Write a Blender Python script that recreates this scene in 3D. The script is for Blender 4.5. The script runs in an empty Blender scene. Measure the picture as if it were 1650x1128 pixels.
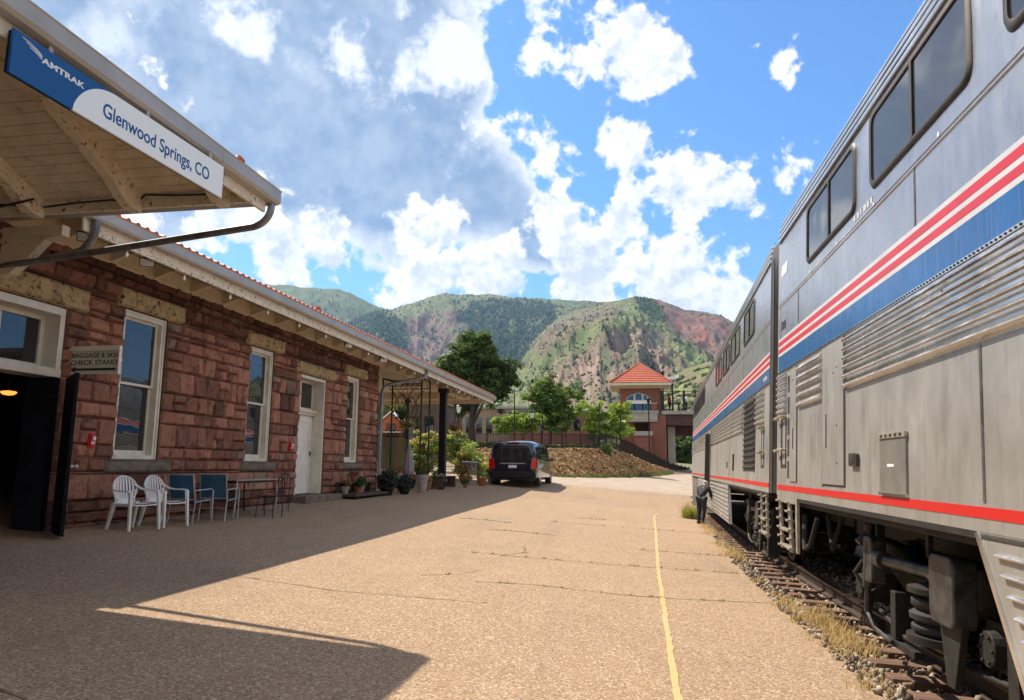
import bpy, math, random
import numpy as np
from mathutils import Vector, Matrix, noise as mnoise
R = math.radians
random.seed(7); rng = np.random.default_rng(11)
scene = bpy.context.scene
col = scene.collection

# ------------------------------------------------------------------ camera
EYE = np.array([0, 0, 1.54])
AX = np.array([[0.98839, 0.01617378, -0.1510749], [0.15174005, -0.15584113, 0.97605763], [0.00775714, 0.98764971, 0.15648603]])
camd = bpy.data.cameras.new('camera'); cam = bpy.data.objects.new('camera', camd); col.objects.link(cam)
camd.sensor_width = 36; camd.lens = 1190 / 1650 * 36; camd.clip_start = .05; camd.clip_end = 20000
_m = Matrix.Identity(4)
for i in range(3):
    _m[i][0] = AX[i, 0]; _m[i][1] = AX[i, 1]; _m[i][2] = -AX[i, 2]; _m[i][3] = EYE[i]
cam.matrix_world = _m
scene.camera = cam
def ray(px, py):
    return AX @ np.array([(px - 825) / 1190, -(py - 564) / 1190, 1.])
def at(px, py, Y):                       # photo pixel at distance Y along the track -> point
    d = ray(px, py); return Vector(EYE + d * (Y / d[1]))

# ------------------------------------------------------------------ sun, sky, exposure
SUN = Vector((-.565, .53, 1.0)).normalized()
sun_el = math.asin(SUN.z); sun_az = math.atan2(SUN.x, SUN.y)
sd = bpy.data.lights.new('sun', 'SUN'); so = bpy.data.objects.new('sun', sd); col.objects.link(so)
sd.energy = 4.4; sd.angle = R(.53); sd.color = (1, .88, .71)
so.rotation_euler = (-SUN).to_track_quat('-Z', 'Y').to_euler()
scene.view_settings.view_transform = 'Standard'; scene.view_settings.look = 'None'
scene.view_settings.exposure = .92; scene.view_settings.gamma = 1
scene.render.engine = 'CYCLES'
scene.cycles.max_bounces = 6; scene.cycles.diffuse_bounces = 3; scene.cycles.volume_bounces = 0

world = bpy.data.worlds.new('World'); scene.world = world; world.use_nodes = True
wn = world.node_tree.nodes; wl = world.node_tree.links; wn.clear()
def W(t, **k):
    n = wn.new(t)
    for a, b in k.items(): setattr(n, a, b)
    return n
def wm(op, a, b=None, c=None):
    n = W('ShaderNodeMath', operation=op)
    for i, v in enumerate((a, b, c)):
        if v is None: continue
        if isinstance(v, (int, float)): n.inputs[i].default_value = v
        else: wl.new(v, n.inputs[i])
    return n.outputs[0]
def wrange(v, a, b, c=0., d=1., smooth=True):
    n = W('ShaderNodeMapRange'); n.interpolation_type = 'SMOOTHSTEP' if smooth else 'LINEAR'
    wl.new(v, n.inputs[0])
    for i, x in enumerate((a, b, c, d)): n.inputs[i + 1].default_value = x
    return n.outputs[0]
def wmix(f, a, b):
    n = W('ShaderNodeMix', data_type='RGBA')
    if isinstance(f, (int, float)): n.inputs[0].default_value = f
    else: wl.new(f, n.inputs[0])
    for i, v in ((6, a), (7, b)):
        if isinstance(v, tuple): n.inputs[i].default_value = v + (1,)
        else: wl.new(v, n.inputs[i])
    return n.outputs[2]
wout = W('ShaderNodeOutputWorld'); bg = W('ShaderNodeBackground'); wl.new(bg.outputs[0], wout.inputs[0])
sky = W('ShaderNodeTexSky', sky_type='NISHITA'); sky.sun_disc = False
sky.sun_elevation = sun_el; sky.sun_rotation = sun_az; sky.air_density = 1.0; sky.dust_density = .6; sky.ozone_density = 2.0
bg.inputs[1].default_value = 0.11
tc = W('ShaderNodeTexCoord'); DIR = tc.outputs['Generated']
def wnoise(vec, scale, detail=8, rough=.55, off=(0, 0, 0), dist=0.):
    mp = W('ShaderNodeMapping'); wl.new(vec, mp.inputs[0]); mp.inputs['Location'].default_value = off
    n = W('ShaderNodeTexNoise'); wl.new(mp.outputs[0], n.inputs['Vector'])
    n.inputs['Scale'].default_value = scale; n.inputs['Detail'].default_value = detail
    n.inputs['Roughness'].default_value = rough; n.inputs['Distortion'].default_value = dist
    return n.outputs[0]
def blob(px, py, rad, w=1.):
    """a soft patch of cloud cover round one direction of the sky"""
    d = Vector(ray(px, py)).normalized()
    c = W('ShaderNodeVectorMath', operation='DOT_PRODUCT'); wl.new(DIR, c.inputs[0]); c.inputs[1].default_value = d
    a = rad / 1190.
    # 1-cos(angle) ~ angle^2/2 : value 1 at the centre, 0 at radius, negative beyond
    v = wm('SUBTRACT', 1., wm('DIVIDE', wm('SQRT', wm('MAXIMUM', wm('MULTIPLY', wm('SUBTRACT', 1.0, c.outputs['Value']), 2.), 0.)), a))
    return wm('MULTIPLY', v, w)
def cover(lst, k=.12):
    c = None
    for b in lst:
        v = blob(*b); c = v if c is None else wm('SMOOTH_MAX', c, v, k)
    return c
# back layer: one large grey mass; front layer: broken white cumulus
BIG = [(400, 210, 260, 1.1), (600, 240, 220, 1.15), (770, 310, 125, 1.0), (865, 380, 85, .9), (480, -120, 360, 1.1), (330, 60, 220, .9), (640, 400, 90, .5), (700, 130, 110, .8), (100, -90, 260, .7), (30, 170, 230, .45)]
TOP = [(380, 45, 100, .5), (545, 85, 90, .38), (700, 85, 75, .6), (650, 5, 60, .5), (765, 70, 60, .7)]
WHT = [(800, 235, 60, .45), (870, 245, 85, .75), (915, 285, 50, .6), (1010, 50, 100, .78), (1060, 90, 75, .75), (955, 105, 60, .6), (860, 85, 62, .6),
       (1245, 108, 48, .62), (1000, 245, 55, .42), (1280, 278, 60, .42), (1120, 310, 95, .58), (1210, 345, 80, .5), (900, 350, 70, .8), (935, 400, 80, .85), (1010, 375, 75, .6), (1130, 405, 110, .5), (1190, 430, 80, .5),
       (690, 430, 115, .95), (800, 440, 90, .75), (960, 465, 110, .95), (1080, 475, 120, .9), (1180, 490, 90, .95), (450, 400, 110, .8), (540, 400, 80, .7), (350, 380, 110, .7), (240, 90, 90, .5), (230, 350, 90, .5), (900, 470, 60, .6)]
toS = tuple((SUN * .012)[:])
def nz(scale, det, off, k=0., dist=.1):
    return wnoise(DIR, scale, det, .58, (off[0] + toS[0] * k, off[1] + toS[1] * k, off[2] + toS[2] * k), dist)
def field(k, a1, a2, a3):
    s = None
    for (sc, det, off, am) in ((4.6, 6, (3.1, 1.7, .4), a1), (12., 8, (7.3, 2.2, 5.4), a2), (38., 6, (1.3, 9.2, 2.4), a3)):
        v = wm('MULTIPLY', wm('SUBTRACT', nz(sc, det, off, k), .5), am); s = v if s is None else wm('ADD', s, v)
    return s
fB = field(0., 1.7, .8, .35); fA = field(0., 1.0, 2.3, 1.1); fAs = field(1., 1.0, 2.3, 1.1); fBs = field(2.4, 1.7, .8, .35)
dB = wm('ADD', cover(BIG, .2), fB); aB = wrange(dB, .08, .20)
relB = wrange(wm('SUBTRACT', fB, fBs), -.16, .16, -1., 1., False)
litB = wm('ADD', wm('MAXIMUM', wrange(dB, .10, .50, 1., .12), wrange(wm('ADD', cover(TOP, .1), wm('MULTIPLY', fA, .8)), .05, .55, 0., .95)), wm('MULTIPLY', relB, .13)); litB = wrange(litB, 0., 1., 0., 1., False)
dA = wm('ADD', cover(WHT, .06), fA); aA = wrange(dA, .16, .42)
relA = wrange(wm('SUBTRACT', fA, fAs), -.20, .20, -1., 1., False)
litA = wm('ADD', wrange(dA, .3, 1.3, .80, .45), wm('MULTIPLY', relA, .34)); litA = wrange(litA, 0., 1., 0., 1., False)
clB = wmix(litB, (1.35, 2.0, 3.2), (5.2, 5.4, 5.8)); clA = wmix(litA, (2.3, 2.9, 3.9), (6.2, 6.1, 6.0))
skyc = W('ShaderNodeMix', data_type='RGBA', blend_type='MULTIPLY'); skyc.inputs[0].default_value = 1
wl.new(sky.outputs[0], skyc.inputs[6]); skyc.inputs[7].default_value = (.40, .68, .95, 1)
full = wmix(aA, wmix(aB, skyc.outputs[2], clB), clA)
# unseen warm cumulus added behind and above the viewer to fill the shade
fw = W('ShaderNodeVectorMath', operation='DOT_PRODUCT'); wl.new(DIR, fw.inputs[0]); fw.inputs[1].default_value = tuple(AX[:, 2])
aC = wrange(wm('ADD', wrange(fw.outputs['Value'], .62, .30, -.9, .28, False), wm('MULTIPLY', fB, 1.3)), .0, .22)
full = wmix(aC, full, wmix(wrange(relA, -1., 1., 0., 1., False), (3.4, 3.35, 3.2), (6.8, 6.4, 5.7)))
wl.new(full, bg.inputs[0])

# ------------------------------------------------------------------ materials
def newmat(name):
    m = bpy.data.materials.new(name); m.use_nodes = True
    return m, m.node_tree.nodes, m.node_tree.links, m.node_tree.nodes['Principled BSDF']
def mapr(n, l, v, a, b, c=0., d=1.):
    x = n.new('ShaderNodeMapRange'); l.new(v, x.inputs[0])
    for i, k in enumerate((a, b, c, d)): x.inputs[i + 1].default_value = k
    return x.outputs[0]
def tex(n, l, scale, detail=4, rough=.6, stretch=None, kind='ShaderNodeTexNoise', coord='Object', dist=0.):
    t = n.new('ShaderNodeTexCoord'); mp = n.new('ShaderNodeMapping'); l.new(t.outputs[coord], mp.inputs[0])
    if stretch: mp.inputs['Scale'].default_value = stretch
    x = n.new(kind); l.new(mp.outputs[0], x.inputs['Vector']); x.inputs['Scale'].default_value = scale
    if kind == 'ShaderNodeTexNoise':
        x.inputs['Detail'].default_value = detail; x.inputs['Roughness'].default_value = rough; x.inputs['Distortion'].default_value = dist
    return x.outputs[0]
def mixc(n, l, f, a, b, mode='MIX'):
    x = n.new('ShaderNodeMix'); x.data_type = 'RGBA'; x.blend_type = mode
    if isinstance(f, (int, float)): x.inputs[0].default_value = f
    else: l.new(f, x.inputs[0])
    for i, v in ((6, a), (7, b)):
        if isinstance(v, tuple): x.inputs[i].default_value = v[:3] + (1,)
        else: l.new(v, x.inputs[i])
    return x.outputs[2]
def bumpn(n, l, bs, h, strength, dist):
    b = n.new('ShaderNodeBump'); b.inputs['Strength'].default_value = strength; b.inputs['Distance'].default_value = dist
    l.new(h, b.inputs['Height']); l.new(b.outputs[0], bs.inputs['Normal'])
def mat(name, c, rough=.6, metal=0., c2=None, scale=6., lo=.4, hi=.65, stretch=None, bump=0., bscale=40., bdist=.01, spec=.5, dirt=None, dlo=.58, dhi=.7, dscale=14., coat=0., emit=None, detail=5):
    """c mixed with c2 by noise; dirt = colour of spots and stains"""
    m, n, l, bs = newmat(name)
    out = None
    if c2: out = mixc(n, l, mapr(n, l, tex(n, l, scale, detail, .6, stretch), lo, hi), c, c2)
    if dirt: out = mixc(n, l, mapr(n, l, tex(n, l, dscale, 8, .7, stretch), dlo, dhi), out if out else c, dirt)
    if out: l.new(out, bs.inputs['Base Color'])
    else: bs.inputs['Base Color'].default_value = tuple(c) + (1,)
    bs.inputs['Roughness'].default_value = rough; bs.inputs['Metallic'].default_value = metal
    bs.inputs['Specular IOR Level'].default_value = spec
    if coat: bs.inputs['Coat Weight'].default_value = coat; bs.inputs['Coat Roughness'].default_value = .05
    if bump: bumpn(n, l, bs, tex(n, l, bscale, 5, .65, stretch), bump, bdist)
    if emit: bs.inputs['Emission Color'].default_value = emit[0] + (1,); bs.inputs['Emission Strength'].default_value = emit[1]
    return m
def colmat(name, rough=.8, bump=0., bscale=20., bdist=.02, var=.25, vscale=8., spec=.3, trans=0., dirt=None, dlo=.6, dhi=.75, dscale=3.):
    """colour from the mesh's own colour attribute (land cover, stone by stone, leaf by leaf)"""
    m, n, l, bs = newmat(name)
    a = n.new('ShaderNodeAttribute'); a.attribute_name = 'Col'
    o = a.outputs['Color']
    if var:
        v = mapr(n, l, tex(n, l, vscale, 6, .65), .3, .7, 1 - var, 1 + var)
        cmb = n.new('ShaderNodeCombineColor')
        for i in range(3): l.new(v, cmb.inputs[i])
        o = mixc(n, l, 1., o, cmb.outputs[0], 'MULTIPLY')
    if dirt: o = mixc(n, l, mapr(n, l, tex(n, l, dscale, 8, .7), dlo, dhi), o, dirt)
    l.new(o, bs.inputs['Base Color']); bs.inputs['Roughness'].default_value = rough; bs.inputs['Specular IOR Level'].default_value = spec
    if bump: bumpn(n, l, bs, tex(n, l, bscale, 8, .7), bump, bdist)
    if trans:
        tr = n.new('ShaderNodeBsdfTranslucent'); l.new(o, tr.inputs[0]); mx = n.new('ShaderNodeMixShader'); mx.inputs[0].default_value = trans
        out = n['Material Output']; l.new(bs.outputs[0], mx.inputs[1]); l.new(tr.outputs[0], mx.inputs[2]); l.new(mx.outputs[0], out.inputs[0])
    return m

M = {}
M['stone'] = colmat('sandstone', .9, .8, 22., .016, .30, 11., dirt=(.045, .026, .02), dlo=.53, dhi=.72, dscale=4.)
M['mortar'] = mat('mortar', (.10, .06, .045), .95, c2=(.055, .035, .03), scale=8)
M['lintel'] = mat('tan_sandstone', (.50, .36, .18), .9, c2=(.34, .24, .12), scale=5, bump=.9, bscale=14, bdist=.03, dirt=(.05, .035, .02), dlo=.53, dhi=.62, dscale=9)
M['sill'] = mat('sill_stone', (.20, .16, .12), .9, c2=(.11, .09, .07), scale=6, bump=.7, bscale=18, bdist=.02)
M['cream'] = mat('cream_paint', (.70, .60, .45), .55, c2=(.62, .52, .37), scale=4, dirt=(.16, .11, .06), dlo=.615, dhi=.68, dscale=11)
M['peel'] = mat('peeling_cream_paint', (.76, .69, .56), .6, c2=(.66, .56, .42), scale=5, dirt=(.15, .10, .055), dlo=.57, dhi=.625, dscale=14)
M['soffit'] = mat('soffit_boards', (.68, .58, .45), .65, c2=(.56, .46, .34), scale=4, dirt=(.20, .13, .08), dlo=.60, dhi=.70, dscale=9)
M['frame'] = mat('window_paint', (.74, .70, .60), .45, c2=(.64, .58, .47), scale=3, dirt=(.25, .2, .14), dlo=.66, dhi=.75)
M['doorwhite'] = mat('door_paint', (.80, .79, .74), .45, c2=(.70, .68, .62), scale=2, dirt=(.3, .24, .18), dlo=.66, dhi=.78)
M['gutter'] = mat('gutter_paint', (.42, .40, .37), .4, c2=(.36, .34, .31), scale=2, metal=.1)
M['spout'] = mat('galvanised_pipe', (.26, .26, .27), .38, .55, c2=(.14, .14, .15), scale=5, stretch=(1, 1, .3))
M['tile'] = mat('terracotta_tile', (.50, .11, .05), .6, c2=(.34, .07, .035), scale=6)
M['black'] = mat('black_paint', (.012, .012, .014), .35)
M['iron'] = mat('black_iron', (.015, .014, .013), .5, .3, c2=(.03, .02, .015), scale=20)
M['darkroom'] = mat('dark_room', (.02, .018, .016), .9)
M['navy'] = mat('navy_door_paint', (.004, .0045, .007), .75, spec=.15, c2=(.011, .012, .018), scale=3)
M['white_plastic'] = mat('white_plastic', (.80, .80, .80), .32, c2=(.72, .72, .71), scale=6)
M['alu'] = mat('aluminium_tube', (.55, .56, .58), .35, .8)
M['sling'] = mat('blue_sling_mesh', (.025, .09, .17), .7, c2=(.04, .12, .20), scale=3, bump=.4, bscale=260, bdist=.002)
M['red_plastic'] = mat('red_plastic', (.55, .02, .015), .35)
M['white'] = mat('white_enamel', (.8, .8, .78), .4)
M['lens'] = mat('lamp_lens', (.7, .7, .68), .2)
M['signblue'] = mat('sign_blue', (.010, .085, .27), .35, spec=.4)
M['signwhite'] = mat('sign_white', (.84, .88, .88), .35, spec=.4)
M['signcream'] = mat('sign_cream', (.62, .57, .47), .6, c2=(.54, .49, .39), scale=8)
M['glow'] = mat('amber_lamp_glass', (.9, .5, .1), .3, emit=((1., .34, .05), 1.0))
M['bulb'] = mat('bulb_glass', (.85, .82, .75), .15)
M['wire'] = mat('black_cable', (.012, .012, .012), .5)

def glassmat(name, tint=(.012, .014, .018), rough=.02, spec=.9):
    m, n, l, bs = newmat(name)
    bs.inputs['Base Color'].default_value = tint + (1,); bs.inputs['Roughness'].default_value = rough
    bs.inputs['IOR'].default_value = 1.55; bs.inputs['Specular IOR Level'].default_value = spec
    bumpn(n, l, bs, tex(n, l, 1.3, 2, .5), .25, .02)
    return m
M['glass'] = glassmat('window_glass')
M['trainglass'] = glassmat('tinted_train_glass', (.035, .04, .05), .06, 1.)
M['chrome'] = mat('chrome', (.8, .8, .8), .12, 1.)

def steel(name, c, c2, rough, metal, streak=True, panel=0., dirtc=(.16, .12, .08), amt=.45):
    m, n, l, bs = newmat(name)
    a = tex(n, l, 2.2, 6, .65, (1, 1, 1))
    base = mixc(n, l, mapr(n, l, a, .35, .65), c, c2)
    if streak:   # rain streaks running down the panels
        s = tex(n, l, 3.2, 7, .7, (1, 3.2, .16))
        base = mixc(n, l, mapr(n, l, s, .5, .8, 0, amt), base, dirtc)
        s2 = tex(n, l, 9., 5, .7, (1, 4., .1))
        base = mixc(n, l, mapr(n, l, s2, .55, .78, 0, amt * .6), base, (.75, .72, .66))
    l.new(base, bs.inputs['Base Color'])
    l.new(mapr(n, l, tex(n, l, 5., 6, .7, (1, 1, .4)), .3, .7, rough - .07, rough + .12), bs.inputs['Roughness'])
    bs.inputs['Metallic'].default_value = metal
    bumpn(n, l, bs, tex(n, l, .9, 3, .5, (1, 1, 1.6)), .30, .02)
    return m
M['steel'] = steel('brushed_steel_panel', (.51, .495, .465), (.41, .40, .375), .42, .62, dirtc=(.20, .155, .11))
M['upper'] = steel('silver_upper_paint', (.49, .50, .53), (.42, .435, .47), .27, .78, amt=.3, dirtc=(.26, .24, .23))
M['flute'] = steel('fluted_steel', (.76, .75, .73), (.60, .58, .55), .2, .95, amt=.3, dirtc=(.22, .19, .15))
M['band'] = steel('blue_band_paint', (.016, .13, .37), (.012, .105, .31), .22, .2, amt=.35, dirtc=(.02, .05, .12))
M['bandred'] = mat('red_stripe_paint', (.58, .018, .035), .35, c2=(.50, .02, .03), scale=4)
M['bandwhite'] = mat('white_stripe_paint', (.60, .60, .61), .35, c2=(.52, .52, .55), scale=3)
M['red'] = mat('red_sill_stripe', (.56, .016, .014), .38, c2=(.55, .02, .015), scale=6, stretch=(1, 1, .4))
M['rib'] = mat('roof_rib_steel', (.30, .28, .27), .35, .8, c2=(.16, .13, .12), scale=6, stretch=(1, .3, 1))
M['gasket'] = mat('window_gasket', (.025, .022, .02), .5, c2=(.05, .04, .035), scale=9)
M['bogie'] = mat('truck_grime', (.009, .0085, .008), .7, .2, c2=(.024, .02, .017), scale=7, bump=.5, bscale=30)
M['bogie_light'] = mat('truck_painted_steel', (.075, .075, .074), .5, .45, c2=(.022, .02, .019), scale=8, bump=.3, bscale=30)
M['wheel'] = mat('wheel_steel', (.06, .045, .038), .5, .7, c2=(.10, .075, .06), scale=8)
M['tread'] = mat('wheel_tread', (.4, .38, .36), .25, 1.)
M['rubber'] = mat('rubber', (.02, .02, .02), .8)
M['step'] = mat('step_steel', (.44, .40, .34), .45, .5, c2=(.30, .26, .21), scale=9)
M['louver_dark'] = mat('dark_grille', (.03, .032, .03), .5, .3)
M['railsteel'] = mat('rail_rust', (.038, .024, .018), .65, .4, c2=(.06, .038, .028), scale=9, stretch=(1, .2, 1))
M['railtop'] = mat('rail_head', (.16, .12, .10), .38, .85, c2=(.10, .075, .06), scale=8)
M['tie'] = mat('tie_wood', (.23, .125, .08), .85, c2=(.10, .06, .042), scale=5, stretch=(.15, 2, 2), bump=.8, bscale=22, bdist=.02)

# ------------------------------------------------------------------ mesh helpers
CHD = {}
FR = {}          # world matrix of every empty / object, kept by hand
class MB:
    def __init__(s, T=None):
        s.v = []; s.f = []; s.mi = []; s.T = T or Matrix.Identity(4); s.cur = 0; s.col = []
    def V(s, p): s.v.append(s.T @ Vector(p)); return len(s.v) - 1
    def F(s, *idx): s.f.append(idx); s.mi.append(s.cur)
    def quad(s, a, b, c, d): s.F(*[s.V(p) for p in (a, b, c, d)])
    def poly(s, pts): s.F(*[s.V(p) for p in pts])
    def box(s, x0, x1, y0, y1, z0, z1):
        i = [s.V((x, y, z)) for z in (z0, z1) for y in (y0, y1) for x in (x0, x1)]
        for q in ((0, 2, 3, 1), (4, 5, 7, 6), (0, 1, 5, 4), (2, 6, 7, 3), (0, 4, 6, 2), (1, 3, 7, 5)): s.F(*[i[k] for k in q])
        return s
    def prism(s, pts, ext):
        """closed polygon swept by the vector ext"""
        e = Vector(ext); a = [s.V(p) for p in pts]; b = [s.V(Vector(p) + e) for p in pts]; n = len(pts)
        s.F(*a[::-1]); s.F(*b)
        for k in range(n): s.F(a[k], a[(k + 1) % n], b[(k + 1) % n], b[k])
        return s
    def tube(s, path, r, n=8, cap=True, rs=None):
        path = [Vector(p) for p in path]; rings = []; up = None
        for k, p in enumerate(path):
            d = ((path[min(k + 1, len(path) - 1)] - path[max(k - 1, 0)])).normalized()
            if up is None: up = Vector((0, 0, 1)) if abs(d.z) < .9 else Vector((1, 0, 0))
            a = d.cross(up).normalized(); b = a.cross(d).normalized(); up = b
            rr = rs[k] if rs else r
            rings.append([s.V(p + (a * math.cos(t) + b * math.sin(t)) * rr) for t in [2 * math.pi * q / n for q in range(n)]])
        for k in range(len(rings) - 1):
            for q in range(n): s.F(rings[k][q], rings[k][(q + 1) % n], rings[k + 1][(q + 1) % n], rings[k + 1][q])
        if cap: s.F(*rings[0][::-1]); s.F(*rings[-1])
        return s
    def cyl(s, p0, p1, r0, r1=None, n=16):
        return s.tube([p0, p1], r0, n, True, [r0, r0 if r1 is None else r1])
    def lathe(s, c, prof, n=14, axis='z'):
        rings = []
        for (r, h) in prof:
            rings.append([s.V((c[0] + r * math.cos(t), c[1] + r * math.sin(t), c[2] + h) if axis == 'z' else (c[0] + h, c[1] + r * math.cos(t), c[2] + r * math.sin(t)))
                          for t in [2 * math.pi * q / n for q in range(n)]])
        for k in range(len(rings) - 1):
            for q in range(n): s.F(rings[k][q], rings[k][(q + 1) % n], rings[k + 1][(q + 1) % n], rings[k + 1][q])
        s.F(*rings[0][::-1]); s.F(*rings[-1])
        return s
    def build(s, name, mats, parent=None, smooth=False, bevel=0, loc=None, angle=35):
        if not isinstance(mats, (list, tuple)): mats = [mats]
        V = np.array([tuple(p) for p in s.v]) if s.v else np.zeros((0, 3))
        return link_mesh(name, V, s.f, s.mi, mats, parent, smooth, bevel, loc, angle, s.col)
def link_mesh(name, V, faces, mi, mats, parent=None, smooth=False, bevel=0, loc=None, angle=35, colr=None):
    me = bpy.data.meshes.new(name); o = bpy.data.objects.new(name, me); col.objects.link(o)
    if parent is not None:
        o.parent = parent; Wm = FR[parent.name]; FR[o.name] = Wm; CHD.setdefault(parent.name, []).append(o)
        inv = np.array(Wm.inverted()); V = V @ inv[:3, :3].T + inv[:3, 3]
    else:
        if loc is None: loc = ((V[:, 0].min() + V[:, 0].max()) / 2, (V[:, 1].min() + V[:, 1].max()) / 2, V[:, 2].min())
        o.location = loc; FR[o.name] = Matrix.Translation(loc); V = V - np.array(loc)
    if isinstance(faces, np.ndarray):
        n, k = faces.shape
        me.vertices.add(len(V)); me.vertices.foreach_set('co', V.astype(np.float32).ravel())
        me.loops.add(n * k); me.loops.foreach_set('vertex_index', faces.astype(np.int32).ravel())
        me.polygons.add(n); me.polygons.foreach_set('loop_start', np.arange(0, n * k, k, dtype=np.int32)); me.polygons.foreach_set('loop_total', np.full(n, k, dtype=np.int32))
        me.update(calc_edges=True)
    else:
        me.from_pydata([tuple(p) for p in V], [], faces)
    for m in mats: me.materials.append(m)
    if mi is not None and len(mats) > 1: me.polygons.foreach_set('material_index', np.array(mi, dtype=np.int32))
    if colr is not None and len(colr):
        ca = me.color_attributes.new('Col', 'FLOAT_COLOR', 'POINT')
        c = np.array(colr, dtype=np.float32)
        if c.shape[1] == 3: c = np.hstack([c, np.ones((len(c), 1), np.float32)])
        ca.data.foreach_set('color', c.ravel())
    if smooth:
        me.polygons.foreach_set('use_smooth', [True] * len(me.polygons))
        if angle < 180:
            try: me.set_sharp_from_angle(angle=R(angle))
            except Exception: pass
    me.update()
    if bevel:
        b = o.modifiers.new('bevel', 'BEVEL'); b.width = bevel; b.segments = 2; b.limit_method = 'ANGLE'; b.angle_limit = R(40)
    return o
def tag(o, label=None, cat=None, group=None, kind=None):
    if label: o['label'] = label
    if cat: o['category'] = cat
    if group: o['group'] = group
    if kind: o['kind'] = kind
    return o
def thing(name, label, cat, Mx, group=None):
    o = bpy.data.objects.new(name, None); col.objects.link(o)
    o.empty_display_size = .2; o.matrix_world = Mx; FR[o.name] = Mx.copy()
    return tag(o, label, cat, group)
def at_loc(x, y, z, rz=0): return Matrix.Translation((x, y, z)) @ Matrix.Rotation(rz, 4, 'Z')
def dup(root, Mx, label=None, group=None):
    def cp(o, parent):
        c = o.copy(); col.objects.link(c)
        if parent is not None: c.parent = parent
        for ch in list(KIDS(o)): cp(ch, c)
        return c
    r = cp(root, None); r.matrix_world = Mx; FR[r.name] = Mx.copy()
    if label: r['label'] = label
    if group: r['group'] = group
    return r
def KIDS(o): return CHD.get(o.name, [])
def text(body, size, Mx, m, parent, name='lettering', sx=1., depth=.002, align='LEFT', bold=0., shear=0., spacing=1.):
    cu = bpy.data.curves.new(name, 'FONT'); cu.body = body; cu.size = size; cu.extrude = depth; cu.align_x = align; cu.offset = bold; cu.shear = shear; cu.space_character = spacing
    t = bpy.data.objects.new('tmp', cu); col.objects.link(t)
    bpy.context.view_layer.update(); dg = bpy.context.evaluated_depsgraph_get()
    me = bpy.data.meshes.new_from_object(t.evaluated_get(dg)); bpy.data.objects.remove(t)
    V = np.array([v.co[:] for v in me.vertices]); V[:, 0] *= sx; fc = [tuple(p.vertices) for p in me.polygons]
    A = np.array(Mx); V = V @ A[:3, :3].T + A[:3, 3]
    bpy.data.meshes.remove(me)
    return link_mesh(name, V, fc, None, [m], parent)
# value noise for terrain
def _hash(ix, iy, seed):
    h = (ix * 374761393 + iy * 668265263 + seed * 974634777) & 0xffffffff
    h = ((h ^ (h >> 13)) * 1274126177) & 0xffffffff
    return ((h ^ (h >> 16)) & 0xffff) / 65535.
def vnoise(x, y, seed=0):
    ix = np.floor(x).astype(np.int64); iy = np.floor(y).astype(np.int64); fx = x - ix; fy = y - iy
    fx = fx * fx * (3 - 2 * fx); fy = fy * fy * (3 - 2 * fy)
    a = _hash(ix, iy, seed); b = _hash(ix + 1, iy, seed); c = _hash(ix, iy + 1, seed); d = _hash(ix + 1, iy + 1, seed)
    return a + (b - a) * fx + (c - a) * fy + (a - b - c + d) * fx * fy
def fbm(x, y, oct=5, seed=0, ridged=False, gain=.5):
    s = 0.; a = 1.; t = 0.
    for k in range(oct):
        v = vnoise(x * 2 ** k, y * 2 ** k, seed + k)
        if ridged: v = 1 - abs(2 * v - 1)
        s = s + a * v; t += a; a *= gain
    return s / t
def sst(a, b, x):
    t = np.clip((x - a) / (b - a), 0, 1); return t * t * (3 - 2 * t)

# ------------------------------------------------------------------ ground
def gz(X, Y):
    X = np.asarray(X, float); Y = np.asarray(Y, float)
    edge = 1.9 + np.maximum(0, Y - 8) ** 2 / 700.
    k = np.clip((edge - X) / 10.5, 0, 1.25)
    z = -.13 + .703 * k + .09 * sst(12, 20, Y) * (1 - np.clip(k, 0, 1))
    z = z + .009 * (np.clip(Y, 5, 30) - 8) * np.clip(k, 0, 1) + .03 * np.clip(Y - 28, 0, 60)
    z = z - .14 * sst(0, .35, X - edge) + 0.0 * X
    return z
def g1(x, y): return float(gz(x, y))

def sheet(name, xs, ys, m, dz=0., fn=gz, kind='structure', colr=None):
    X, Y = np.meshgrid(np.array(xs, float), np.array(ys, float)); Z = fn(X, Y) + dz
    V = np.stack([X.ravel(), Y.ravel(), Z.ravel()], 1); nx = len(xs); ny = len(ys)
    i = (np.arange(ny - 1)[:, None] * nx + np.arange(nx - 1)[None, :]).ravel()
    Fc = np.stack([i, i + 1, i + 1 + nx, i + nx], 1)
    o = link_mesh(name, V, Fc, None, [m], None, True, angle=180, loc=(0, 0, 0), colr=colr)
    return tag(o, kind=kind)
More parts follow.
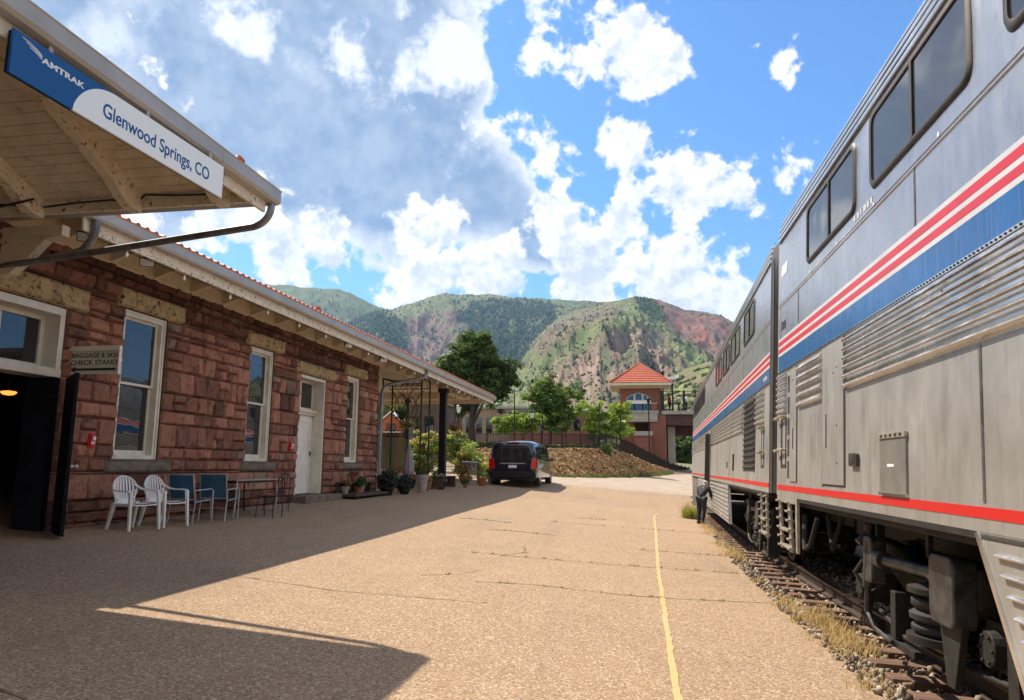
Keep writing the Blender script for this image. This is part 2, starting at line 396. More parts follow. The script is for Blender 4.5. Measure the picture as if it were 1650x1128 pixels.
# ------------------------------------------------------------------ the setting: ground, pavement, track bed
def groundmat():
    m, n, l, bs = newmat('ground_soil')
    c = mixc(n, l, mapr(n, l, tex(n, l, .08, 6, .6), .4, .6), (.16, .13, .08), (.10, .13, .05))
    c = mixc(n, l, mapr(n, l, tex(n, l, 3., 6, .7), .35, .7), c, (.22, .17, .11))
    l.new(c, bs.inputs['Base Color']); bs.inputs['Roughness'].default_value = .95; return m
M['soil'] = groundmat()
def asphaltmat():
    m, n, l, bs = newmat('sun_bleached_asphalt')
    c = mixc(n, l, mapr(n, l, tex(n, l, .22, 5, .6), .3, .7), (.365, .245, .15), (.30, .205, .128))
    c = mixc(n, l, mapr(n, l, tex(n, l, 1.6, 7, .65), .45, .75, 0, .6), c, (.40, .275, .175))
    # aggregate: dark binder between pale stones
    v = n.new('ShaderNodeTexVoronoi'); t = n.new('ShaderNodeTexCoord'); l.new(t.outputs['Object'], v.inputs['Vector']); v.inputs['Scale'].default_value = 62
    sp = n.new('ShaderNodeSeparateColor'); l.new(v.outputs['Color'], sp.inputs[0])
    c = mixc(n, l, mapr(n, l, sp.outputs[0], .60, .95, 0, .58), c, (.10, .075, .055))
    c = mixc(n, l, mapr(n, l, sp.outputs[1], .72, .95, 0, .5), c, (.68, .58, .47))
    fine = tex(n, l, 150, 3, .7)
    c = mixc(n, l, mapr(n, l, fine, .52, .66, 0, .5), c, (.18, .13, .10))
    # stains and darker repairs
    c = mixc(n, l, mapr(n, l, tex(n, l, .5, 7, .72, (1, .45, 1)), .54, .70, 0, .55), c, (.23, .16, .11))
    c = mixc(n, l, mapr(n, l, tex(n, l, .9, 5, .6, (1.6, .12, 1)), .56, .72, 0, .30), c, (.20, .15, .12))
    c = mixc(n, l, mapr(n, l, tex(n, l, 7., 4, .6), .70, .78, 0, .5), c, (.09, .065, .05))
    l.new(c, bs.inputs['Base Color']); bs.inputs['Roughness'].default_value = .92; bs.inputs['Specular IOR Level'].default_value = .2
    h = n.new('ShaderNodeMath'); h.operation = 'ADD'; l.new(v.outputs['Distance'], h.inputs[0]); l.new(fine, h.inputs[1])
    bumpn(n, l, bs, h.outputs[0], .4, .01)
    return m
M['asphalt'] = asphaltmat()
M['gravelbed'] = mat('fine_gravel', (.15, .115, .085), .95, c2=(.07, .055, .042), scale=24, bump=.9, bscale=50, bdist=.03)
M['road'] = mat('far_asphalt', (.38, .30, .235), .9, c2=(.30, .235, .18), scale=1.2, bump=.3, bscale=40)

def spread(a, b, d0, grow):
    o = [a]
    while o[-1] < b: o.append(o[-1] + d0); d0 *= grow
    o[-1] = b; return o
xs = sorted(set([-v for v in spread(14, 6000, 4, 1.35)] + list(np.arange(-14, 1.5, .8)) + list(np.arange(1.5, 6, .15)) + spread(6, 6000, .6, 1.3)))
ys = sorted(set([-v for v in spread(8, 3000, 4, 1.5)] + list(np.arange(-8, 95, 1.)) + spread(95, 9000, 3, 1.25)))
sheet('ground', xs, ys, M['soil'], -.05)
# paving: one sheet that follows the platform edge
def pave(name, y0, y1, m, left, right, dz, nx=46, dy=.5):
    Y = np.arange(y0, y1 + .01, dy); t = np.linspace(0, 1, nx)
    L = np.array([left(y) for y in Y]); Rr = np.array([right(y) for y in Y])
    X = L[:, None] + (Rr - L)[:, None] * t[None, :]; YY = np.repeat(Y[:, None], nx, 1)
    Z = gz(X, YY) + dz
    V = np.stack([X.ravel(), YY.ravel(), Z.ravel()], 1)
    i = (np.arange(len(Y) - 1)[:, None] * nx + np.arange(nx - 1)[None, :]).ravel()
    o = link_mesh(name, V, np.stack([i, i + 1, i + 1 + nx, i + nx], 1), None, [m], None, True, angle=180, loc=(0, 0, 0))
    return tag(o, kind='structure')
def edge_x(y): return 1.86 + max(0, y - 8) ** 2 / 700. + .05 * math.sin(y * 1.7) + .06 * math.sin(y * 4.3 + 1) + .03 * math.sin(y * 11.)
pave('platform_pavement', -6, 37, M['asphalt'], lambda y: -30., edge_x, 0., nx=60)
pave('road', 36.99, 95, M['road'], lambda y: -40. if y < 41 else max(-40, -6 + (y - 41) * .52), lambda y: 3.1 + (y - 37) * .085, .0, nx=30)
tag(sheet('ballast_bed', np.arange(1.6, 9, .2), np.arange(-6, 70, .6), M['gravelbed'], -.02), kind='structure')

def rx(y):       # track centre line: straight past the first car, then a slow bend to the right
    return 2.70 + max(0, y - 8) ** 2 / 700. + .72
def ribbon(name, pts, wd, m, dz, kind='structure', wob=0.):
    """narrow painted or cracked strip lying on the pavement"""
    v = []; f = []
    P = [Vector((p[0], p[1], 0)) for p in pts]; Q = []
    for a, b in zip(P[:-1], P[1:]):
        k = max(1, int((b - a).length / .12))
        for j in range(k): Q.append(a.lerp(b, j / k))
    Q.append(P[-1])
    for k, p in enumerate(Q):
        d = (Q[min(k + 1, len(Q) - 1)] - Q[max(k - 1, 0)]).normalized(); nrm = Vector((-d.y, d.x, 0))
        w = wd * (1 + wob * random.uniform(-1, 1)) / 2
        off = nrm * (wob * wd * random.uniform(-1, 1) * 1.2)
        for s in (-1, 1):
            q = p + nrm * s * w + off; v.append((q.x, q.y, g1(q.x, q.y) + dz))
        if k: f.append((2 * k - 2, 2 * k - 1, 2 * k + 1, 2 * k))
    return v, f
def ribbons(name, items, m, dz, wob=0., kind='structure'):
    V = []; Fc = []
    for pts, wd in items:
        v, f = ribbon(name, pts, wd, m, dz, wob=wob); b = len(V); V += v; Fc += [tuple(b + i for i in q) for q in f]
    return tag(link_mesh(name, np.array(V), Fc, None, [m], None, loc=(0, 0, 0)), kind=kind)
def paintmat():
    m, n, l, bs = newmat('worn_yellow_paint')
    c = mixc(n, l, mapr(n, l, tex(n, l, 18, 7, .75), .38, .60), (.60, .40, .11), (.45, .32, .19))
    c = mixc(n, l, mapr(n, l, tex(n, l, 70, 4, .7), .56, .64, 0, .7), c, (.2, .14, .08))
    l.new(c, bs.inputs['Base Color']); bs.inputs['Roughness'].default_value = .8; return m
M['yellow'] = paintmat()
M['crack'] = mat('crack_fill', (.13, .095, .05), .95, c2=(.30, .22, .13), scale=6)
ribbons('yellow_line', [([(.26, 2.5), (.32, 5.5), (.385, 8.6), (.45, 11.8), (.60, 16.5), (.81, 23.7), (.95, 25)], .055)], M['yellow'], .006, .12)
cr = [([(-2.5, 12.0), (-1.6, 12.04), (-.44, 12.17), (.5, 12.35), (1.9, 12.7)], .022), ([(-1.9, 9.35), (-1.18, 9.55), (-.4, 9.5), (.09, 9.5), (.9, 9.7), (1.8, 10.05)], .020),
      ([(-2.0, 11.9), (-1.7, 12.6), (-1.8, 13.3)], .012), ([(-2.6, 9.4), (-2.2, 9.75), (-2.0, 10.3)], .012), ([(-2.9, 15.6), (-2.2, 15.7), (-1.5, 15.6)], .05), ([(-3.9, 17.4), (-3.3, 17.5), (-2.7, 17.4)], .05),
      ([(-1.4, 20.4), (-.6, 20.5)], .05), ([(.2, 14.6), (1.0, 14.7), (2.0, 14.9)], .03), ([(-1.9, 18.6), (.2, 18.8), (2.0, 19.1)], .03), ([(-1., 24), (2.2, 24.3)], .04),
      ([(-6.2, 4.6), (-4.8, 4.5), (-4.1, 4.2), (-3.4, 4.0)], .02), ([(-4.9, 8.2), (-3.2, 7.9), (-1.5, 8.1)], .015)]
ribbons('pavement_cracks', cr, M['crack'], .005, .55)

# rails, ties, ballast -------------------------------------------------
def loft_rail(xoff, z0, label):
    prof = [(-.035, .0), (.035, .0), (.036, -.03), (.012, -.045), (.010, -.135), (.068, -.155), (.068, -.17), (-.068, -.17), (-.068, -.155), (-.010, -.135), (-.012, -.045), (-.036, -.03)]
    mb = MB(); rings = []
    Ys = [-6, 2] + list(np.arange(4, 70, 1.5))
    for y in Ys: rings.append([mb.V((rx(y) - .72 + xoff + px, y, z0 + pz)) for px, pz in prof])
    n = len(prof)
    for k in range(len(rings) - 1):
        for q in range(n):
            mb.cur = 1 if q in (0, 11, 1) else 0
            mb.F(rings[k][q], rings[k + 1][q], rings[k + 1][(q + 1) % n], rings[k][(q + 1) % n])
    return tag(mb.build('rail', [M['railsteel'], M['railtop']], loc=(rx(0) - .72 + xoff, 0, z0 - .17)), label, 'rail', 'rails of the track under the train')
ra = loft_rail(0, 0, 'rusty steel rail nearest the platform, lit on its head beside the tie ends')
loft_rail(1.50, -.08, 'far rusty steel rail in the shade under the train')
mb = MB(); mb.T = Matrix.Translation((2.70, 0, 0))
mb.box(-.10, -.014, 8.75, 9.25, -.15, -.045); mb.build('joint_bar', M['railsteel'], ra, bevel=.008)
for k, y in enumerate([8.85, 8.95, 9.05, 9.15]):
    mb = MB(); mb.cyl((2.60 - .02, y, -.095), (2.60 - .05 + .02, y, -.095), .018, n=8); mb.build('bolt', M['railsteel'], ra)
tl = 'rusty brown wooden railroad tie poking out from under the rail'
nb = 0; ORD = 'first second third fourth fifth sixth seventh eighth ninth tenth eleventh twelfth thirteenth fourteenth'.split()
y = 3.2
while y < 34:
    mb = MB(); a = random.uniform(-.02, .02); x0 = rx(y) - .72 - .55 + random.uniform(-.05, .05)
    mb.T = Matrix.Translation((x0, y, -.15)) @ Matrix.Rotation(a, 4, 'Z') @ Matrix.Rotation(R(3), 4, 'Y')
    mb.box(0, 2.6, -.11, .11, -.17, -.002)
    o = mb.build('railroad_tie', M['tie'], bevel=.012)
    nb += y > 5.6
    tag(o, 'wooden railroad tie, %s one from the near end of the row beside the rail' % ORD[nb - 1] if 0 < nb <= 14 else 'weathered brown wooden tie, one of the row poking out of the ballast under the rail', 'railroad tie', 'railroad ties under the rails')
    y += .53 + random.uniform(-.03, .03)
def rocks(name, n, region, size, pal, label=None, cat=None, kind='stuff'):
    P = []; F_ = []; C = []
    ico = np.array([(0, 0, 1), (.89, 0, .45), (.28, .85, .45), (-.72, .53, .45), (-.72, -.53, .45), (.28, -.85, .45), (.72, .53, -.45), (-.28, .85, -.45), (-.89, 0, -.45), (-.28, -.85, -.45), (.72, -.53, -.45), (0, 0, -1)])
    fi = np.array([(0, 1, 2), (0, 2, 3), (0, 3, 4), (0, 4, 5), (0, 5, 1), (1, 6, 2), (2, 7, 3), (3, 8, 4), (4, 9, 5), (5, 10, 1), (2, 6, 7), (3, 7, 8), (4, 8, 9), (5, 9, 10), (1, 10, 6), (7, 6, 11), (8, 7, 11), (9, 8, 11), (10, 9, 11), (6, 10, 11)])
    pts = region(n)
    s = size[0] + (size[1] - size[0]) * rng.random(n) ** 1.6
    for k in range(n):
        v = ico * (1 + rng.uniform(-.28, .28, (12, 1))); A = np.linalg.qr(rng.normal(size=(3, 3)))[0]; v = (v * np.array([1, .75, .6])) @ A * s[k]
        P.append(v + pts[k]); F_.append(fi + 12 * k); c = np.array(pal[rng.integers(len(pal))]) * rng.uniform(.75, 1.2); C.append(np.repeat(c[None], 12, 0))
    o = link_mesh(name, np.vstack(P), np.vstack(F_), None, [M['rockcol']], None, loc=(0, 0, 0), colr=np.vstack(C))
    return tag(o, label, cat, kind=kind)
M['rockcol'] = colmat('broken_rock', .9, .3, 40., .005, .2, 30.)
def reg_ballast(n):
    Y = 3 + 22 * rng.random(n) ** 1.7; ex = 1.86 + np.maximum(0, Y - 8) ** 2 / 700.
    X = ex - .04 + rng.random(n) ** 1.25 * 2.6; Z = np.where(X < ex + .35, -.25 + .11 * np.clip(1 - (X - ex) / .35, 0, 1), -.235) + rng.uniform(0, .05, n)
    return np.stack([X, Y, Z], 1)
rocks('ballast', 11000, reg_ballast, (.018, .05), [(.33, .28, .23), (.20, .15, .11), (.44, .39, .32), (.14, .10, .075), (.28, .20, .14)], 'broken grey stone ballast between the ties beside the platform edge', 'ballast')

def grass(name, tufts, label, cat, pal, hmin, hmax, w=.004, n=34, spread_=.10, lean=.6):
    V = []; Fc = []; C = []
    for (x, y, z, sc) in tufts:
        for k in range(int(n * sc)):
            a = rng.uniform(0, 2 * math.pi); r0 = rng.random() ** .7 * spread_ * sc; h = rng.uniform(hmin, hmax) * sc; b = rng.uniform(0, 2 * math.pi); ln = rng.uniform(.1, lean) * h
            p = np.array([x + r0 * math.cos(a), y + r0 * math.sin(a), z]); d = np.array([math.cos(b), math.sin(b), 0]); t = np.array([-d[1], d[0], 0]) * w * rng.uniform(.7, 1.6)
            m_ = p + d * ln * .35 + np.array([0, 0, h * .6]); e = p + d * ln + np.array([0, 0, h * .95])
            i = len(V); V += [p - t, p + t, m_ + t * .7, m_ - t * .7, e + t * .1, e - t * .1]; Fc += [(i, i + 1, i + 2, i + 3), (i + 3, i + 2, i + 4, i + 5)]
            c = np.array(pal[rng.integers(len(pal))]) * rng.uniform(.7, 1.2); C += [c] * 6
    o = link_mesh(name, np.array(V), np.array(Fc), None, [M['leafcol']], None, loc=(0, 0, 0), colr=C)
    return tag(o, label, cat, kind='stuff')
M['leafcol'] = colmat('leaves', .6, 0, 1, .01, .18, 6., spec=.35, trans=.42)
straw = [(.72, .50, .20), (.80, .60, .30), (.60, .42, .17), (.46, .36, .15)]
tf = []
for k in range(210):
    Y = 5.5 + 24 * rng.random(); ex = 1.86 + max(0, Y - 8) ** 2 / 700.
    dens_ = .5 + .5 * math.sin(Y * 1.3) + (.6 if 7.5 < Y < 9.6 else 0)
    if rng.random() > dens_ * (.35 if 9.7 < Y < 13.5 or Y < 7.3 else 1): continue
    x = ex + rng.normal() * .10 + .02; tf.append((x, Y, g1(min(x, ex - .02), Y) - .02, rng.uniform(.5, 1.25)))
for k in range(46):
    Y = rng.uniform(7.6, 9.7); tf.append((2.0 + rng.uniform(-.16, .28), Y, -.17, rng.uniform(.5, 1.3)))
grass('dry_grass', tf, 'dry straw-coloured grass growing along the platform edge', 'dry grass', straw, .04, .15, .0028, 40, .14, 1.1)
tf = []
for pts, wd in cr[:9]:
    for a, b in zip(pts[:-1], pts[1:]):
        L_ = math.dist(a, b)
        for k in range(int(L_ * 9)):
            if rng.random() < .45: continue
            t = rng.random(); x = a[0] + (b[0] - a[0]) * t + rng.normal() * .01; y = a[1] + (b[1] - a[1]) * t; tf.append((x, y, g1(x, y), rng.uniform(.25, .6)))
grass('crack_weeds', tf, 'tiny olive weeds growing in the pavement cracks', 'weeds', [(.22, .17, .04), (.15, .14, .035), (.34, .24, .07)], .03, .07, .003, 24, .07)

# ------------------------------------------------------------------ station building
BA = R(1.386)
TB = Matrix.Rotation(-BA, 4, 'Z')
depot = thing('station_building', 'red-brown rough sandstone railway station with cream eaves and red tile roof', 'station building', TB @ Matrix.Translation((-8.6, 14, g1(-8.3, 14))))
openings = dict(wide=(7.5, 9.6, .40, 3.85), a=(10.85, 12.0, 1.62, 4.14), b=(14.92, 16.0, 1.62, 4.17), door=(17.38, 18.95, .80, 3.85), c=(20.38, 21.38, 1.64, 4.17))
lint = [(7.3, 10.02, 3.85, 4.24), (10.66, 12.42, 4.14, 4.50), (14.72, 16.44, 4.17, 4.52), (17.16, 19.5, 3.85, 4.20), (20.2, 21.9, 4.17, 4.52)]
sills = [(10.70, 12.38, 1.38, 1.62), (14.78, 16.36, 1.40, 1.62), (20.2, 21.7, 1.42, 1.64)]
def ashlar(name, s0, s1, z0, z1, holes, W0, parent, T, base_course=True):
    rows = []; z = z0
    marks = [1.42]
    while z < z1 - .05:
        h = random.choice([.24, .29, .33, .37, .42]) if z > 1.3 else random.choice([.30, .34, .38])
        for mk in marks:
            if z < mk - .02 and z + h > mk - .14: h = mk - z
        if z + h > z1 - .12: h = z1 - z
        rows.append((z, z + h)); z += h
    rects = []
    for (a, b) in rows:
        cuts = [(h[0], h[1], h[2], h[3]) for h in holes if h[2] < b - .01 and h[3] > a + .01]
        # split the row where an opening's top or bottom crosses it
        zs = sorted(set([a, b] + [v for h in cuts for v in (h[2], h[3]) if a + .02 < v < b - .02]))
        segs = []
        for za, zb in zip(zs[:-1], zs[1:]):
            iv = [(s0, s1)]
            for h in holes:
                if h[2] < zb - .01 and h[3] > za + .01:
                    iv = [p for (p0, p1) in iv for p in ((p0, min(p1, h[0])), (max(p0, h[1]), p1)) if p[1] - p[0] > .02]
            segs.append((za, zb, iv))
        for za, zb, iv in segs:
            for (p0, p1) in iv:
                s = p0
                while s < p1 - .01:
                    w = random.uniform(.22, .52) * (1.25 if a < 1.4 else 1)
                    if p1 - (s + w) < .2: w = p1 - s
                    if zb - za > .27 and random.random() < .42 and w > .3:
                        q = za + (zb - za) * random.uniform(.42, .6)
                        if random.random() < .35: rects += [(s, s + w, za, q), (s, s + w, q, zb)]
                        else:
                            h = s + w * random.uniform(.4, .6); rects += [(s, h, za, q), (h, s + w, za, q), (s, s + w, q, zb)]
                    else: rects.append((s, s + w, za, zb))
                    s += w
    VV = []; FF = []; CC = []; nb = 0
    for (a, b, c, d) in rects:
        far = a > 16
        nx = max(4, int((b - a) / (.09 if far else .045))); nz = max(4, int((d - c) / (.09 if far else .045)))
        g = .005
        u = np.concatenate([[a + g * .3, a + g * 2.2], np.linspace(a + .035, b - .035, nx), [b - g * 2.2, b - g * .3]])
        v = np.concatenate([[c + g * .3, c + g * 2.2], np.linspace(c + .035, d - .035, nz), [d - g * 2.2, d - g * .3]])
        U, Vv = np.meshgrid(u, v); sd_ = random.randint(0, 9999)
        n1_ = fbm(U * 5. + sd_, Vv * 6. - sd_, 4, sd_, gain=.55); rg = fbm(U * 3.2 - sd_, Vv * 4.2 + sd_, 4, sd_ + 5, True, .55)
        tilt = random.uniform(-.05, .05) * (U - (a + b) / 2) / (b - a) + random.uniform(-.05, .05) * (Vv - (c + d) / 2) / (d - c)
        prot = .022 + .045 * n1_ + .042 * rg + tilt + random.uniform(-.008, .014)
        e = np.minimum(np.minimum(U - a, b - U), np.minimum(Vv - c, d - Vv))
        fc = np.abs(fbm(U * 7 + sd_, Vv * 8 - sd_, 3, sd_ + 11, True, .6) - .6) * .05
        prot = (prot * .8 - fc) * sst(.0, .030, e) + .014 * sst(0, .010, e)
        prot[0, :] = prot[-1, :] = -.010; prot[:, 0] = prot[:, -1] = -.010
        P = np.stack([W0 + np.clip(prot, -.02, .15), U, Vv], 2).reshape(-1, 3)
        my, mx = U.shape; i = (np.arange(my - 1)[:, None] * mx + np.arange(mx - 1)[None, :]).ravel()
        VV.append(P); FF.append(np.stack([i, i + 1, i + 1 + mx, i + mx], 1) + nb); nb += len(P)
        t = random.random(); k = random.uniform(.58, 1.22)
        cc = np.array([.33, .148, .10]) * k
        if t < .2: cc = np.array([.36, .17, .11]) * k
        elif t < .34: cc = np.array([.20, .095, .065]) * k
        elif t < .42: cc = np.array([.30, .20, .145]) * k
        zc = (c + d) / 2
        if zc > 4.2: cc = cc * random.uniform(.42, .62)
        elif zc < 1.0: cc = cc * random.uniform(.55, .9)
        CC.append(np.repeat(cc[None], len(P), 0))
    V = np.vstack(VV); A = np.array(T); V = V @ A[:3, :3].T + A[:3, 3]
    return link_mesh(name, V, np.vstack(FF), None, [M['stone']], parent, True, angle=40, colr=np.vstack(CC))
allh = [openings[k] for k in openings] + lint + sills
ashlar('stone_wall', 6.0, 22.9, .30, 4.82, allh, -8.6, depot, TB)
# masonry core behind the facing with real openings
def holed(mb, s0, s1, z0, z1, holes, w0, w1):
    ss = sorted(set([s0, s1] + [v for h in holes for v in h[:2] if s0 < v < s1]))
    for a, b in zip(ss[:-1], ss[1:]):
        hs = sorted([(h[2], h[3]) for h in holes if h[0] < (a + b) / 2 < h[1]]); z = z0
        for (c, d) in hs:
            if c > z: mb.box(w0, w1, a, b, z, c)
            z = d
        if z < z1: mb.box(w0, w1, a, b, z, z1)
mb = MB(TB); holed(mb, -6, 22.9, -.2, 5.3, list(openings.values()), -9.1, -8.605); mb.box(-9.1, -8.62, -6, 8.0, 5.3, 6.6)
mb.box(-19, -9.1, 22.5, 22.9, -.2, 5.2); mb.build('wall_core', M['mortar'], depot)
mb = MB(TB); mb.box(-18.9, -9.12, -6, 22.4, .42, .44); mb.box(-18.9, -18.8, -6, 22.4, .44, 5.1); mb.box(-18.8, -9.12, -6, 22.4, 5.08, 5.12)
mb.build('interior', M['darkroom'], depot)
def roughstone(name, a, b, c, d, w, mk, pr):
    U, Vv = np.meshgrid(np.linspace(a, b, int((b - a) / .035) + 2), np.linspace(c, d, int((d - c) / .035) + 2)); sd_ = random.randint(0, 999)
    e = np.minimum(np.minimum(U - a, b - U), np.minimum(Vv - c, d - Vv))
    pr_ = pr * (.35 + .6 * fbm(U * 4 + sd_, Vv * 5, 4, sd_) + .5 * fbm(U * 2.5, Vv * 3 + sd_, 3, sd_, True)) * sst(-.02, .05, e)
    pr_[0, :] = pr_[-1, :] = 0; pr_[:, 0] = pr_[:, -1] = 0
    P = np.stack([w + pr_, U, Vv], 2).reshape(-1, 3); my, mx = U.shape; i = (np.arange(my - 1)[:, None] * mx + np.arange(mx - 1)[None, :]).ravel()
    A = np.array(TB); P = P @ A[:3, :3].T + A[:3, 3]
    return link_mesh(name, P, np.stack([i, i + 1, i + 1 + mx, i + mx], 1), None, [M[mk]], depot, True, angle=50)
for L_ in lint: roughstone('lintel', L_[0], L_[1], L_[2] + .01, L_[3] - .01, -8.60, 'lintel', .10)
for L_ in sills: roughstone('sill', L_[0], L_[1], L_[2] + .005, L_[3] - .004, -8.58, 'sill', .06)
for L_ in sills: mb = MB(TB); mb.box(-8.95, -8.52, L_[0] + .03, L_[1] - .03, L_[3] - .03, L_[3] - .003); mb.build('sill_top', M['sill'], depot, bevel=.008)
# stone reveals
for k, (a, b, c, d) in openings.items():
    for q in ((a - .02, a + .004, c, d), (b - .004, b + .02, c, d), (a + .005, b - .005, d - .004, d + .02)): mb = MB(TB); mb.box(-9.0, -8.58, *q); mb.build('reveal', M['mortar'], depot)
def sash_window(a, b, c, d):
    """double-hung window: box frame, two sashes, panes"""
    T = TB; w = -8.60
    mb = MB(T); fw = .10
    mb.box(w - .22, w - .02, a + .005, a + fw, c, d - .005); mb.box(w - .22, w - .02, b - fw, b - .005, c, d - .005); mb.box(w - .22, w - .02, a + fw, b - fw, d - fw - .005, d - .005); mb.box(w - .22, w - .01, a + fw, b - fw, c, c + .07)
    mb.box(w - .02, w + .0, a + .005, a + .045, c, d - .005); mb.box(w - .02, w + .0, b - .045, b - .005, c, d - .005); mb.box(w - .02, w + .0, a + .045, b - .045, d - .045, d - .006)
    win = mb.build('window', M['frame'], depot, bevel=.006)
    zm = (c + d) / 2 + .03
    for (z0, z1, wo, nm) in ((zm - .03, d - fw, -.10, 'upper_sash'), (c + .07, zm + .03, -.14, 'lower_sash')):
        mb = MB(T); sw = .055; x0, x1 = w + wo - .035, w + wo; y0, y1 = a + fw, b - fw
        if nm == 'lower_sash': x0, x1 = w - .185, w - .145
        mb.box(x0, x1, y0, y0 + sw, z0, z1); mb.box(x0, x1, y1 - sw, y1, z0, z1); mb.box(x0, x1, y0 + sw, y1 - sw, z1 - sw * .8, z1); mb.box(x0, x1, y0 + sw, y1 - sw, z0, z0 + sw * (1.5 if nm[0] == 'l' else .8))
        mb.build(nm, M['frame'], win, bevel=.004)
        mb = MB(T); mb.box(x0 + .012, x0 + .018, y0 + sw - .01, y1 - sw + .01, z0 + sw * .7, z1 - sw * .7); mb.build('pane', M['glass'], win)
for k in 'abc': sash_window(*openings[k])
# white service door with its two-light transom
a, b, c, d = openings['door']; w = -8.6
mb = MB(TB)
mb.box(w - .42, w + .012, a + .005, a + .08, c, d - .005); mb.box(w - .42, w + .012, b - .06, b - .005, c, d - .005); mb.box(w - .42, w + .012, a + .08, b - .06, d - .085, d - .006); mb.box(w - .40, w - .22, a + .08, b - .06, 2.86, 3.0); mb.box(w - .42, w - .16, a + .06, b - .06, 2.93, 2.99)
dr = mb.build('door', M['frame'], depot, bevel=.006)
mb = MB(TB); mb.box(w - .37, w - .32, a + .085, b - .065, c + .01, 2.855); 
mb.box(w - .32, w - .302, a + .085, a + .22, c + .01, 2.855); mb.box(w - .32, w - .302, b - .20, b - .065, c + .01, 2.855); mb.box(w - .32, w - .302, a + .22, b - .2, 2.68, 2.855); mb.box(w - .32, w - .302, a + .22, b - .2, c + .01, c + .25)
mb.build('door_leaf', M['doorwhite'], dr, bevel=.005)
mb = MB(TB); mb.cyl((w - .302, b - .13, 1.85), (w - .24, b - .13, 1.85), .012, n=8); mb.tube([(w - .25, b - .13, 1.85), (w - .25, b - .26, 1.85)], .011); mb.box(w - .30, w - .292, b - .155, b - .105, 1.78, 1.93); mb.build('handle', M['black'], dr)
mb = MB(TB); y0, y1 = a + .08, b - .06; ym = (y0 + y1) / 2
for (p, q) in ((y0, y0 + .05), (ym - .02, ym + .02), (y1 - .05, y1)): mb.box(w - .36, w - .32, p, q, 3.0, d - .085)
for (p, q) in ((3.0, 3.06), (d - .135, d - .085)): mb.box(w - .36, w - .32, y0 + .05, ym - .02, p, q); mb.box(w - .36, w - .32, ym + .02, y1 - .05, p, q)
tr = mb.build('transom', M['frame'], dr, bevel=.004)
for (p, q) in ((y0 + .04, ym - .01), (ym + .01, y1 - .04)):
    mb = MB(TB); mb.box(w - .347, w - .341, p, q, 3.05, d - .12); mb.build('pane', M['glass'], dr)
mb = MB(TB); mb.box(w - .42, w + .42, a - .15, b + .5, g1(-8.4, 18) - .1, c - .01); mb.build('door_step', M['sill'], depot, bevel=.015)
# wide doorway with its transom window and black door
a, b, c, d = openings['wide']
mb = MB(TB)
mb.box(w - .32, w + .02, b - .10, b - .005, 2.86, d - .005); mb.box(w - .34, w + .035, a, b - .10, d - .12, d - .005); mb.box(w - .34, w + .035, a, b - .005, 2.80, 2.93); mb.box(w - .32, w + .02, a + .005, a + .1, 2.93, d - .12)
mb.box(w - .30, w - .24, b - .17, b - .10, 2.93, d - .12); mb.box(w - .30, w - .24, a + .1, b - .17, d - .19, d - .12); mb.box(w - .30, w - .24, a + .1, b - .17, 2.93, 3.0)
mb.box(w - .30, w - .25, 8.70, 8.745, 3.0, d - .19); mb.box(w - .30, w - .25, 9.02 - .9, 9.06 - .9, 3.0, d - .19)
tw = mb.build('transom_window', M['frame'], depot, bevel=.008)
mb = MB(TB); mb.box(w - .285, w - .28, a + .1, b - .15, 2.98, d - .17); mb.build('pane', M['glass'], tw)
for q in ((w - .45, w + .03, b - .11, b - .003), (w - .45, w + .0, a, a + .1)): mb = MB(TB); mb.box(*q, .45, 2.80); mb.build('door_jamb', M['navy'], depot, bevel=.006)
mb = MB(TB @ Matrix.Translation((-8.50, 9.66, 0)) @ Matrix.Rotation(R(48), 4, 'Z'))
mb.box(-.02, .03, -.95, 0, .56, 2.80)
for z0, z1 in ((.7, 1.25), (1.35, 1.9), (2.0, 2.66)): mb.box(.03, .038, -.84, -.12, z0, z1)
dl = mb.build('open_door', M['navy'], depot, bevel=.006)
mb = MB(TB @ Matrix.Translation((-8.50, 9.66, 0)) @ Matrix.Rotation(R(48), 4, 'Z')); mb.cyl((.03, -.88, 1.5), (.09, -.88, 1.5), .02, n=10); mb.lathe((.09, -.88, 1.5), [(.01, -.01), (.03, 0), (.035, .02), (.02, .04)], axis='x'); mb.build('door_knob', M['alu'], dl)
mb = MB(TB); mb.box(w - .9, w + .25, a, b, .38, .50); mb.build('threshold', M['sill'], depot, bevel=.01)

# eaves ----------------------------------------------------------------
SL = .42
EW, ES = -7.30, 36.3           # long eave line, end of the roof over the open pavilion
mb = MB(TB); mb.prism([(EW - .02, 0, 4.84), (EW + .0, 0, 4.87), (EW + .0, 0, 5.0), (EW - .012, 0, 5.008), (EW - .016, 0, 4.88), (EW - .12, 0, 4.86), (EW - .12, 0, 5.0), (EW - .13, 0, 5.0), (EW - .13, 0, 4.84)], (0, 1, 0))
mb = MB(TB)
prof = [(EW - .10, 4.835), (EW - .02, 4.84), (EW, 4.87), (EW, 4.995), (EW + .008, 5.008), (EW - .012, 5.01), (EW - .016, 4.88), (EW - .115, 4.86), (EW - .12, 5.0), (EW - .128, 5.0), (EW - .125, 4.84)]
for s0, s1 in ((8.46, 14.6), (14.604, 21.9), (21.904, 29.2), (29.204, ES)): mb.prism([(p[0], s0, p[1]) for p in prof], (0, s1 - s0, 0))
mb.prism([(EW - 12, ES, 4.84), (EW - 12, ES + .02, 5.0), (EW - 12, ES - .02, 5.0)], (12, 0, 0))
mb.build('gutter', M['gutter'], depot)
mb = MB(TB); mb.box(EW - .17, EW - .131, 8.46, ES, 4.665, 4.96); mb.box(EW - 12.4, EW - .175, ES - .06, ES - .02, 4.665, 4.96); mb.box(EW - 12.4, EW - 12.36, 8.46, ES - .06, 4.665, 4.96)
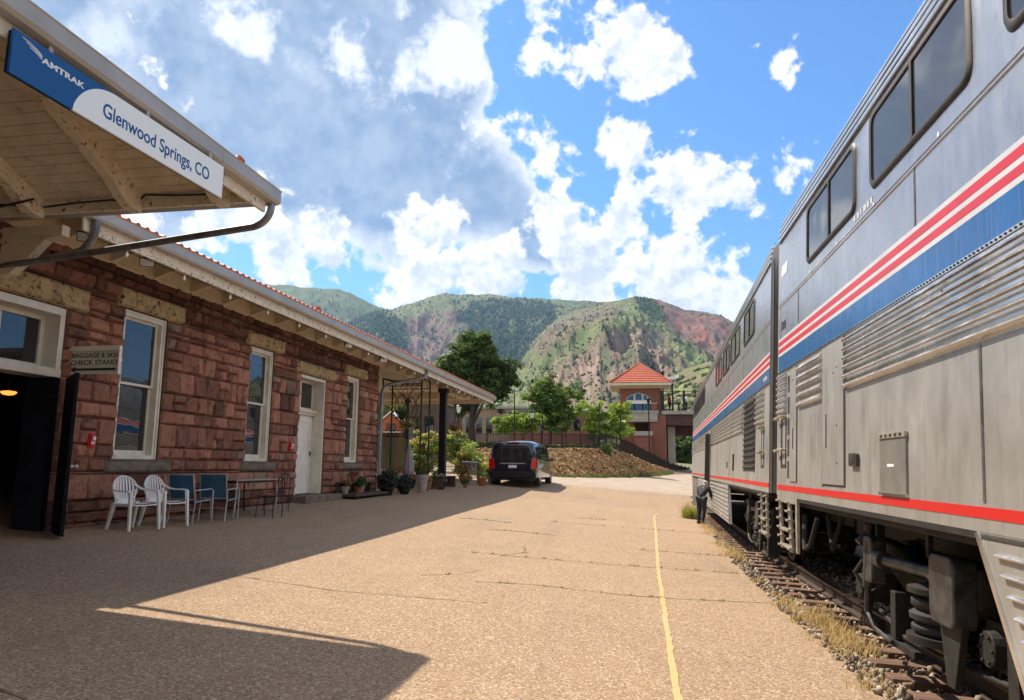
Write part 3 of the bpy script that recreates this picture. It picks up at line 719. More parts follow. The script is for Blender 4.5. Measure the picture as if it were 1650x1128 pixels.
mb.build('fascia', M['peel'], depot, bevel=.004)
mb = MB(TB); mb.box(-8.61, -8.55, 6, ES - 1.2, 4.80, 5.42); mb.box(-8.57, -8.53, 6.01, ES - 1.21, 4.77, 4.83)
mb.box(-8.9, -8.612, 22.92, ES - 1.2, 4.80, 5.3)
mb.box(-18.6, -8.62, ES - 1.28, ES - 1.2, 4.80, 5.3); mb.box(-18.6, -18.5, 22.9, ES - 1.3, 4.8, 5.3)
mb.build('frieze', M['cream'], depot, bevel=.005)
# soffit boards sloping up from the eave, running lengthwise
mb = MB(TB)
k = 0; wv = EW - .175
while wv > -8.54:
    w2 = max(wv - .135, -8.545); z0 = 4.86 + SL * (EW - .13 - wv); z1 = 4.86 + SL * (EW - .13 - w2)
    mb.prism([(wv, 8.46, z0), (w2, 8.46, z1), (w2, 8.46, z1 + .02), (wv, 8.46, z0 + .02)], (0, ES - 8.55, 0)); wv -= .143
sv = ES - .07
while sv > ES - 1.15:
    s2 = sv - .135; z0 = 4.86 + SL * (ES - .1 - sv); z1 = 4.86 + SL * (ES - .1 - s2)
    mb.prism([(-19.4, sv, z0), (-19.4, s2, z1), (-19.4, s2, z1 + .02), (-19.4, sv, z0 + .02)], (10.85, 0, 0)); sv -= .143
mb.build('eave_soffit', M['soffit'], depot)
mb = MB(TB); mb.box(-18.5, -8.9, 22.92, ES - 1.29, 5.14, 5.17); mb.build('pavilion_ceiling', M['soffit'], depot)
def bracket(T):
    mb = MB(T); n = 10; pts = [(0, 0, 5.30), (0, 0, 4.80)]
    for k in range(n + 1):
        t = k / n; pts.append((.06 + t * .62, 0, 4.80 + .10 * math.sin(t * math.pi * .5) ** 2 + (.05 * math.sin(t * math.pi)) + .03))
    pts += [(.74, 0, 4.90), (.80, 0, 4.80), (1.05, 0, 4.76), (1.10, 0, 4.79), (1.10, 0, 4.86)]
    top = [(1.10, 0, 4.875), (0, 0, 5.32)]
    mb.prism([(p[0], -.055, p[2]) for p in pts + top[:1]], (0, .11, 0))
    return mb
for k in range(25):
    s = 9.32 + k * 1.1
    if s > ES - .6: break
    bracket(TB @ Matrix.Translation((-8.55, s, 0))).build('bracket', M['cream'], depot, bevel=.006)
# roof: hipped solid with barrel tiles
def hip(mb, w0, w1, s0, s1, z0, sl, thick):
    h = (w1 - w0) / 2; A = [(w0, s0, z0), (w1, s0, z0), (w1, s1, z0), (w0, s1, z0)]
    top = z0 + sl * h; r0 = ((w0 + w1) / 2, s0 + h, top); r1 = ((w0 + w1) / 2, s1 - h, top)
    ia = [mb.V(p) for p in A]; ib = [mb.V((p[0], p[1], p[2] + thick)) for p in A]; i0, i1 = mb.V((r0[0], r0[1], r0[2] + thick)), mb.V((r1[0], r1[1], r1[2] + thick))
    mb.F(ia[0], ia[1], ib[1], ib[0]); mb.F(ia[1], ia[2], ib[2], ib[1]); mb.F(ia[2], ia[3], ib[3], ib[2]); mb.F(ia[3], ia[0], ib[0], ib[3])
    mb.F(ib[0], ib[1], i0); mb.F(ib[1], ib[2], i1, i0); mb.F(ib[2], ib[3], i1); mb.F(ib[3], ib[0], i0, i1)
mb = MB(TB); hip(mb, EW - 12.4, EW - .13, 8.0, ES - .02, 4.97, SL, .03)
# barrels down the slope facing the track, course by course
s = 8.55
while s < ES - .15:
    mx = min(6.1, ES - s - .1)
    wv = 0.
    while wv < mx:
        ln = min(.36, mx - wv); x0 = EW - .03 - wv; x1 = x0 - ln; za = 4.99 + SL * wv + .02; zb = 4.99 + SL * (wv + ln)
        ra_, rb_ = .070, .058
        A_ = [mb.V((x0, s + ra_ * math.cos(t), za + ra_ * math.sin(t))) for t in np.linspace(0, math.pi, 6)]; B_ = [mb.V((x1, s + rb_ * math.cos(t), zb + rb_ * math.sin(t))) for t in np.linspace(0, math.pi, 6)]
        for q in range(5): mb.F(A_[q], A_[q + 1], B_[q + 1], B_[q])
        mb.F(*A_); wv += .34
    s += .21
mb.build('tile_roof', M['tile'], depot)
mb = MB(TB); mb.lathe((EW - 1.0, 17.6, 5.5), [(.08, -.2), (.09, -.1), (.07, .0), (.09, .05), (.05, .12)], n=10); mb.build('finial', M['tile'], depot)

# front wing roof ------------------------------------------------------
WW, WS = -4.45, 8.24
mb = MB(TB)
pf = [(WW - .10, 4.765), (WW - .03, 4.77), (WW, 4.80), (WW, 4.93), (WW + .012, 4.945), (WW - .012, 4.95), (WW - .016, 4.82), (WW - .115, 4.80), (WW - .12, 4.94), (WW - .13, 4.94), (WW - .13, 4.77)]
for s0, s1 in ((-6, 1.9), (1.904, 6.93), (6.934, WS)): mb.prism([(p[0], s0, p[1]) for p in pf], (0, s1 - s0, 0))
mb.prism([(WW - .13, WS + .002, 4.77), (WW - .13, WS + .002, 4.95), (WW - .13, WS - .13, 4.95), (WW - .13, WS - .13, 4.80), (WW - .13, WS - .03, 4.77)], (-9, 0, 0))
wg = mb.build('wing_gutter', M['gutter'], depot)
mb = MB(TB); mb.box(WW - .17, WW - .132, -6, WS - .135, 4.64, 4.93); mb.build('wing_fascia', M['peel'], depot, bevel=.004)
mb = MB(TB); mb.box(-13, WW - .172, WS - .19, WS - .135, 4.765, 4.96); mb.build('wing_end_beam', M['peel'], depot, bevel=.006)
mb = MB(TB)
d0 = .0
while d0 < 4.4:
    za = 4.93 + SL * d0; zb = 4.93 + SL * (d0 + .135)
    sA = WS - .19 - d0; wA = WW - .17 - d0
    mb.prism([(wA - 0., sA, za), (-13, sA, za), (-13, sA - .135, zb), (wA - .135, sA - .135, zb)], (0, 0, .02))
    mb.prism([(wA, sA, za), (wA - .135, sA - .135, zb), (wA - .135, -6, zb), (wA, -6, za)], (0, 0, .02))
    d0 += .143
mb.build('wing_soffit', M['soffit'], depot)
mb = MB(TB); hip(mb, -13.2, WW - .14, -14, WS - .14, 4.94, SL, .03); mb.build('wing_roof', M['tile'], depot)
for wr in (-9.17, -7.75, -6.33, -5.1):
    mb = MB(TB); L_ = min(4.2, WW - .17 - wr - .1) if wr < -5 else .5; L_ = max(L_, .5)
    pts = [(wr - .07, WS - .19, 4.70), (wr - .07, WS - .19, 4.93), (wr - .07, WS - .19 - L_, 4.93 + SL * L_), (wr - .07, WS - .19 - L_, 4.76 + SL * L_), (wr - .07, WS - .72, 4.93), (wr - .07, WS - .55, 4.80), (wr - .07, WS - .40, 4.72)]
    mb.prism(pts, (.14, 0, 0)); mb.build('rafter', M['peel'], depot, bevel=.006)
hp = MB(TB); q = Vector((1, 1, -SL)).normalized()
hp.prism([(WW - .24, WS - .26, 4.82), (WW - .24, WS - .26, 4.92), (WW - 4.24, WS - 4.26, 4.92 + SL * 4), (WW - 4.24, WS - 4.26, 4.74 + SL * 4)], (-.1, .1, 0)); hp.build('hip_rafter', M['cream'], depot)
mb = MB(TB); mb.lathe((WW - .35, WS - .45, 5.08), [(.07, -.05), (.09, 0), (.06, .06), (.08, .12), (.04, .17)], n=10); mb.tube([(WW - .3, WS - .25, 5.03), (WW - .7, WS - .65, 5.2)], .07, 8); mb.build('hip_tile', M['tile'], depot)
# wall bracket under the wing's near beam
mb = MB(TB); mb.box(-8.60, -7.6, 8.28, 8.42, 4.55, 4.70); mb.prism([(-8.6, 8.28, 4.55), (-8.6, 8.28, 4.0), (-8.35, 8.28, 4.05), (-8.1, 8.28, 4.25), (-7.85, 8.28, 4.5), (-7.6, 8.28, 4.55)], (0, .14, 0)); mb.build('wall_bracket', M['cream'], depot, bevel=.01)
# downspouts
def spout(path, name='downspout', r=.045): 
    mb = MB(TB); mb.tube(path, r, 10); return mb.build(name, M['spout'], depot, smooth=True)
def elbow(a, b, c, n=6):
    a, b, c = map(Vector, (a, b, c)); return [tuple((1 - t) ** 2 * a + 2 * t * (1 - t) * b + t * t * c) for t in [k / n for k in range(n + 1)]]
e1 = elbow((WW - .09, WS - .07, 4.72), (WW - .10, WS - .08, 4.53), (WW - .32, WS - .05, 4.49))
spout([(WW - .09, WS - .07, 4.80)] + e1 + [(-6.6, WS + .02, 4.33), (-8.4, WS + .06, 4.17), (-8.58, WS + .08, 4.15)], r=.045)
e1 = elbow((EW - .06, 8.6, 4.80), (EW - .06, 8.6, 4.55), (EW - .26, 8.6, 4.42))
spout([(EW - .06, 8.6, 4.86)] + e1 + [(-7.75, 8.50, 4.33), (-7.95, 8.40, 4.25)], r=.055)
e1 = elbow((EW - .06, 24.4, 4.78), (EW - .06, 24.4, 4.56), (EW - .3, 24.2, 4.50))
spout([(EW - .06, 24.4, 4.86)] + e1 + elbow((-8.1, 23.5, 4.28), (-8.5, 23.1, 4.2), (-8.47, 23.05, 3.9)) + [(-8.47, 23.05, 1.1), (-8.4, 23.05, .85)], r=.055)
# corner quoins at the end of the stone wall
for k in range(11):
    z = .5 + k * .385; mb = MB(TB); dd = .1 if k % 2 else 0
    mb.box(-8.99 + dd, -8.54, 22.9, 23.02, z, z + .375); mb.build('quoin', M['lintel'] if k > 8 else M['mortar'], depot, bevel=.02)

# pavilion posts
for (wv, sv, r) in ((-8.35, 30.2, .14), (-11.5, 35.0, .06), (-13.5, 35.0, .14), (-18.4, 35.0, .14), (-18.4, 29, .14)):
    gg = g1(wv, sv); mb = MB(TB); mb.box(wv - r, wv + r, sv - r, sv + r, gg - .1, 4.80); mb.box(wv - r - .05, wv + r + .05, sv - r - .05, sv + r + .05, gg, gg + .25); mb.box(wv - r - .06, wv + r + .06, sv - r - .06, sv + r + .06, 4.62, 4.79)
    mb.build('post', M['black'], depot, bevel=.01)

# things on the building ----------------------------------------------
def floodlight(w_, s_, z_, rz, label):
    Mx = TB @ at_loc(w_, s_, z_, rz); t = thing('floodlight', label, 'floodlight', Mx, 'black floodlights under the eave')
    mb = MB(Mx); mb.cyl((0, 0, .12), (0, 0, .10), .05, n=12); mb.tube([(0, 0, .11), (0, 0, .03), (.03, 0, .0)], .014, 8); mb.build('mount', M['black'], t, smooth=True)
    T2 = Mx @ Matrix.Translation((.05, 0, -.04)) @ Matrix.Rotation(R(35), 4, 'Y')
    mb = MB(T2); mb.prism([(-.05, -.09, .05), (.07, -.12, .07), (.07, -.12, -.07), (-.05, -.09, -.05)], (0, .0001, 0)); mb = MB(T2)
    a_ = [(-.07, -.07, .045), (-.07, .07, .045), (-.07, .07, -.045), (-.07, -.07, -.045)]; b_ = [(.07, -.11, .075), (.07, .11, .075), (.07, .11, -.075), (.07, -.11, -.075)]
    ia = [mb.V(p) for p in a_]; ib = [mb.V(p) for p in b_]; mb.F(*ia[::-1]); mb.F(*ib)
    for k in range(4): mb.F(ia[k], ia[(k + 1) % 4], ib[(k + 1) % 4], ib[k])
    for k in range(4): mb.box(-.10, -.06, -.06 + k * .035, -.05 + k * .035, -.05, .05)
    mb.build('housing', M['black'], t, bevel=.006)
    mb = MB(T2); mb.box(.071, .076, -.095, .095, -.06, .06); mb.build('lens', M['lens'], t)
    mb = MB(Mx); mb.tube([(0, .0, .1), (-.03, .12, .06), (-.1, .2, .1), (-.16, .28, .14)], .006, 5); mb.build('cable', M['wire'], t)
floodlight(-7.62, 8.75, 4.72, R(-60), 'black floodlight under the eave beside the gutter elbow, nearest to the big sign')
floodlight(-7.62, 10.05, 4.72, R(-60), 'black floodlight under the eave above the tall window beside the doorway')
floodlight(-7.62, 18.0, 4.72, R(-40), 'small black floodlight under the eave above the white door')
floodlight(-7.62, 20.6, 4.70, R(-40), 'small black floodlight under the eave above the narrow last window')
floodlight(-7.62, 29.6, 4.68, R(-20), 'small black floodlight under the eave above the thick black post')
sl = MB(TB)
sl.tube([(EW - .19, 8.6 + k * .7, 4.655 - .02 * (k % 2)) for k in range(39)], .007, 5)
strl = thing('string_lights', 'string of small pale bulbs hung along the cream eave board', 'string lights', TB @ at_loc(EW - .19, 20, 4.6))
sl.build('cable', M['wire'], strl)
for k in range(19):
    mb = MB(TB); s_ = 9.4 + k * 1.4; mb.lathe((EW - .19, s_, 4.60), [(.005, -.045), (.022, -.03), (.028, 0), (.02, .02), (.014, .05)], n=8); mb.build('bulb', M['bulb'], strl, smooth=True)
# loose cable drooping under the wing
mb = MB(TB); pts = [(-8.5, WS - .25, 4.93), (-8.0, WS - .3, 4.86), (-7.9, WS - .25, 4.90), (-7.75, WS - .22, 4.84), (-7.2, WS - .22, 4.88), (-6.7, WS - .22, 4.89), (-6.33, WS - .22, 4.83), (-6.2, WS - .22, 4.93), (-5.8, WS - .22, 4.90), (-5.2, WS - .22, 4.88)]
mb.tube(pts, .012, 6); mb.tube([(p[0] - .3, p[1] - .35, p[2] - .1 - .05 * math.sin(i)) for i, p in enumerate(pts[:5])], .016, 6); mb.build('electric_cable', M['wire'], depot)

# big hanging station sign
A_ = R(3.7); sdv = Vector((math.sin(A_), math.cos(A_), 0)); snv = Vector((math.cos(A_), -math.sin(A_), 0))
S0 = TB @ Vector((-4.40, 6.9, -.02)); TS = Matrix.Identity(4)
for i in range(3): TS[i][0] = sdv[i]; TS[i][1] = (0, 0, 1)[i]; TS[i][2] = snv[i]; TS[i][3] = S0[i]
# local: x along the sign, y up, z out towards the track
sign = thing('station_name_sign', 'long blue and white station sign reading Glenwood Springs, CO hung under the front eave', 'sign', TS @ Matrix.Translation((-1.33, 4.37, 0)))
zb, zt = 4.372, 4.722
mb = MB(TS); arc = []
for k in range(13):
    t = k / 12; arc.append((-2.05 + .46 * t ** 1.55 , zb + (zt - zb) * math.sin(t * math.pi / 2) ** .9))
mb.prism([(-2.635, zb, -.02)] + [(p[0], p[1], -.02) for p in arc] + [(-2.635, zt, -.02)], (0, 0, .024)); mb.build('blue_panel', M['signblue'], sign)
mb = MB(TS); mb.prism([(p[0], p[1], -.021) for p in arc] + [(-.03, zt, -.021), (-.03, zb, -.021)], (0, 0, .0245)); mb.build('white_panel', M['signwhite'], sign)
mb = MB(TS); mb.box(-2.63, -.035, zb + .01, zt - .01, -.05, -.022); mb.build('backing', M['navy'], sign)
for x_ in (-2.3, -1.2, -.25):
    mb = MB(TS); mb.box(x_, x_ + .04, zt - .05, 4.80, -.03, -.021); mb.build('hanger', M['gutter'], sign)
text('AMTRAK', .066, TS @ Matrix.Translation((-2.372, 4.596, .0045)), M['white'], sign, sx=1.5, bold=.0022, spacing=1.06)
text('Glenwood Springs, CO', .182, TS @ Matrix.Translation((-1.745, 4.473, .004)), M['signblue'], sign, sx=.86, bold=.0018)
mb = MB(TS)
for k in range(3):   # the three swept tracks of the emblem
    y0 = 4.696 - k * .021; L0 = -2.565 + k * .034; L1 = -2.385
    up = [(L0 + (L1 - L0) * t, y0 - .013 * t - .030 * t ** 2.2 * (1 - .25 * k), .0045) for t in np.linspace(0, 1, 9)]
    lo = [(p[0] + .012, p[1] - .006 - .008 * i / 8, p[2]) for i, p in enumerate(up)]
    mb.prism(up + lo[::-1], (0, 0, .002))
mb.build('emblem', M['white'], sign)

# projecting check-stand sign
P_l, P_r = None, None
def on_s(px, py, s):
    d = ray(px, py); dv = np.array([math.sin(BA), math.cos(BA), 0]); nv = np.array([math.cos(BA), -math.sin(BA), 0])
    q = EYE + d * ((s) / (d @ dv)); return q @ nv, q[2]
sS = 9.75
wl_, zt_ = on_s(112, 566, sS); wr_, zb_ = on_s(190, 602, sS); wr2, ztop = on_s(196, 557, sS); wl0, _ = on_s(74, 560, sS)
bs_ = thing('check_stand_sign', 'small cream hanging sign reading baggage and skis check stand, beside the black doorway', 'sign', TB @ at_loc((wl_ + wr_) / 2, sS, zb_))
mb = MB(TB); mb.box(wl0, wr2, sS - .03, sS + .03, ztop - .075, ztop); mb.box(wr_ + .002, wr2, sS - .03, sS + .03, zb_ - .01, ztop - .075); mb.build('arm', M['frame'], bs_, bevel=.006)
mb = MB(TB); mb.box(wl_, wr_, sS - .012, sS + .012, zb_, ztop - .077); mb.build('board', M['signcream'], bs_, bevel=.004)
mb = MB(TB); mb.box(wl_, wl_ + .012, sS - .018, sS - .013, zb_, ztop - .08); mb.box(wl_ + .012, wr_, sS - .018, sS - .013, zb_, zb_ + .012); mb.build('trim', M['frame'], bs_)
TT = TB @ Matrix.Translation((0, sS - .0135, 0)) @ Matrix.Rotation(R(90), 4, 'X')
wd = wr_ - wl_; hh = ztop - .077 - zb_
def fit_text(body, x0, x1, z, size):
    o = text(body, size, TT, M['black'], bs_, bold=.0012, depth=.0012)
    v = [q.co.x for q in o.data.vertices]; Wd = max(v) - min(v)
    bpy.data.objects.remove(o); CHD[bs_.name].pop()
    return text(body, size, TT @ Matrix.Translation((x0, z, 0)), M['black'], bs_, sx=(x1 - x0) / Wd, bold=.0012, depth=.0012)
fit_text('BAGGAGE & SKIS', wl_ + .07 * wd, wl_ + .97 * wd, zb_ + hh * .72, .098)
fit_text('CHECK STAND', wl_ + .06 * wd, wl_ + .97 * wd, zb_ + hh * .40, .105)
mb = MB(TB); ya = zb_ + hh * .2; mb.prism([(wl_ + .06 * wd, sS - .0135, ya), (wl_ + .17 * wd, sS - .0135, ya - .045), (wl_ + .17 * wd, sS - .0135, ya + .045)], (0, -.0015, 0)); mb.box(wl_ + .17 * wd, wl_ + .96 * wd, sS - .015, sS - .0135, ya - .018, ya + .018); mb.build('arrow', M['black'], bs_)

def alarm(s_, z_, label):
    Mx = TB @ at_loc(-8.5, s_, z_); t = thing('fire_alarm', label, 'fire alarm', Mx)
    mb = MB(Mx); mb.box(-.05, 0, -.07, .07, -.12, .12); mb.build('back_box', M['red_plastic'], t, bevel=.01)
    mb = MB(Mx); mb.box(.0, .028, -.055, .055, -.10, .10); mb.build('horn', M['red_plastic'], t, bevel=.012)
    mb = MB(Mx); mb.box(.028, .05, -.03, .03, .0, .06); mb.build('strobe', M['white'], t, bevel=.006)
    tx = Mx @ Matrix.Translation((.0295, 0, 0)) @ Matrix.Rotation(R(90), 4, 'Z') @ Matrix.Rotation(R(90), 4, 'X')
    text('FIRE', .05, tx @ Matrix.Translation((-.05, -.055, 0)), M['white'], t, sx=.9, bold=.002)
alarm(10.28, 1.90, 'red and white fire alarm box between the black door and the first window')
alarm(16.95, 2.0, 'red and white fire alarm box on the stone beside the white door')
# lamp glowing inside the open doorway
lp = thing('pendant_lamp', 'amber glass lamp glowing in the dark doorway', 'lamp', TB @ at_loc(-9.9, 9.9, 2.5))
q = TB.inverted() @ at(14, 632, 10.6)
mb = MB(TB); mb.lathe((q.x, q.y, q.z), [(.02, -.05), (.08, -.04), (.12, 0), (.10, .015), (.02, .025)], n=16); mb.build('shade', M['glow'], lp, smooth=True)
mb = MB(TB); mb.tube([(q.x, q.y, q.z + .03), (q.x, q.y, 5.08)], .01, 6); mb.build('cord', M['wire'], lp)
# ------------------------------------------------------------------ the train
LEAN = R(3.2)
def car_frame(x0, y0, ang, yref):
    return Matrix.Translation((x0, y0, 0)) @ Matrix.Rotation(-R(ang), 4, 'Z') @ Matrix.Rotation(LEAN, 4, 'Y') @ Matrix.Translation((0, -yref, 0))
# car frame: x=0 is the side facing the platform (x grows inwards), y along the car, z above the rail
def rrect(y0, y1, z0, z1, r, n=5):
    p = []
    for cy, cz, a0 in ((y1 - r, z1 - r, 0), (y0 + r, z1 - r, 90), (y0 + r, z0 + r, 180), (y1 - r, z0 + r, 270)):
        for k in range(n + 1):
            t = R(a0 + 90 * k / n); p.append((cy + r * math.cos(t), cz + r * math.sin(t)))
    return p
def train_window(T, car, y0, y1, z0, z1, mull=None, r=.10):
    outer = rrect(y0, y1, z0, z1, r); inner = rrect(y0 + .035, y1 - .035, z0 + .035, z1 - .035, r * .8); out2 = rrect(y0 - .022, y1 + .022, z0 - .022, z1 + .022, r * 1.15)
    mb = MB(T); n = len(outer)
    a = [mb.V((-.002, p[0], p[1])) for p in out2]; b = [mb.V((-.022, p[0], p[1])) for p in outer]; c = [mb.V((-.018, p[0], p[1])) for p in inner]; d = [mb.V((.02, p[0], p[1])) for p in inner]
    for k in range(n):
        j = (k + 1) % n; mb.F(a[k], a[j], b[j], b[k]); mb.F(b[k], b[j], c[j], c[k]); mb.F(c[k], c[j], d[j], d[k])
    w = mb.build('window', M['gasket'], car, smooth=True, angle=50)
    parts = [(y0 + .03, y1 - .03)] if mull is None else [(y0 + .03, mull - .02), (mull + .02, y1 - .03)]
    mb = MB(T); inn = rrect(y0 + .03, y1 - .03, z0 + .03, z1 - .03, r * .8)
    mb.prism([(-.006, p[0], p[1]) for p in inn], (.004, 0, 0)); mb.build('pane', M['trainglass'], w)
    if mull is not None:
        mb = MB(T); mb.box(-.02, -.007, mull - .022, mull + .022, z0 + .03, z1 - .03); mb.build('mullion', M['gasket'], w, bevel=.004)
def louver(T, car, y0, y1, z0, z1, n, m='flute', back='steel', depth=.035, name='louvre_panel'):
    mb = MB(T); mb.cur = 1; mb.box(-.004, .01, y0, y1, z0, z1); mb.cur = 0
    h = (z1 - z0) / n
    for k in range(n):
        z = z0 + k * h + h * .12
        prof = [(-.004, z), (-depth, z + .012), (-depth - .006, z + .026), (-depth + .004, z + .042), (-.012, z + h * .62), (-.004, z + h * .7)]
        mb.prism([(p[0], y0 + .006, p[1]) for p in prof], (0, y1 - y0 - .012, 0))
    return mb.build(name, [M[m], M[back]], car, smooth=True, angle=30)
def strip(T, car, name, m, y0, y1, z0, z1, x=-.003, bev=0):
    mb = MB(T); mb.box(x, .004, y0, y1, z0, z1); return mb.build(name, M[m], car, bevel=bev)
def wheelset(T, truck, y, x0=.79):
    for x in (x0, x0 + 1.42):
        s = 1 if x > 1.5 else -1
        mb = MB(T); mb.lathe((x, y, .457), [(.10, -.09 * 1), (.15, -.05), (.33, -.01), (.36, -.045), (.44, -.05), (.457, -.04), (.457, .07), (.483, .085), (.483, .11), (.40, .115), (.36, .07), (.15, .06), (.1, .1)], n=40, axis='x')
        w = mb.build('wheel', [M['wheel']], truck, smooth=True, angle=40)
    mb = MB(T); mb.cyl((.62, y, .457), (2.4, y, .457), .085, n=14); mb.build('axle', M['bogie'], truck, smooth=True)
def truck_at(T, car, yc, wb=2.6):
    x = .50
    mb = MB(T)    # side frame with its pedestals
    side = [(yc - wb / 2 - .42, .60), (yc - wb / 2 - .42, .78), (yc - wb / 2 - .1, .92), (yc - .62, .88), (yc - .42, .70), (yc + .42, .70), (yc + .62, .88), (yc + wb / 2 + .1, .92), (yc + wb / 2 + .42, .78), (yc + wb / 2 + .42, .60), (yc + wb / 2 + .2, .66), (yc + wb / 2 - .25, .70), (yc + .5, .50), (yc - .5, .50), (yc - wb / 2 + .25, .70), (yc - wb / 2 - .2, .66)]
    for xx in (x, x + 1.95): mb.prism([(xx, p[0], p[1]) for p in side], (.16, 0, 0))
    mb.box(x + .1, x + 2.0, yc - .28, yc + .28, .62, .86)
    tk = mb.build('truck', M['bogie'], car, bevel=.02)
    for s in (-1, 1): wheelset(T, tk, yc + s * wb / 2)
    for s in (-1, 1):     # axle box, end cap and coil springs
        y = yc + s * wb / 2
        mb = MB(T); mb.box(x - .10, x + .12, y - .17, y + .17, .33, .62); mb.cyl((x - .10, y, .457), (x - .17, y, .457), .12, .11, 16)
        for k in range(6): mb.cyl((x - .17, y + .085 * math.cos(k * R(60)), .457 + .085 * math.sin(k * R(60))), (x - .185, y + .085 * math.cos(k * R(60)), .457 + .085 * math.sin(k * R(60))), .014, n=6)
        mb.build('axle_box', M['bogie'], tk, bevel=.012)
        for q in (-.24, .24):
            mb = MB(T); mb.tube([(x + .08 + .075 * math.cos(t), y + q + .075 * math.sin(t), .60 + .22 * t / 31.4) for t in np.linspace(0, 31.4, 60)], .017, 6); mb.build('coil_spring', M['bogie'], tk, smooth=True)
    # air spring in the middle: stacked rubber bellows on its plate
    for (yy) in (yc - .32,):
        mb = MB(T); mb.lathe((x - .02, yy, .34), [(.20, 0), (.235, .03), (.235, .06), (.20, .085), (.245, .11), (.25, .15), (.20, .18), (.235, .21), (.235, .25), (.19, .28)], n=28); mb.build('air_spring', M['rubber'], tk, smooth=True, angle=50)
        mb = MB(T); mb.lathe((x - .02, yy, .28), [(.27, 0), (.27, .055), (.2, .06)], n=24); mb.lathe((x - .02, yy, .62), [(.2, 0), (.26, .02), (.26, .06), (.1, .1)], n=24); mb.build('spring_seat', M['bogie'], tk, smooth=True, angle=50)
    # bolster anchor rod with big end brackets
    ya, yb = yc - .95, yc + .75
    mb = MB(T); mb.prism([(x - .30, p[0], p[1]) for p in rrect(ya - .20, ya + .20, .52, .98, .07)], (.16, 0, 0)); mb.build('anchor_bracket', M['bogie_light'], tk, bevel=.015)
    mb = MB(T); mb.prism([(x - .26, p[0], p[1]) for p in rrect(yb - .12, yb + .12, .56, .96, .05)], (.13, 0, 0)); mb.build('anchor_bracket', M['bogie_light'], tk, bevel=.012)
    mb = MB(T); mb.cyl((x - .20, ya + .2, .82), (x - .20, yb - .12, .78), .045, n=14); mb.cyl((x - .20, ya + .2, .82), (x - .20, ya + .34, .817), .07, n=14); mb.cyl((x - .20, yb - .3, .783), (x - .20, yb - .1, .78), .075, n=14); mb.build('anchor_rod', M['bogie_light'], tk, smooth=True)
    mb = MB(T); mb.cyl((x - .22, yb + .1, .50), (x - .22, yb + .02, .90), .05, n=12); mb.cyl((x - .22, yb + .13, .28), (x - .22, yb + .1, .52), .028, n=10); mb.tube([(x - .22, yb + .13, .28), (x - .22, yb - .05, .18), (x - .2, yb - .45, .14)], .02, 8); mb.build('damper', M['bogie_light'], tk, smooth=True)
    mb = MB(T)   # brake gear and pipes
    mb.tube([(x - .12, yc - wb / 2 - .35, .3), (x - .12, yc - .5, .22), (x - .12, yc + .2, .20), (x - .1, yc + .9, .3)], .022, 8)
    mb.tube([(x - .05, yc + .9, .55), (x - .16, yc + .95, .45), (x - .16, yc + 1.0, .22), (x - .06, yc + 1.1, .15)], .02, 8)
    mb.box(x - .2, x - .02, yc - 1.75, yc - 1.62, .1, .62); mb.box(x - .18, x - .02, yc + .28, yc + .40, .18, .55); mb.box(x - .17, x - .10, yc - .1, yc + .55, .10, .16)
    mb.prism([(x - .24, yc - .75, .60), (x - .24, yc - 1.15, .60), (x - .24, yc - 1.0, .12), (x - .24, yc - .88, .12)], (.05, 0, 0))
    mb.build('brake_rigging', M['bogie'], tk, bevel=.008)
    mb = MB(T); yv = yc + 1.0; mb.cyl((x - .16, yv, .95), (x - .16, yv, 1.06), .05, n=12); mb.cyl((x - .16, yv, .98), (x - .27, yv - .02, .88), .035, n=10); mb.box(x - .2, x - .08, yv - .07, yv + .07, .66, .93); mb.tube([(x - .22, yv, .72), (x - .27, yv + .08, .60), (x - .22, yv + .03, .5)], .02, 7)
    mb.build('brake_valve', M['bogie_light'], tk, bevel=.006)
    mb = MB(T); mb.box(x + .02, x + .06, yc + .1, yc + .16, .86, 1.3); mb.box(x + .1, x + .5, yc - 1.6, yc + 1.8, 1.05, 1.09); mb.box(x - .1, x - .02, yc + 1.2, yc + 1.9, 1.08, 1.15); mb.build('underframe_bracket', M['bogie_light'], tk)
    return tk
def handrail(T, car, y, z0, z1):
    mb = MB(T); mb.tube([(0, y, z0), (-.06, y, z0), (-.07, y - .16, z0 - .02), (0, y - .17, z0 - .02)], .014, 8); mb.tube([(0, y, z1), (-.06, y, z1), (-.07, y - .2, z1 - .0), (0, y - .2, z1)], .016, 8); mb.build('grab_iron', M['step'], car, smooth=True)
def ladder(T, car, y0, y1, z0, z1, flip=0):
    """boarding ladder under the car end: two serrated stringers, rungs"""
    mb = MB(T)
    for ya, yb, wdt in ((y0, y0 - .18, .11), (y1, y1 - .18, .13)):
        n = 6
        for k in range(n):
            t = k / (n - 1); yy = ya + (yb - ya) * t; zz = z1 + (z0 - z1) * t
            mb.box(-.035, .05, yy - wdt / 2, yy + wdt / 2, zz - .012, zz + .012)
        mb.prism([(0, ya - wdt / 2, z1 + .05), (0, ya + wdt / 2, z1 + .05), (0, yb + wdt / 2, z0 - .04), (0, yb - wdt / 2, z0 - .04)], (.03, 0, 0))
    for t in (.62, .98):
        ya = y0 - .18 * t; yb = y1 - .18 * t; z = z1 + (z0 - z1) * t; mb.box(-.02, .04, min(ya, yb), max(ya, yb), z - .02, z + .012)
    mb.build('boarding_ladder', M['step'], car, bevel=.004)
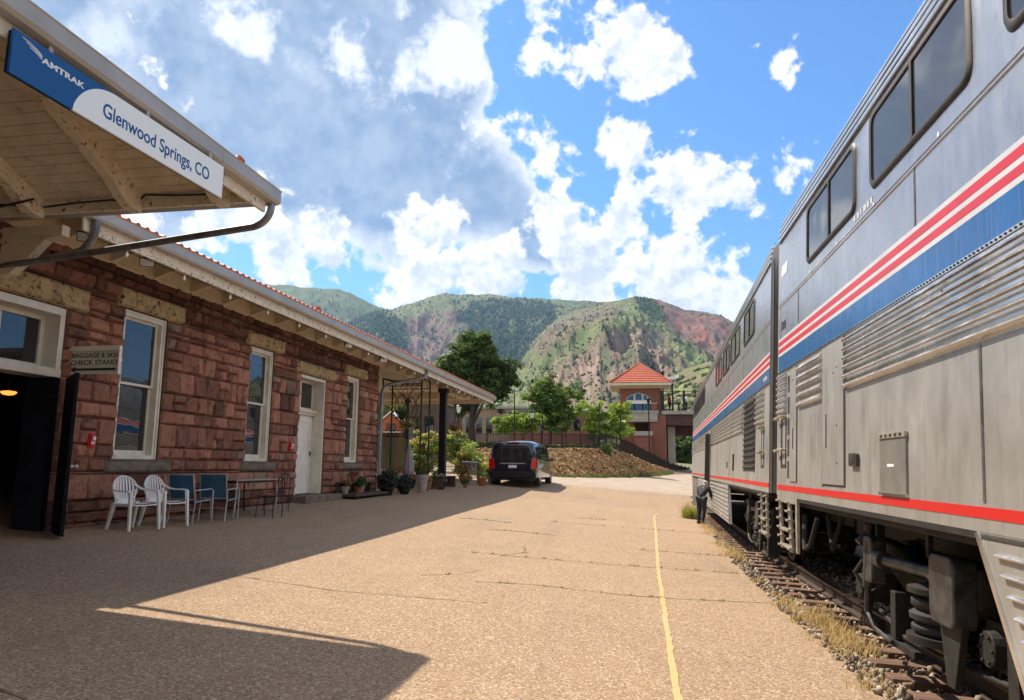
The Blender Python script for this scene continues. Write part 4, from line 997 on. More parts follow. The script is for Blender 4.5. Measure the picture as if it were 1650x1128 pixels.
def coach(T, yn, yf, label, near=True, win=(), truck_n=None, truck_f=None, cuts=(), lou=(), seams=(), skirts=(), group='double-deck train cars'):
    """yn..yf = near and far end along the car frame"""
    y0, y1 = min(yn, yf), max(yn, yf)
    car = thing('train_car', label, 'train car', T @ Matrix.Translation((1.55, (y0 + y1) / 2, 0)), group)
    top = [(0, 4.555), (.012, 4.62), (.02, 4.70), (.035, 4.78), (.08, 4.85), (.25, 4.91), (.8, 4.97), (1.55, 4.99)]
    roof = top + [(3.1 - p[0], p[1]) for p in top[::-1][1:]]
    body = [(0, 1.21)] + [(0, 2.775)] + [(0, 3.68)] + roof + [(3.1, 1.21)]
    mb = MB(T); n = len(body)
    A = [mb.V((p[0], y0, p[1])) for p in body]; B = [mb.V((p[0], y1, p[1])) for p in body]
    for k in range(n):
        j = (k + 1) % n; mb.cur = 1 if (0 < k < 4 or n - 5 < k < n - 2) else (2 if 3 <= k < n - 4 else 0)
        mb.F(A[k], A[j], B[j], B[k])
    mb.cur = 0; mb.F(*A[::-1]); mb.F(*B)
    mb.build('body', [M['steel'], M['upper'], M['rib']], car, smooth=True, angle=25)
    # roof ribs
    mb = MB(T)
    for k in range(4):
        z = 4.572 + k * .078; x = (.004, .014, .024, .045)[k]
        mb.cur = 1; mb.prism([(x, y0 + .01, z), (x - .020, y0 + .01, z + .006), (x - .024, y0 + .01, z + .030), (x - .016, y0 + .01, z + .052), (x + .02, y0 + .01, z + .058)], (0, y1 - y0 - .02, 0))
    for k in range(5):
        z = 4.560 + k * .078; x = (.002, .008, .018, .03, .07)[k]; mb.cur = 0; mb.tube([(x - .014, y0 + .01, z), (x - .014, y1 - .01, z)], .009, 6)
    mb.build('roof_rib', [M['rib'], M['flute']], car, smooth=True, angle=40)
    mb = MB(T)
    mb.box(-.010, .0, y0 + .01, y1 - .01, 3.665, 3.675); mb.box(-.008, 0, y0 + .01, y1 - .01, 3.70, 3.71); mb.build('waist_moulding', M['flute'], car)
    # stripes
    bw = strip(T, car, 'white_stripe', 'bandwhite', y0 + .01, y1 - .01, 3.005, 3.235, -.0025)
    strip(T, bw, 'red_stripe', 'bandred', y0 + .01, y1 - .01, 3.045, 3.100, -.0045); strip(T, bw, 'red_stripe', 'bandred', y0 + .01, y1 - .01, 3.140, 3.198, -.0045)
    strip(T, car, 'blue_stripe', 'band', y0 + .01, y1 - .01, 2.795, 3.004, -.0025)
    strip(T, car, 'red_sill_stripe', 'red', y0 + .0, y1 - .0, 1.284, 1.346, -.0035)
    mb = MB(T); mb.box(-.012, 0, y0 + .01, y1 - .01, 2.765, 2.793)
    yy = y0 + .05
    while yy < y1: mb.cur = 1; mb.box(-.018, -.010, yy, yy + .012, 2.773, 2.785); yy += .052
    mb.build('rivet_strip', [M['flute'], M['gasket']], car)
    for s_, za, zb in seams: mb = MB(T); mb.box(-.0045, .002, s_ - .004, s_ + .004, za, zb); mb.box(-.004, .002, s_ + .0041, s_ + .022, za, zb); mb.build('panel_seam', M['rib'], car)
    for w in win: train_window(T, car, *w)
    for l_ in lou: louver(T, car, *l_)
    for t_ in (truck_n, truck_f):
        if t_ is not None: truck_at(T, car, t_)
    # sill under the stripe and the fluted skirts between the trucks
    for (a, b, sl0, sl1) in skirts:      # lower body from y=a to y=b, edges raked outwards towards the bottom by sl
        mb = MB(T)
        mb.prism([(0, a, 1.208), (0, b, 1.208), (0, b + sl1, .36), (0, a - sl0, .36)], (.05, 0, 0)); mb.cur = 1
        nrib = 8
        for k in range(nrib):
            z = 1.10 - k * .095; t = (1.208 - z) / .85; p0 = a - sl0 * t + .17; p1 = b + sl1 * t - .17
            prof = [(-.0, z - .010), (-.022, z - .006), (-.026, z + .003), (-.018, z + .012), (0, z + .018)]
            mb.prism([(q[0], p0, q[1]) for q in prof], (0, p1 - p0, 0))
        mb.build('fluted_skirt', [M['steel'], M['flute']], car, smooth=True, angle=30)
        for yy, dy in ((a + .02, -sl0), (b - .02, sl1)):
            mb = MB(T); mb.prism([(-.012, yy - .02, 1.20), (-.012, yy + .02, 1.20), (-.012, yy + .02 + dy, .36), (-.012, yy - .02 + dy, .36)], (.03, 0, 0)); mb.build('skirt_edge', M['flute'], car)
    mb = MB(T); mb.box(.0, .04, y0, y1, 1.17, 1.209); mb.box(.06, 3.04, y0 + .1, y1 - .1, 1.12, 1.20); mb.box(1.2, 1.9, y0 + .3, y1 - .3, .8, 1.12); mb.box(2.75, 2.95, y0 + .3, y1 - .3, .25, 1.13); mb.build('underframe', M['bogie'], car)
    return car

# first car: its far end is 10 m ahead, its near end behind the camera
T1 = car_frame(1.85, 10.13, 0, 10.13)
wins = [(6.73, 8.52, 3.84, 4.49, 7.60), (4.45, 6.28, 3.86, 4.51, 5.36), (2.2, 4.02, 3.86, 4.51, 3.1), (0, 1.8, 3.86, 4.51, .9), (-2.3, -.5, 3.86, 4.51, -1.4), (-4.6, -2.8, 3.86, 4.51, -3.7)]
c1 = coach(T1, -14.0, 10.12, 'nearest silver double-deck train car, with the number 32020 on its upper side', win=wins, truck_n=6.55,
           lou=[(7.87, 8.94, 2.235, 2.75, 5), (9.60, 10.10, 2.235, 2.76, 7), (-14, 7.06, 2.255, 2.76, 6, 'flute', 'flute')],
           seams=[(4.44, 1.37, 2.24), (5.35, 3.24, 3.66), (.9, 3.24, 3.66), (8.98, 3.24, 3.66), (.6, 1.37, 2.24), (7.86, 1.37, 2.24), (-3, 1.37, 2.24)],
           skirts=[(-13, 4.56, .0, -.55)])
T = T1
def panel(T, car, name, y0, y1, z0, z1, m='steel', x=-.014, bev=.003):
    mb = MB(T); mb.box(x, .002, y0, y1, z0, z1); return mb.build(name, M[m], car, bevel=bev)
def gap(T, car, y0, y1, z0, z1, name='door_gap', m='gasket', x=-.0055):
    mb = MB(T); mb.box(x, .001, y0, y1, z0, z1); return mb.build(name, M[m], car)
p = panel(T, c1, 'equipment_door', 7.10, 7.84, 1.40, 2.755); gap(T, c1, 7.075, 7.115, 1.39, 2.76)
gap(T, c1, 7.09, 7.86, 1.385, 1.402)
mb = MB(T); mb.box(-.020, -.013, 7.672, 7.688, 1.75, 2.08); mb.build('slot', M['gasket'], p)
p = panel(T, c1, 'narrow_door', 9.02, 9.36, 1.40, 2.74); gap(T, c1, 9.00, 9.03, 1.39, 2.75)
mb = MB(T); mb.box(-.020, -.013, 9.17, 9.185, 1.78, 2.02); mb.build('slot', M['gasket'], p)
for k in range(5): gap(T, c1, 9.40, 9.52, 1.44 + k * .26, 1.64 + k * .26, 'step_recess', 'bogie_light')
gap(T, c1, 9.60, 9.92, 1.56, 2.18, 'grab_recess', 'gasket'); panel(T, c1, 'recess_plate', 9.63, 9.78, 1.60, 2.15, 'steel', -.01)
mb = MB(T); 
for z in (1.78, 2.19): mb.tube([(0, 9.62, z), (-.05, 9.62, z), (-.06, 9.70, z), (-.06, 10.0, z - .01), (-.055, 10.09, z - .01), (0, 10.09, z - .01)], .017, 8)
mb.build('grab_iron', M['step'], c1, smooth=True)
M['hatch'] = mat('hatch_grey', (.30, .29, .265), .45, .5, c2=(.24, .23, .21), scale=5)
p = panel(T, c1, 'battery_hatch', 5.57, 6.11, 1.372, 1.79, 'hatch', -.016, .004)
p['label'] = 'darker grey access hatch with a hinge along its top'
mb = MB(T); mb.box(-.026, -.005, 5.56, 6.12, 1.775, 1.815)
for k in range(5): mb.cur = 1; mb.box(-.030, -.024, 5.62 + k * .1, 5.66 + k * .1, 1.785, 1.805)
mb.build('hinge', [M['step'], M['gasket']], p, bevel=.002)
mb = MB(T); mb.box(-.018, -.0155, 5.80, 5.94, 1.565, 1.585); mb.build('sticker', M['white'], p)
mb = MB(T); mb.box(-.022, 0, 5.56, 6.12, 1.358, 1.373); mb.build('drip_edge', M['flute'], p)
mb = MB(T); mb.prism([(-.0, q_[0], q_[1]) for q_ in rrect(6.67, 6.88, 1.57, 1.68, .02)], (-.03, 0, 0)); mb.cur = 1; mb.prism([(-.031, q_[0], q_[1]) for q_ in rrect(6.70, 6.84, 1.59, 1.66, .015)], (-.002, 0, 0)); mb.build('socket_box', [M['gasket'], M['bogie_light']], c1)
ladder(T, c1, 10.02, 9.48, .62, 1.15)
# panel edge that frames the truck opening
mb = MB(T); mb.prism([(-.008, 8.98, 1.21), (-.008, 9.05, 1.21), (-.008, 9.05, .98), (-.008, 8.99, .60), (-.008, 8.93, .60)], (.03, 0, 0)); mb.build('opening_edge', M['step'], c1)
mb = MB(T); mb.box(-.002, .03, 9.05, 10.12, 1.14, 1.209); mb.build('end_sill', M['steel'], c1)
# truck opening's slanted rear edge is the skirt; bolts scattered on the doors
mb = MB(T)
for (y_, z_) in [(7.3, 2.5), (7.42, 2.46), (7.3, 1.95), (7.3, 1.6), (9.2, 2.6), (4.9, 2.66), (6.3, 2.66)]: mb.cyl((-.014, y_, z_), (-.02, y_, z_), .008, n=6)
mb.build('bolt', M['gasket'], c1)
TL = T1 @ Matrix.Rotation(R(-90), 4, 'Z') @ Matrix.Rotation(R(90), 4, 'X')      # text frame: x -> -y(towards camera reads left to right), y -> z
def side_text(body, size, y, z, m, car, TT_, sx=1., bold=.001, x=-.003):
    # reading direction runs towards the camera (-y), face looks to -x
    A = TT_ @ Matrix.Translation((x, y, z)); B = Matrix(((0, 0, -1, 0), (-1, 0, 0, 0), (0, 1, 0, 0), (0, 0, 0, 1)))
    return text(body, size, A @ B, m, car, sx=sx, bold=bold, depth=.0008)
side_text('32020', .155, 9.98, 3.335, M['gasket'], c1, T1, .75)
M['logo'] = mat('pale_blue_lettering', (.30, .45, .72), .4)
M['decal'] = mat('white_decal', (.72, .76, .84), .4)
# faded car-name plate near the end and the small white lettering below the windows
mb = MB(T1); mb.prism([(-.0015, 10.0, 4.06), (-.0015, 9.66, 4.06), (-.0015, 9.6, 4.2), (-.0015, 9.94, 4.2)], (-.0015, 0, 0)); mb.build('name_plate', M['decal'], c1)
mb = MB(T1)
for k, w_ in enumerate([.05, .06, .04, .07, .06, .05]): mb.box(-.004, -.001, 6.78 - k * .092 - w_, 6.78 - k * .092, 3.745, 3.80)
mb.build('lettering', M['bandwhite'], c1)
mb = MB(T1)
for y_ in (8.35, 7.3, 6.2, 4.9, 3.6): mb.box(-.012, -.002, y_, y_ + .03, 3.70, 3.73)
mb.build('marker', M['decal'], c1)

# second car, turned two degrees by the bend
T2 = car_frame(1.90, 10.75, 2.4, 10.75)
wins = [(13.0, 14.55, 3.86, 4.48, 13.75), (15.37, 17.27, 3.86, 4.48, 16.3), (17.68, 19.35, 3.86, 4.48, 18.5), (19.8, 21.86, 3.86, 4.48, 20.8), (27.2, 28.7, 3.86, 4.48, 27.95), (29.1, 30.6, 3.86, 4.48, 29.85), (31.0, 32.5, 3.86, 4.48, 31.7), (32.9, 34.4, 3.86, 4.48, 33.6), (34.8, 35.8, 3.86, 4.48, None)]
c2 = coach(T2, 11.1, 36.6, 'second silver double-deck train car, the one the bending person stands beside', win=wins, truck_n=15.0, truck_f=32.6,
           lou=[(14.5, 23.5, 2.235, 2.75, 6, 'flute', 'steel'), (24.8, 36.4, 2.235, 2.75, 6, 'flute', 'steel'), (11.65, 12.6, 2.235, 2.75, 6, 'flute', 'steel')],
           seams=[(17.9, 3.24, 3.66), (14.6, 3.24, 3.66), (25.5, 1.37, 2.24), (20.8, 1.37, 2.24), (17.3, 1.37, 2.24), (26, 3.24, 3.66)], skirts=[(17.45, 30.4, .6, -.1)])
mb = MB(T2); mb.box(-.004, .01, 12.72, 14.38, 1.50, 2.74); gl_ = mb.build('engine_grille', M['gasket'], c2)
for k in range(12): mb = MB(T2); z = 1.56 + k * .1; mb.prism([(-.004, 12.74, z), (-.03, 12.74, z + .006), (-.03, 12.74, z + .020), (-.004, 12.74, z + .028)], (0, 1.62, 0)); mb.build('blade', M['bogie_light'], gl_)
gap(T2, c2, 12.66, 12.72, 1.48, 2.76); 
g_ = panel(T2, c2, 'passenger_door', 23.65, 24.6, 1.05, 2.74, 'steel', -.008); gap(T2, c2, 23.6, 23.64, .5, 2.76, x=-.012); gap(T2, c2, 24.62, 24.66, .5, 2.76, x=-.012)
gap(T2, c2, 23.9, 24.3, 2.0, 2.55, 'door_window', 'trainglass', -.012)
mb = MB(T2); mb.box(-.16, -.02, 23.6, 23.7, .95, 2.60); mb.build('open_door_edge', M['gasket'], c2, bevel=.01)
gap(T2, c2, 11.62, 11.92, 1.56, 2.18, 'grab_recess', 'gasket'); panel(T2, c2, 'recess_plate', 11.66, 11.8, 1.6, 2.15, 'steel', -.01)
mb = MB(T2)
for z in (1.80, 2.18): mb.tube([(0, 11.6, z), (-.06, 11.6, z), (-.06, 12.0, z - .01), (0, 12.02, z - .01)], .017, 8)
mb.build('grab_iron', M['step'], c2, smooth=True)
ladder(T2, c2, 11.95, 11.4, .62, 1.15)
gap(T2, c2, 16.2, 16.22, 1.5, 1.85, 'latch', 'gasket', -.03); gap(T2, c2, 17.7, 17.72, 1.55, 1.7, 'latch', 'gasket', -.02)
mb = MB(T2)
for k, w_ in enumerate([.05, .05, .04, .06, .05]): mb.box(-.005, -.001, 11.75 - k * .08 - w_, 11.75 - k * .08, 2.86, 2.92)
mb.build('lettering', M['bandwhite'], c2)
# diaphragm between the cars
T = T2
mb = MB(T1)
for k in range(8):
    y = 10.135 + k * .075; r_ = .10 + .03 * (k % 2); mb.box(.10 + r_, .26 + r_, y, y + .05, 1.35, 4.72); mb.box(2.7, 2.9, y, y + .05, 1.35, 4.7); mb.box(.10 + r_, 2.9, y, y + .05, 4.60, 4.76)
mb.build('gangway_bellows', M['bogie'], c1)
panel(T1 @ Matrix.Translation((.03, 0, 0)), c1, 'end_post', 10.12, 10.24, 1.21, 4.60, 'steel', -.02, .01)
panel(T2 @ Matrix.Translation((.02, 0, 0)), c2, 'end_post', 10.86, 11.05, 1.21, 4.58, 'gasket', -.01, .01)
mb = MB(T1); mb.box(.09, .10, 10.28, 10.62, 2.1, 2.4); mb.cur = 1
for k in range(4): mb.box(.085, .091, 10.32, 10.58, 2.14 + k * .06, 2.165 + k * .06)
mb.build('warning_sign', [M['bandwhite'], M['bandred']], c1)
mb = MB(T1); mb.tube([(.5, 10.15, .95), (.45, 10.3, .6), (.45, 10.6, .52), (.5, 10.85, .95)], .035, 8); mb.tube([(.8, 10.15, 1.0), (.75, 10.4, .55), (.8, 10.85, .95)], .03, 8); mb.box(1.2, 1.9, 10.12, 10.95, .75, 1.0)
mb.build('coupler_hose', M['rubber'], c1, smooth=True, angle=40)
# ------------------------------------------------------------------ mountains
M['hill'] = colmat('hillside', .95, .5, .02, 6., .22, .012)
M['conifer'] = colmat('conifer_forest', .9, 0, 1, .1, .2, .05, spec=.1)
def poly_mask(px, py, poly, soft):
    """1 inside the polygon, noise-softened edge, 0 outside"""
    ins = np.zeros(px.shape, bool); n = len(poly); dmin = np.full(px.shape, 1e9)
    for k in range(n):
        x0, y0 = poly[k]; x1, y1 = poly[(k + 1) % n]
        c = ((y0 > py) != (y1 > py)) & (px < (x1 - x0) * (py - y0) / ((y1 - y0) + 1e-9) + x0); ins ^= c
        t = np.clip(((px - x0) * (x1 - x0) + (py - y0) * (y1 - y0)) / ((x1 - x0) ** 2 + (y1 - y0) ** 2 + 1e-9), 0, 1)
        dmin = np.minimum(dmin, np.hypot(px - x0 - t * (x1 - x0), py - y0 - t * (y1 - y0)))
    s = np.where(ins, dmin, -dmin); return np.clip(.5 + s / soft, 0, 1)
def project(P):
    c = (P - EYE) @ AX; return 825 + 1190 * c[..., 0] / c[..., 2], 564 - 1190 * c[..., 1] / c[..., 2]
FOR = []; SHR = []
def mountain(name, ridge, D1, D0, zf, cover, seed, gully=.16, nr=90, nc=420, crn=10.):
    rxp = np.array([p[0] for p in ridge], float); ryp = np.array([p[1] for p in ridge], float)
    px = np.linspace(rxp[0], rxp[-1], nc); py = np.interp(px, rxp, ryp)
    k = np.ones(7) / 7; pys = np.convolve(np.pad(py, 3, 'edge'), k, 'valid'); 
    d = np.stack([AX @ np.array([(x - 825) / 1190, -(y - 564) / 1190, 1.]) for x, y in zip(px, pys)])
    h = np.hypot(d[:, 0], d[:, 1]); ux = d[:, 0] / h; uy = d[:, 1] / h; el = d[:, 2] / h
    arc = np.cumsum(np.concatenate([[0], np.hypot(np.diff(ux), np.diff(uy))])) * D1
    crest = D1 * (1 + .10 * (fbm(arc / 700., arc * 0 + seed, 3, seed) - .5)); zc = 1.54 + el * crest + crn * (fbm(arc / 60., arc * 0, 4, seed + 9) - .5)
    t = np.concatenate([np.linspace(0, 1, nr), [1.06, 1.2, 1.5]]); Tt, Cc = np.meshgrid(t, np.arange(nc), indexing='ij')
    dist = D0 + (crest[None, :] - D0) * Tt; s = arc[None, :] + 0 * Tt
    rel = (zc - zf)[None, :]
    prof = np.where(Tt <= 1, .62 * Tt + .38 * Tt ** 1.9, 1 - (Tt - 1) * .5)
    rg = fbm(s / 420. + .35 * fbm(s / 200., dist / 300., 3, seed + 3), dist / 1500. + 3, 5, seed + 1, True, .5)
    rg2 = fbm(s / 110., dist / 260., 4, seed + 2, True, .55)
    env = np.clip(Tt * 4, 0, 1) * np.clip((1 - Tt) * 3.2, 0, 1)
    z = zf + rel * prof + rel * gully * env * ((rg - .5) * 1.7 + (rg2 - .5) * .55) + rel * .02 * (fbm(s / 40., dist / 40., 4, seed + 4) - .5) * np.clip(Tt * 5, 0, 1)
    X = ux[None, :] * dist; Y = uy[None, :] * dist
    P = np.stack([X, Y, z], -1); pxx, pyy = project(P)
    gx = np.gradient(z, axis=1) / (np.gradient(s, axis=1) + 1e-6)
    C, forest = cover(pxx, pyy, s, dist, Tt, rg, rg2, gx)
    V = P.reshape(-1, 3); nx = nc; ny = len(t)
    i = (np.arange(ny - 1)[:, None] * nx + np.arange(nx - 1)[None, :]).ravel()
    o = link_mesh(name, V, np.stack([i, i + 1, i + 1 + nx, i + nx], 1), None, [M['hill']], None, True, angle=180, loc=(0, 0, 0), colr=C.reshape(-1, 3))
    tag(o, kind='structure')
    ok = (Tt < 1.0).ravel()
    return V[ok], forest.reshape(-1)[ok], nx
def blend(a, b, m): return a + (np.array(b) - a) * m[..., None]
def ncol(c, shp): return np.zeros(shp + (3,)) + np.array(c)
GREEN, OLIVE, SOIL, ROCK, DARK, REDR, PALE = (.085, .13, .042), (.13, .14, .055), (.16, .095, .08), (.27, .19, .155), (.012, .03, .026), (.22, .085, .065), (.19, .22, .08)
def cover_a(px, py, s, d, t, rg, rg2, gx):
    C = ncol(GREEN, px.shape); n = fbm(s / 160., d / 160., 5, 77)
    f = np.clip((n - .36) * 6, 0, 1) * np.clip((.93 - t) * 6, .25, 1); C = blend(C, OLIVE, np.clip((fbm(s / 90., d / 200., 4, 5) - .5) * 5, 0, 1)); C = blend(C, DARK, f * .85); return C, f
def cover_b(px, py, s, d, t, rg, rg2, gx):
    w = 10 * (fbm(s / 120., d / 120., 4, 31) - .5); X_ = px + w; Y_ = py + w
    n = fbm(s / 60., d / 90., 5, 15)
    C = ncol(OLIVE, px.shape); C = blend(C, GREEN, np.clip((n - .42) * 5, 0, 1))
    C = blend(C, SOIL, poly_mask(X_, Y_, [(640, 560), (650, 520), (690, 503), (735, 500), (760, 520), (735, 620), (650, 620)], 14) * np.clip(.5 + (n - .4) * 4, .3, 1))
    f = poly_mask(X_, Y_, [(738, 510), (752, 492), (790, 484), (850, 484), (892, 492), (893, 512), (872, 530), (858, 556), (845, 580), (800, 640), (755, 640), (745, 560)], 10)
    f = np.maximum(f, poly_mask(X_, Y_, [(560, 512), (612, 503), (650, 520), (652, 555), (640, 580), (560, 580)], 12))
    f = np.maximum(f, .30 * np.clip((fbm(s / 45., d / 60., 3, 88) - .6) * 8, 0, 1)); f = f * np.clip(.55 + (n - .35) * 3, .3, 1)
    C = blend(C, DARK, f * .8); return C, f
def cover_c(px, py, s, d, t, rg, rg2, gx):
    w = 12 * (fbm(s / 80., d / 80., 4, 51) - .5); X_ = px + w; Y_ = py + w
    n = fbm(s / 40., d / 70., 5, 25); n2 = fbm(s / 14., d / 26., 4, 27); st = fbm(s / 18. + d / 90., d / 160., 4, 66, True)
    C = ncol(OLIVE, px.shape); C = blend(C, GREEN, np.clip((n - .45) * 5, 0, 1)); C = blend(C, PALE, .5 * np.clip((n2 - .55) * 6, 0, 1))
    soil = poly_mask(X_, Y_, [(850, 560), (880, 520), (940, 500), (985, 492), (1000, 505), (930, 530), (880, 575)], 16) * .6
    rock = poly_mask(X_, Y_, [(850, 660), (860, 620), (900, 585), (945, 562), (985, 540), (1030, 528), (1065, 540), (1080, 570), (1110, 600), (1130, 680)], 20)
    C = blend(C, SOIL, np.clip(soil + rock * np.clip(.75 + (n2 - .5) * 3, .2, 1), 0, 1)); C = blend(C, ROCK, rock * np.clip((st - .58) * 7, 0, 1) * .9)
    C = blend(C, (.07, .09, .05), rock * np.clip((n - .52) * 7, 0, 1) * .8)
    red = poly_mask(X_, Y_, [(1058, 484), (1085, 490), (1130, 502), (1190, 520), (1200, 600), (1140, 570), (1100, 545), (1075, 520)], 14)
    C = blend(C, (.12, .068, .075), red * .85); C = blend(C, REDR, red * np.clip((st - .6) * 8, 0, 1))
    f = poly_mask(X_, Y_, [(1025, 478), (1055, 480), (1085, 520), (1060, 520), (1030, 500)], 8) * .7 + .35 * np.clip((fbm(s / 30., d / 45., 3, 98) - .60) * 9, 0, 1)
    f = np.clip(f, 0, 1) * (1 - .6 * red); C = blend(C, DARK, f * .7); return C, f
def cover_d(px, py, s, d, t, rg, rg2, gx):
    n = fbm(s / 16., d / 22., 5, 45); C = ncol(PALE, px.shape); C = blend(C, OLIVE, np.clip((n - .4) * 5, 0, 1)); C = blend(C, SOIL, np.clip((fbm(s / 9., d / 14., 4, 46) - .52) * 7, 0, 1))
    f = np.clip((fbm(s / 10., d / 14., 3, 47) - .52) * 8, 0, 1); C = blend(C, (.05, .075, .03), f * .6); return C, f * .9
VA = mountain('far_mountain', [(-500, 430), (0, 425), (300, 440), (440, 459), (475, 460), (500, 464), (545, 466), (565, 472), (580, 481), (605, 492), (625, 499), (680, 535), (760, 600), (880, 680)], 4300, 2300, 30, cover_a, 3, .10)
VB = mountain('middle_mountain', [(430, 600), (540, 530), (600, 503), (632, 496), (665, 488), (685, 480), (700, 475), (712, 473), (745, 474), (790, 474), (810, 477), (830, 479), (880, 481), (930, 484), (985, 487), (1040, 500), (1100, 540), (1180, 600)], 3500, 1700, 20, cover_b, 8, .21)
VC = mountain('right_mountain', [(770, 680), (800, 640), (828, 600), (845, 572), (862, 548), (885, 525), (915, 505), (950, 494), (985, 487), (1008, 480), (1022, 476), (1036, 478), (1060, 484), (1085, 490), (1100, 498), (1125, 502), (1140, 502), (1160, 508), (1190, 522), (1240, 545), (1500, 590), (2100, 600)], 2300, 620, 12, cover_c, 21, .27, nr=130, nc=560, crn=8)
VD = mountain('foothill', [(900, 735), (960, 690), (1000, 655), (1035, 630), (1060, 618), (1085, 604), (1110, 592), (1140, 582), (1180, 574), (1260, 560), (1700, 540)], 640, 260, 5, cover_d, 33, .10, nr=60, nc=260, crn=3)
VE = mountain('left_foothill', [(-900, 500), (200, 520), (450, 545), (560, 560), (620, 580), (680, 602), (740, 632), (840, 672), (960, 720)], 900, 380, 5, cover_d, 41, .10, nr=50, nc=200, crn=3)
VC2 = (VC[0], .35 + VC[1], VC[2]); VB2 = (VB[0], .3 + VB[1] * .3, VB[2])
def scatter(name, sets, m, label, cat, seed):
    r = np.random.default_rng(seed); VV = []; FF = []; CC = []; nb = 0
    for (V, f, nx), n, hmin, hmax, wide, pal in sets:
        p = f ** 1.5 + 1e-9; idx = r.choice(len(V), size=n, p=p / p.sum())
        step = np.linalg.norm(V[1] - V[0]); P = V[idx] + np.stack([r.uniform(-1, 1, n) * step, r.uniform(-1, 1, n) * step * 1.5, np.zeros(n)], 1)
        H = r.uniform(hmin, hmax, n); Wd = H * wide * r.uniform(.8, 1.2, n); a0 = r.uniform(0, 6.28, n); c = np.array(pal)[r.integers(len(pal), size=n)] * r.uniform(.7, 1.3, (n, 1))
        if wide < .3:    # conifer: five-sided cone
            ring = [P + np.stack([Wd * np.cos(a0 + q * 1.2566), Wd * np.sin(a0 + q * 1.2566), H * .06], 1) for q in range(5)]; top = P + np.stack([0 * H, 0 * H, H], 1)
            Vt = np.stack(ring + [top], 1).reshape(-1, 3); tri = np.array([(q, (q + 1) % 5, 5) for q in range(5)]); k = 6
        else:            # scrub oak: squat irregular dome
            ring = [P + np.stack([Wd * r.uniform(.7, 1.2, n) * np.cos(a0 + q * 1.2566), Wd * r.uniform(.7, 1.2, n) * np.sin(a0 + q * 1.2566), H * .05], 1) for q in range(5)]
            ring2 = [P + np.stack([Wd * .7 * r.uniform(.6, 1.2, n) * np.cos(a0 + .6 + q * 1.2566), Wd * .7 * r.uniform(.6, 1.2, n) * np.sin(a0 + .6 + q * 1.2566), H * r.uniform(.5, .8, n)], 1) for q in range(5)]
            top = P + np.stack([0 * H, 0 * H, H], 1); Vt = np.stack(ring + ring2 + [top], 1).reshape(-1, 3)
            tri = np.array([(q, (q + 1) % 5, 5 + q) for q in range(5)] + [((q + 1) % 5, 5 + (q + 1) % 5, 5 + q) for q in range(5)] + [(5 + q, 5 + (q + 1) % 5, 10) for q in range(5)]); k = 11
        VV.append(Vt); FF.append((tri[None] + (np.arange(n) * k)[:, None, None]).reshape(-1, 3) + nb); CC.append(np.repeat(c, k, 0)); nb += n * k
    o = link_mesh(name, np.vstack(VV), np.vstack(FF), None, [m], None, loc=(0, 0, 0), colr=np.vstack(CC))
    return tag(o, label, cat, kind='stuff')
pine = [(.028, .055, .032), (.04, .07, .035), (.022, .042, .03)]; scrub = [(.07, .10, .035), (.10, .125, .05), (.055, .08, .03), (.13, .13, .06)]
scatter('pine_forest', [(VA, 8000, 12, 20, .22, pine), (VB, 9000, 11, 19, .22, pine), (VC, 2200, 6, 11, .26, pine)], M['conifer'], 'dark conifer forest on the slopes of the far mountains', 'forest', 5)
scatter('hillside_scrub', [(VC2, 20000, 1.2, 2.8, .8, scrub), (VB2, 9000, 2.5, 5.5, .9, scrub), (VD, 4500, 1.0, 2.4, .85, scrub), (VE, 4500, 1.0, 2.6, .85, scrub)], M['conifer'], 'scrub oak scattered over the dry nearer hillsides', 'scrub', 6)
M['housewall'] = mat('house_wall', (.62, .60, .56), .7); M['houseroof'] = mat('house_roof', (.26, .25, .26), .6)
for (px, py, D, rz, lab) in ((1083, 612, 600, .3, 'small pale house on the brushy hillside, left of the other one'), (1098, 609, 610, -.2, 'small pale house on the brushy hillside, the one nearest the train')):
    p = at(px, py, D); Mx = at_loc(p.x, p.y, p.z - 3, rz); t = thing('hillside_house', lab, 'house', Mx, 'houses on the hillside')
    mb = MB(Mx); mb.box(-4.5, 4.5, -3, 3, 0, 3.2); mb.build('wall', M['housewall'], t)
    mb = MB(Mx); mb.prism([(-5, -3.4, 3.15), (-5, 3.4, 3.15), (-5, 0, 5.2)], (10, 0, 0)); mb.build('roof', M['houseroof'], t)
    for k in range(3): mb = MB(Mx); mb.box(-3.3 + k * 2.5, -2.1 + k * 2.5, -3.05, -2.98, 1, 2.4); mb.build('window', M['glass'], t)

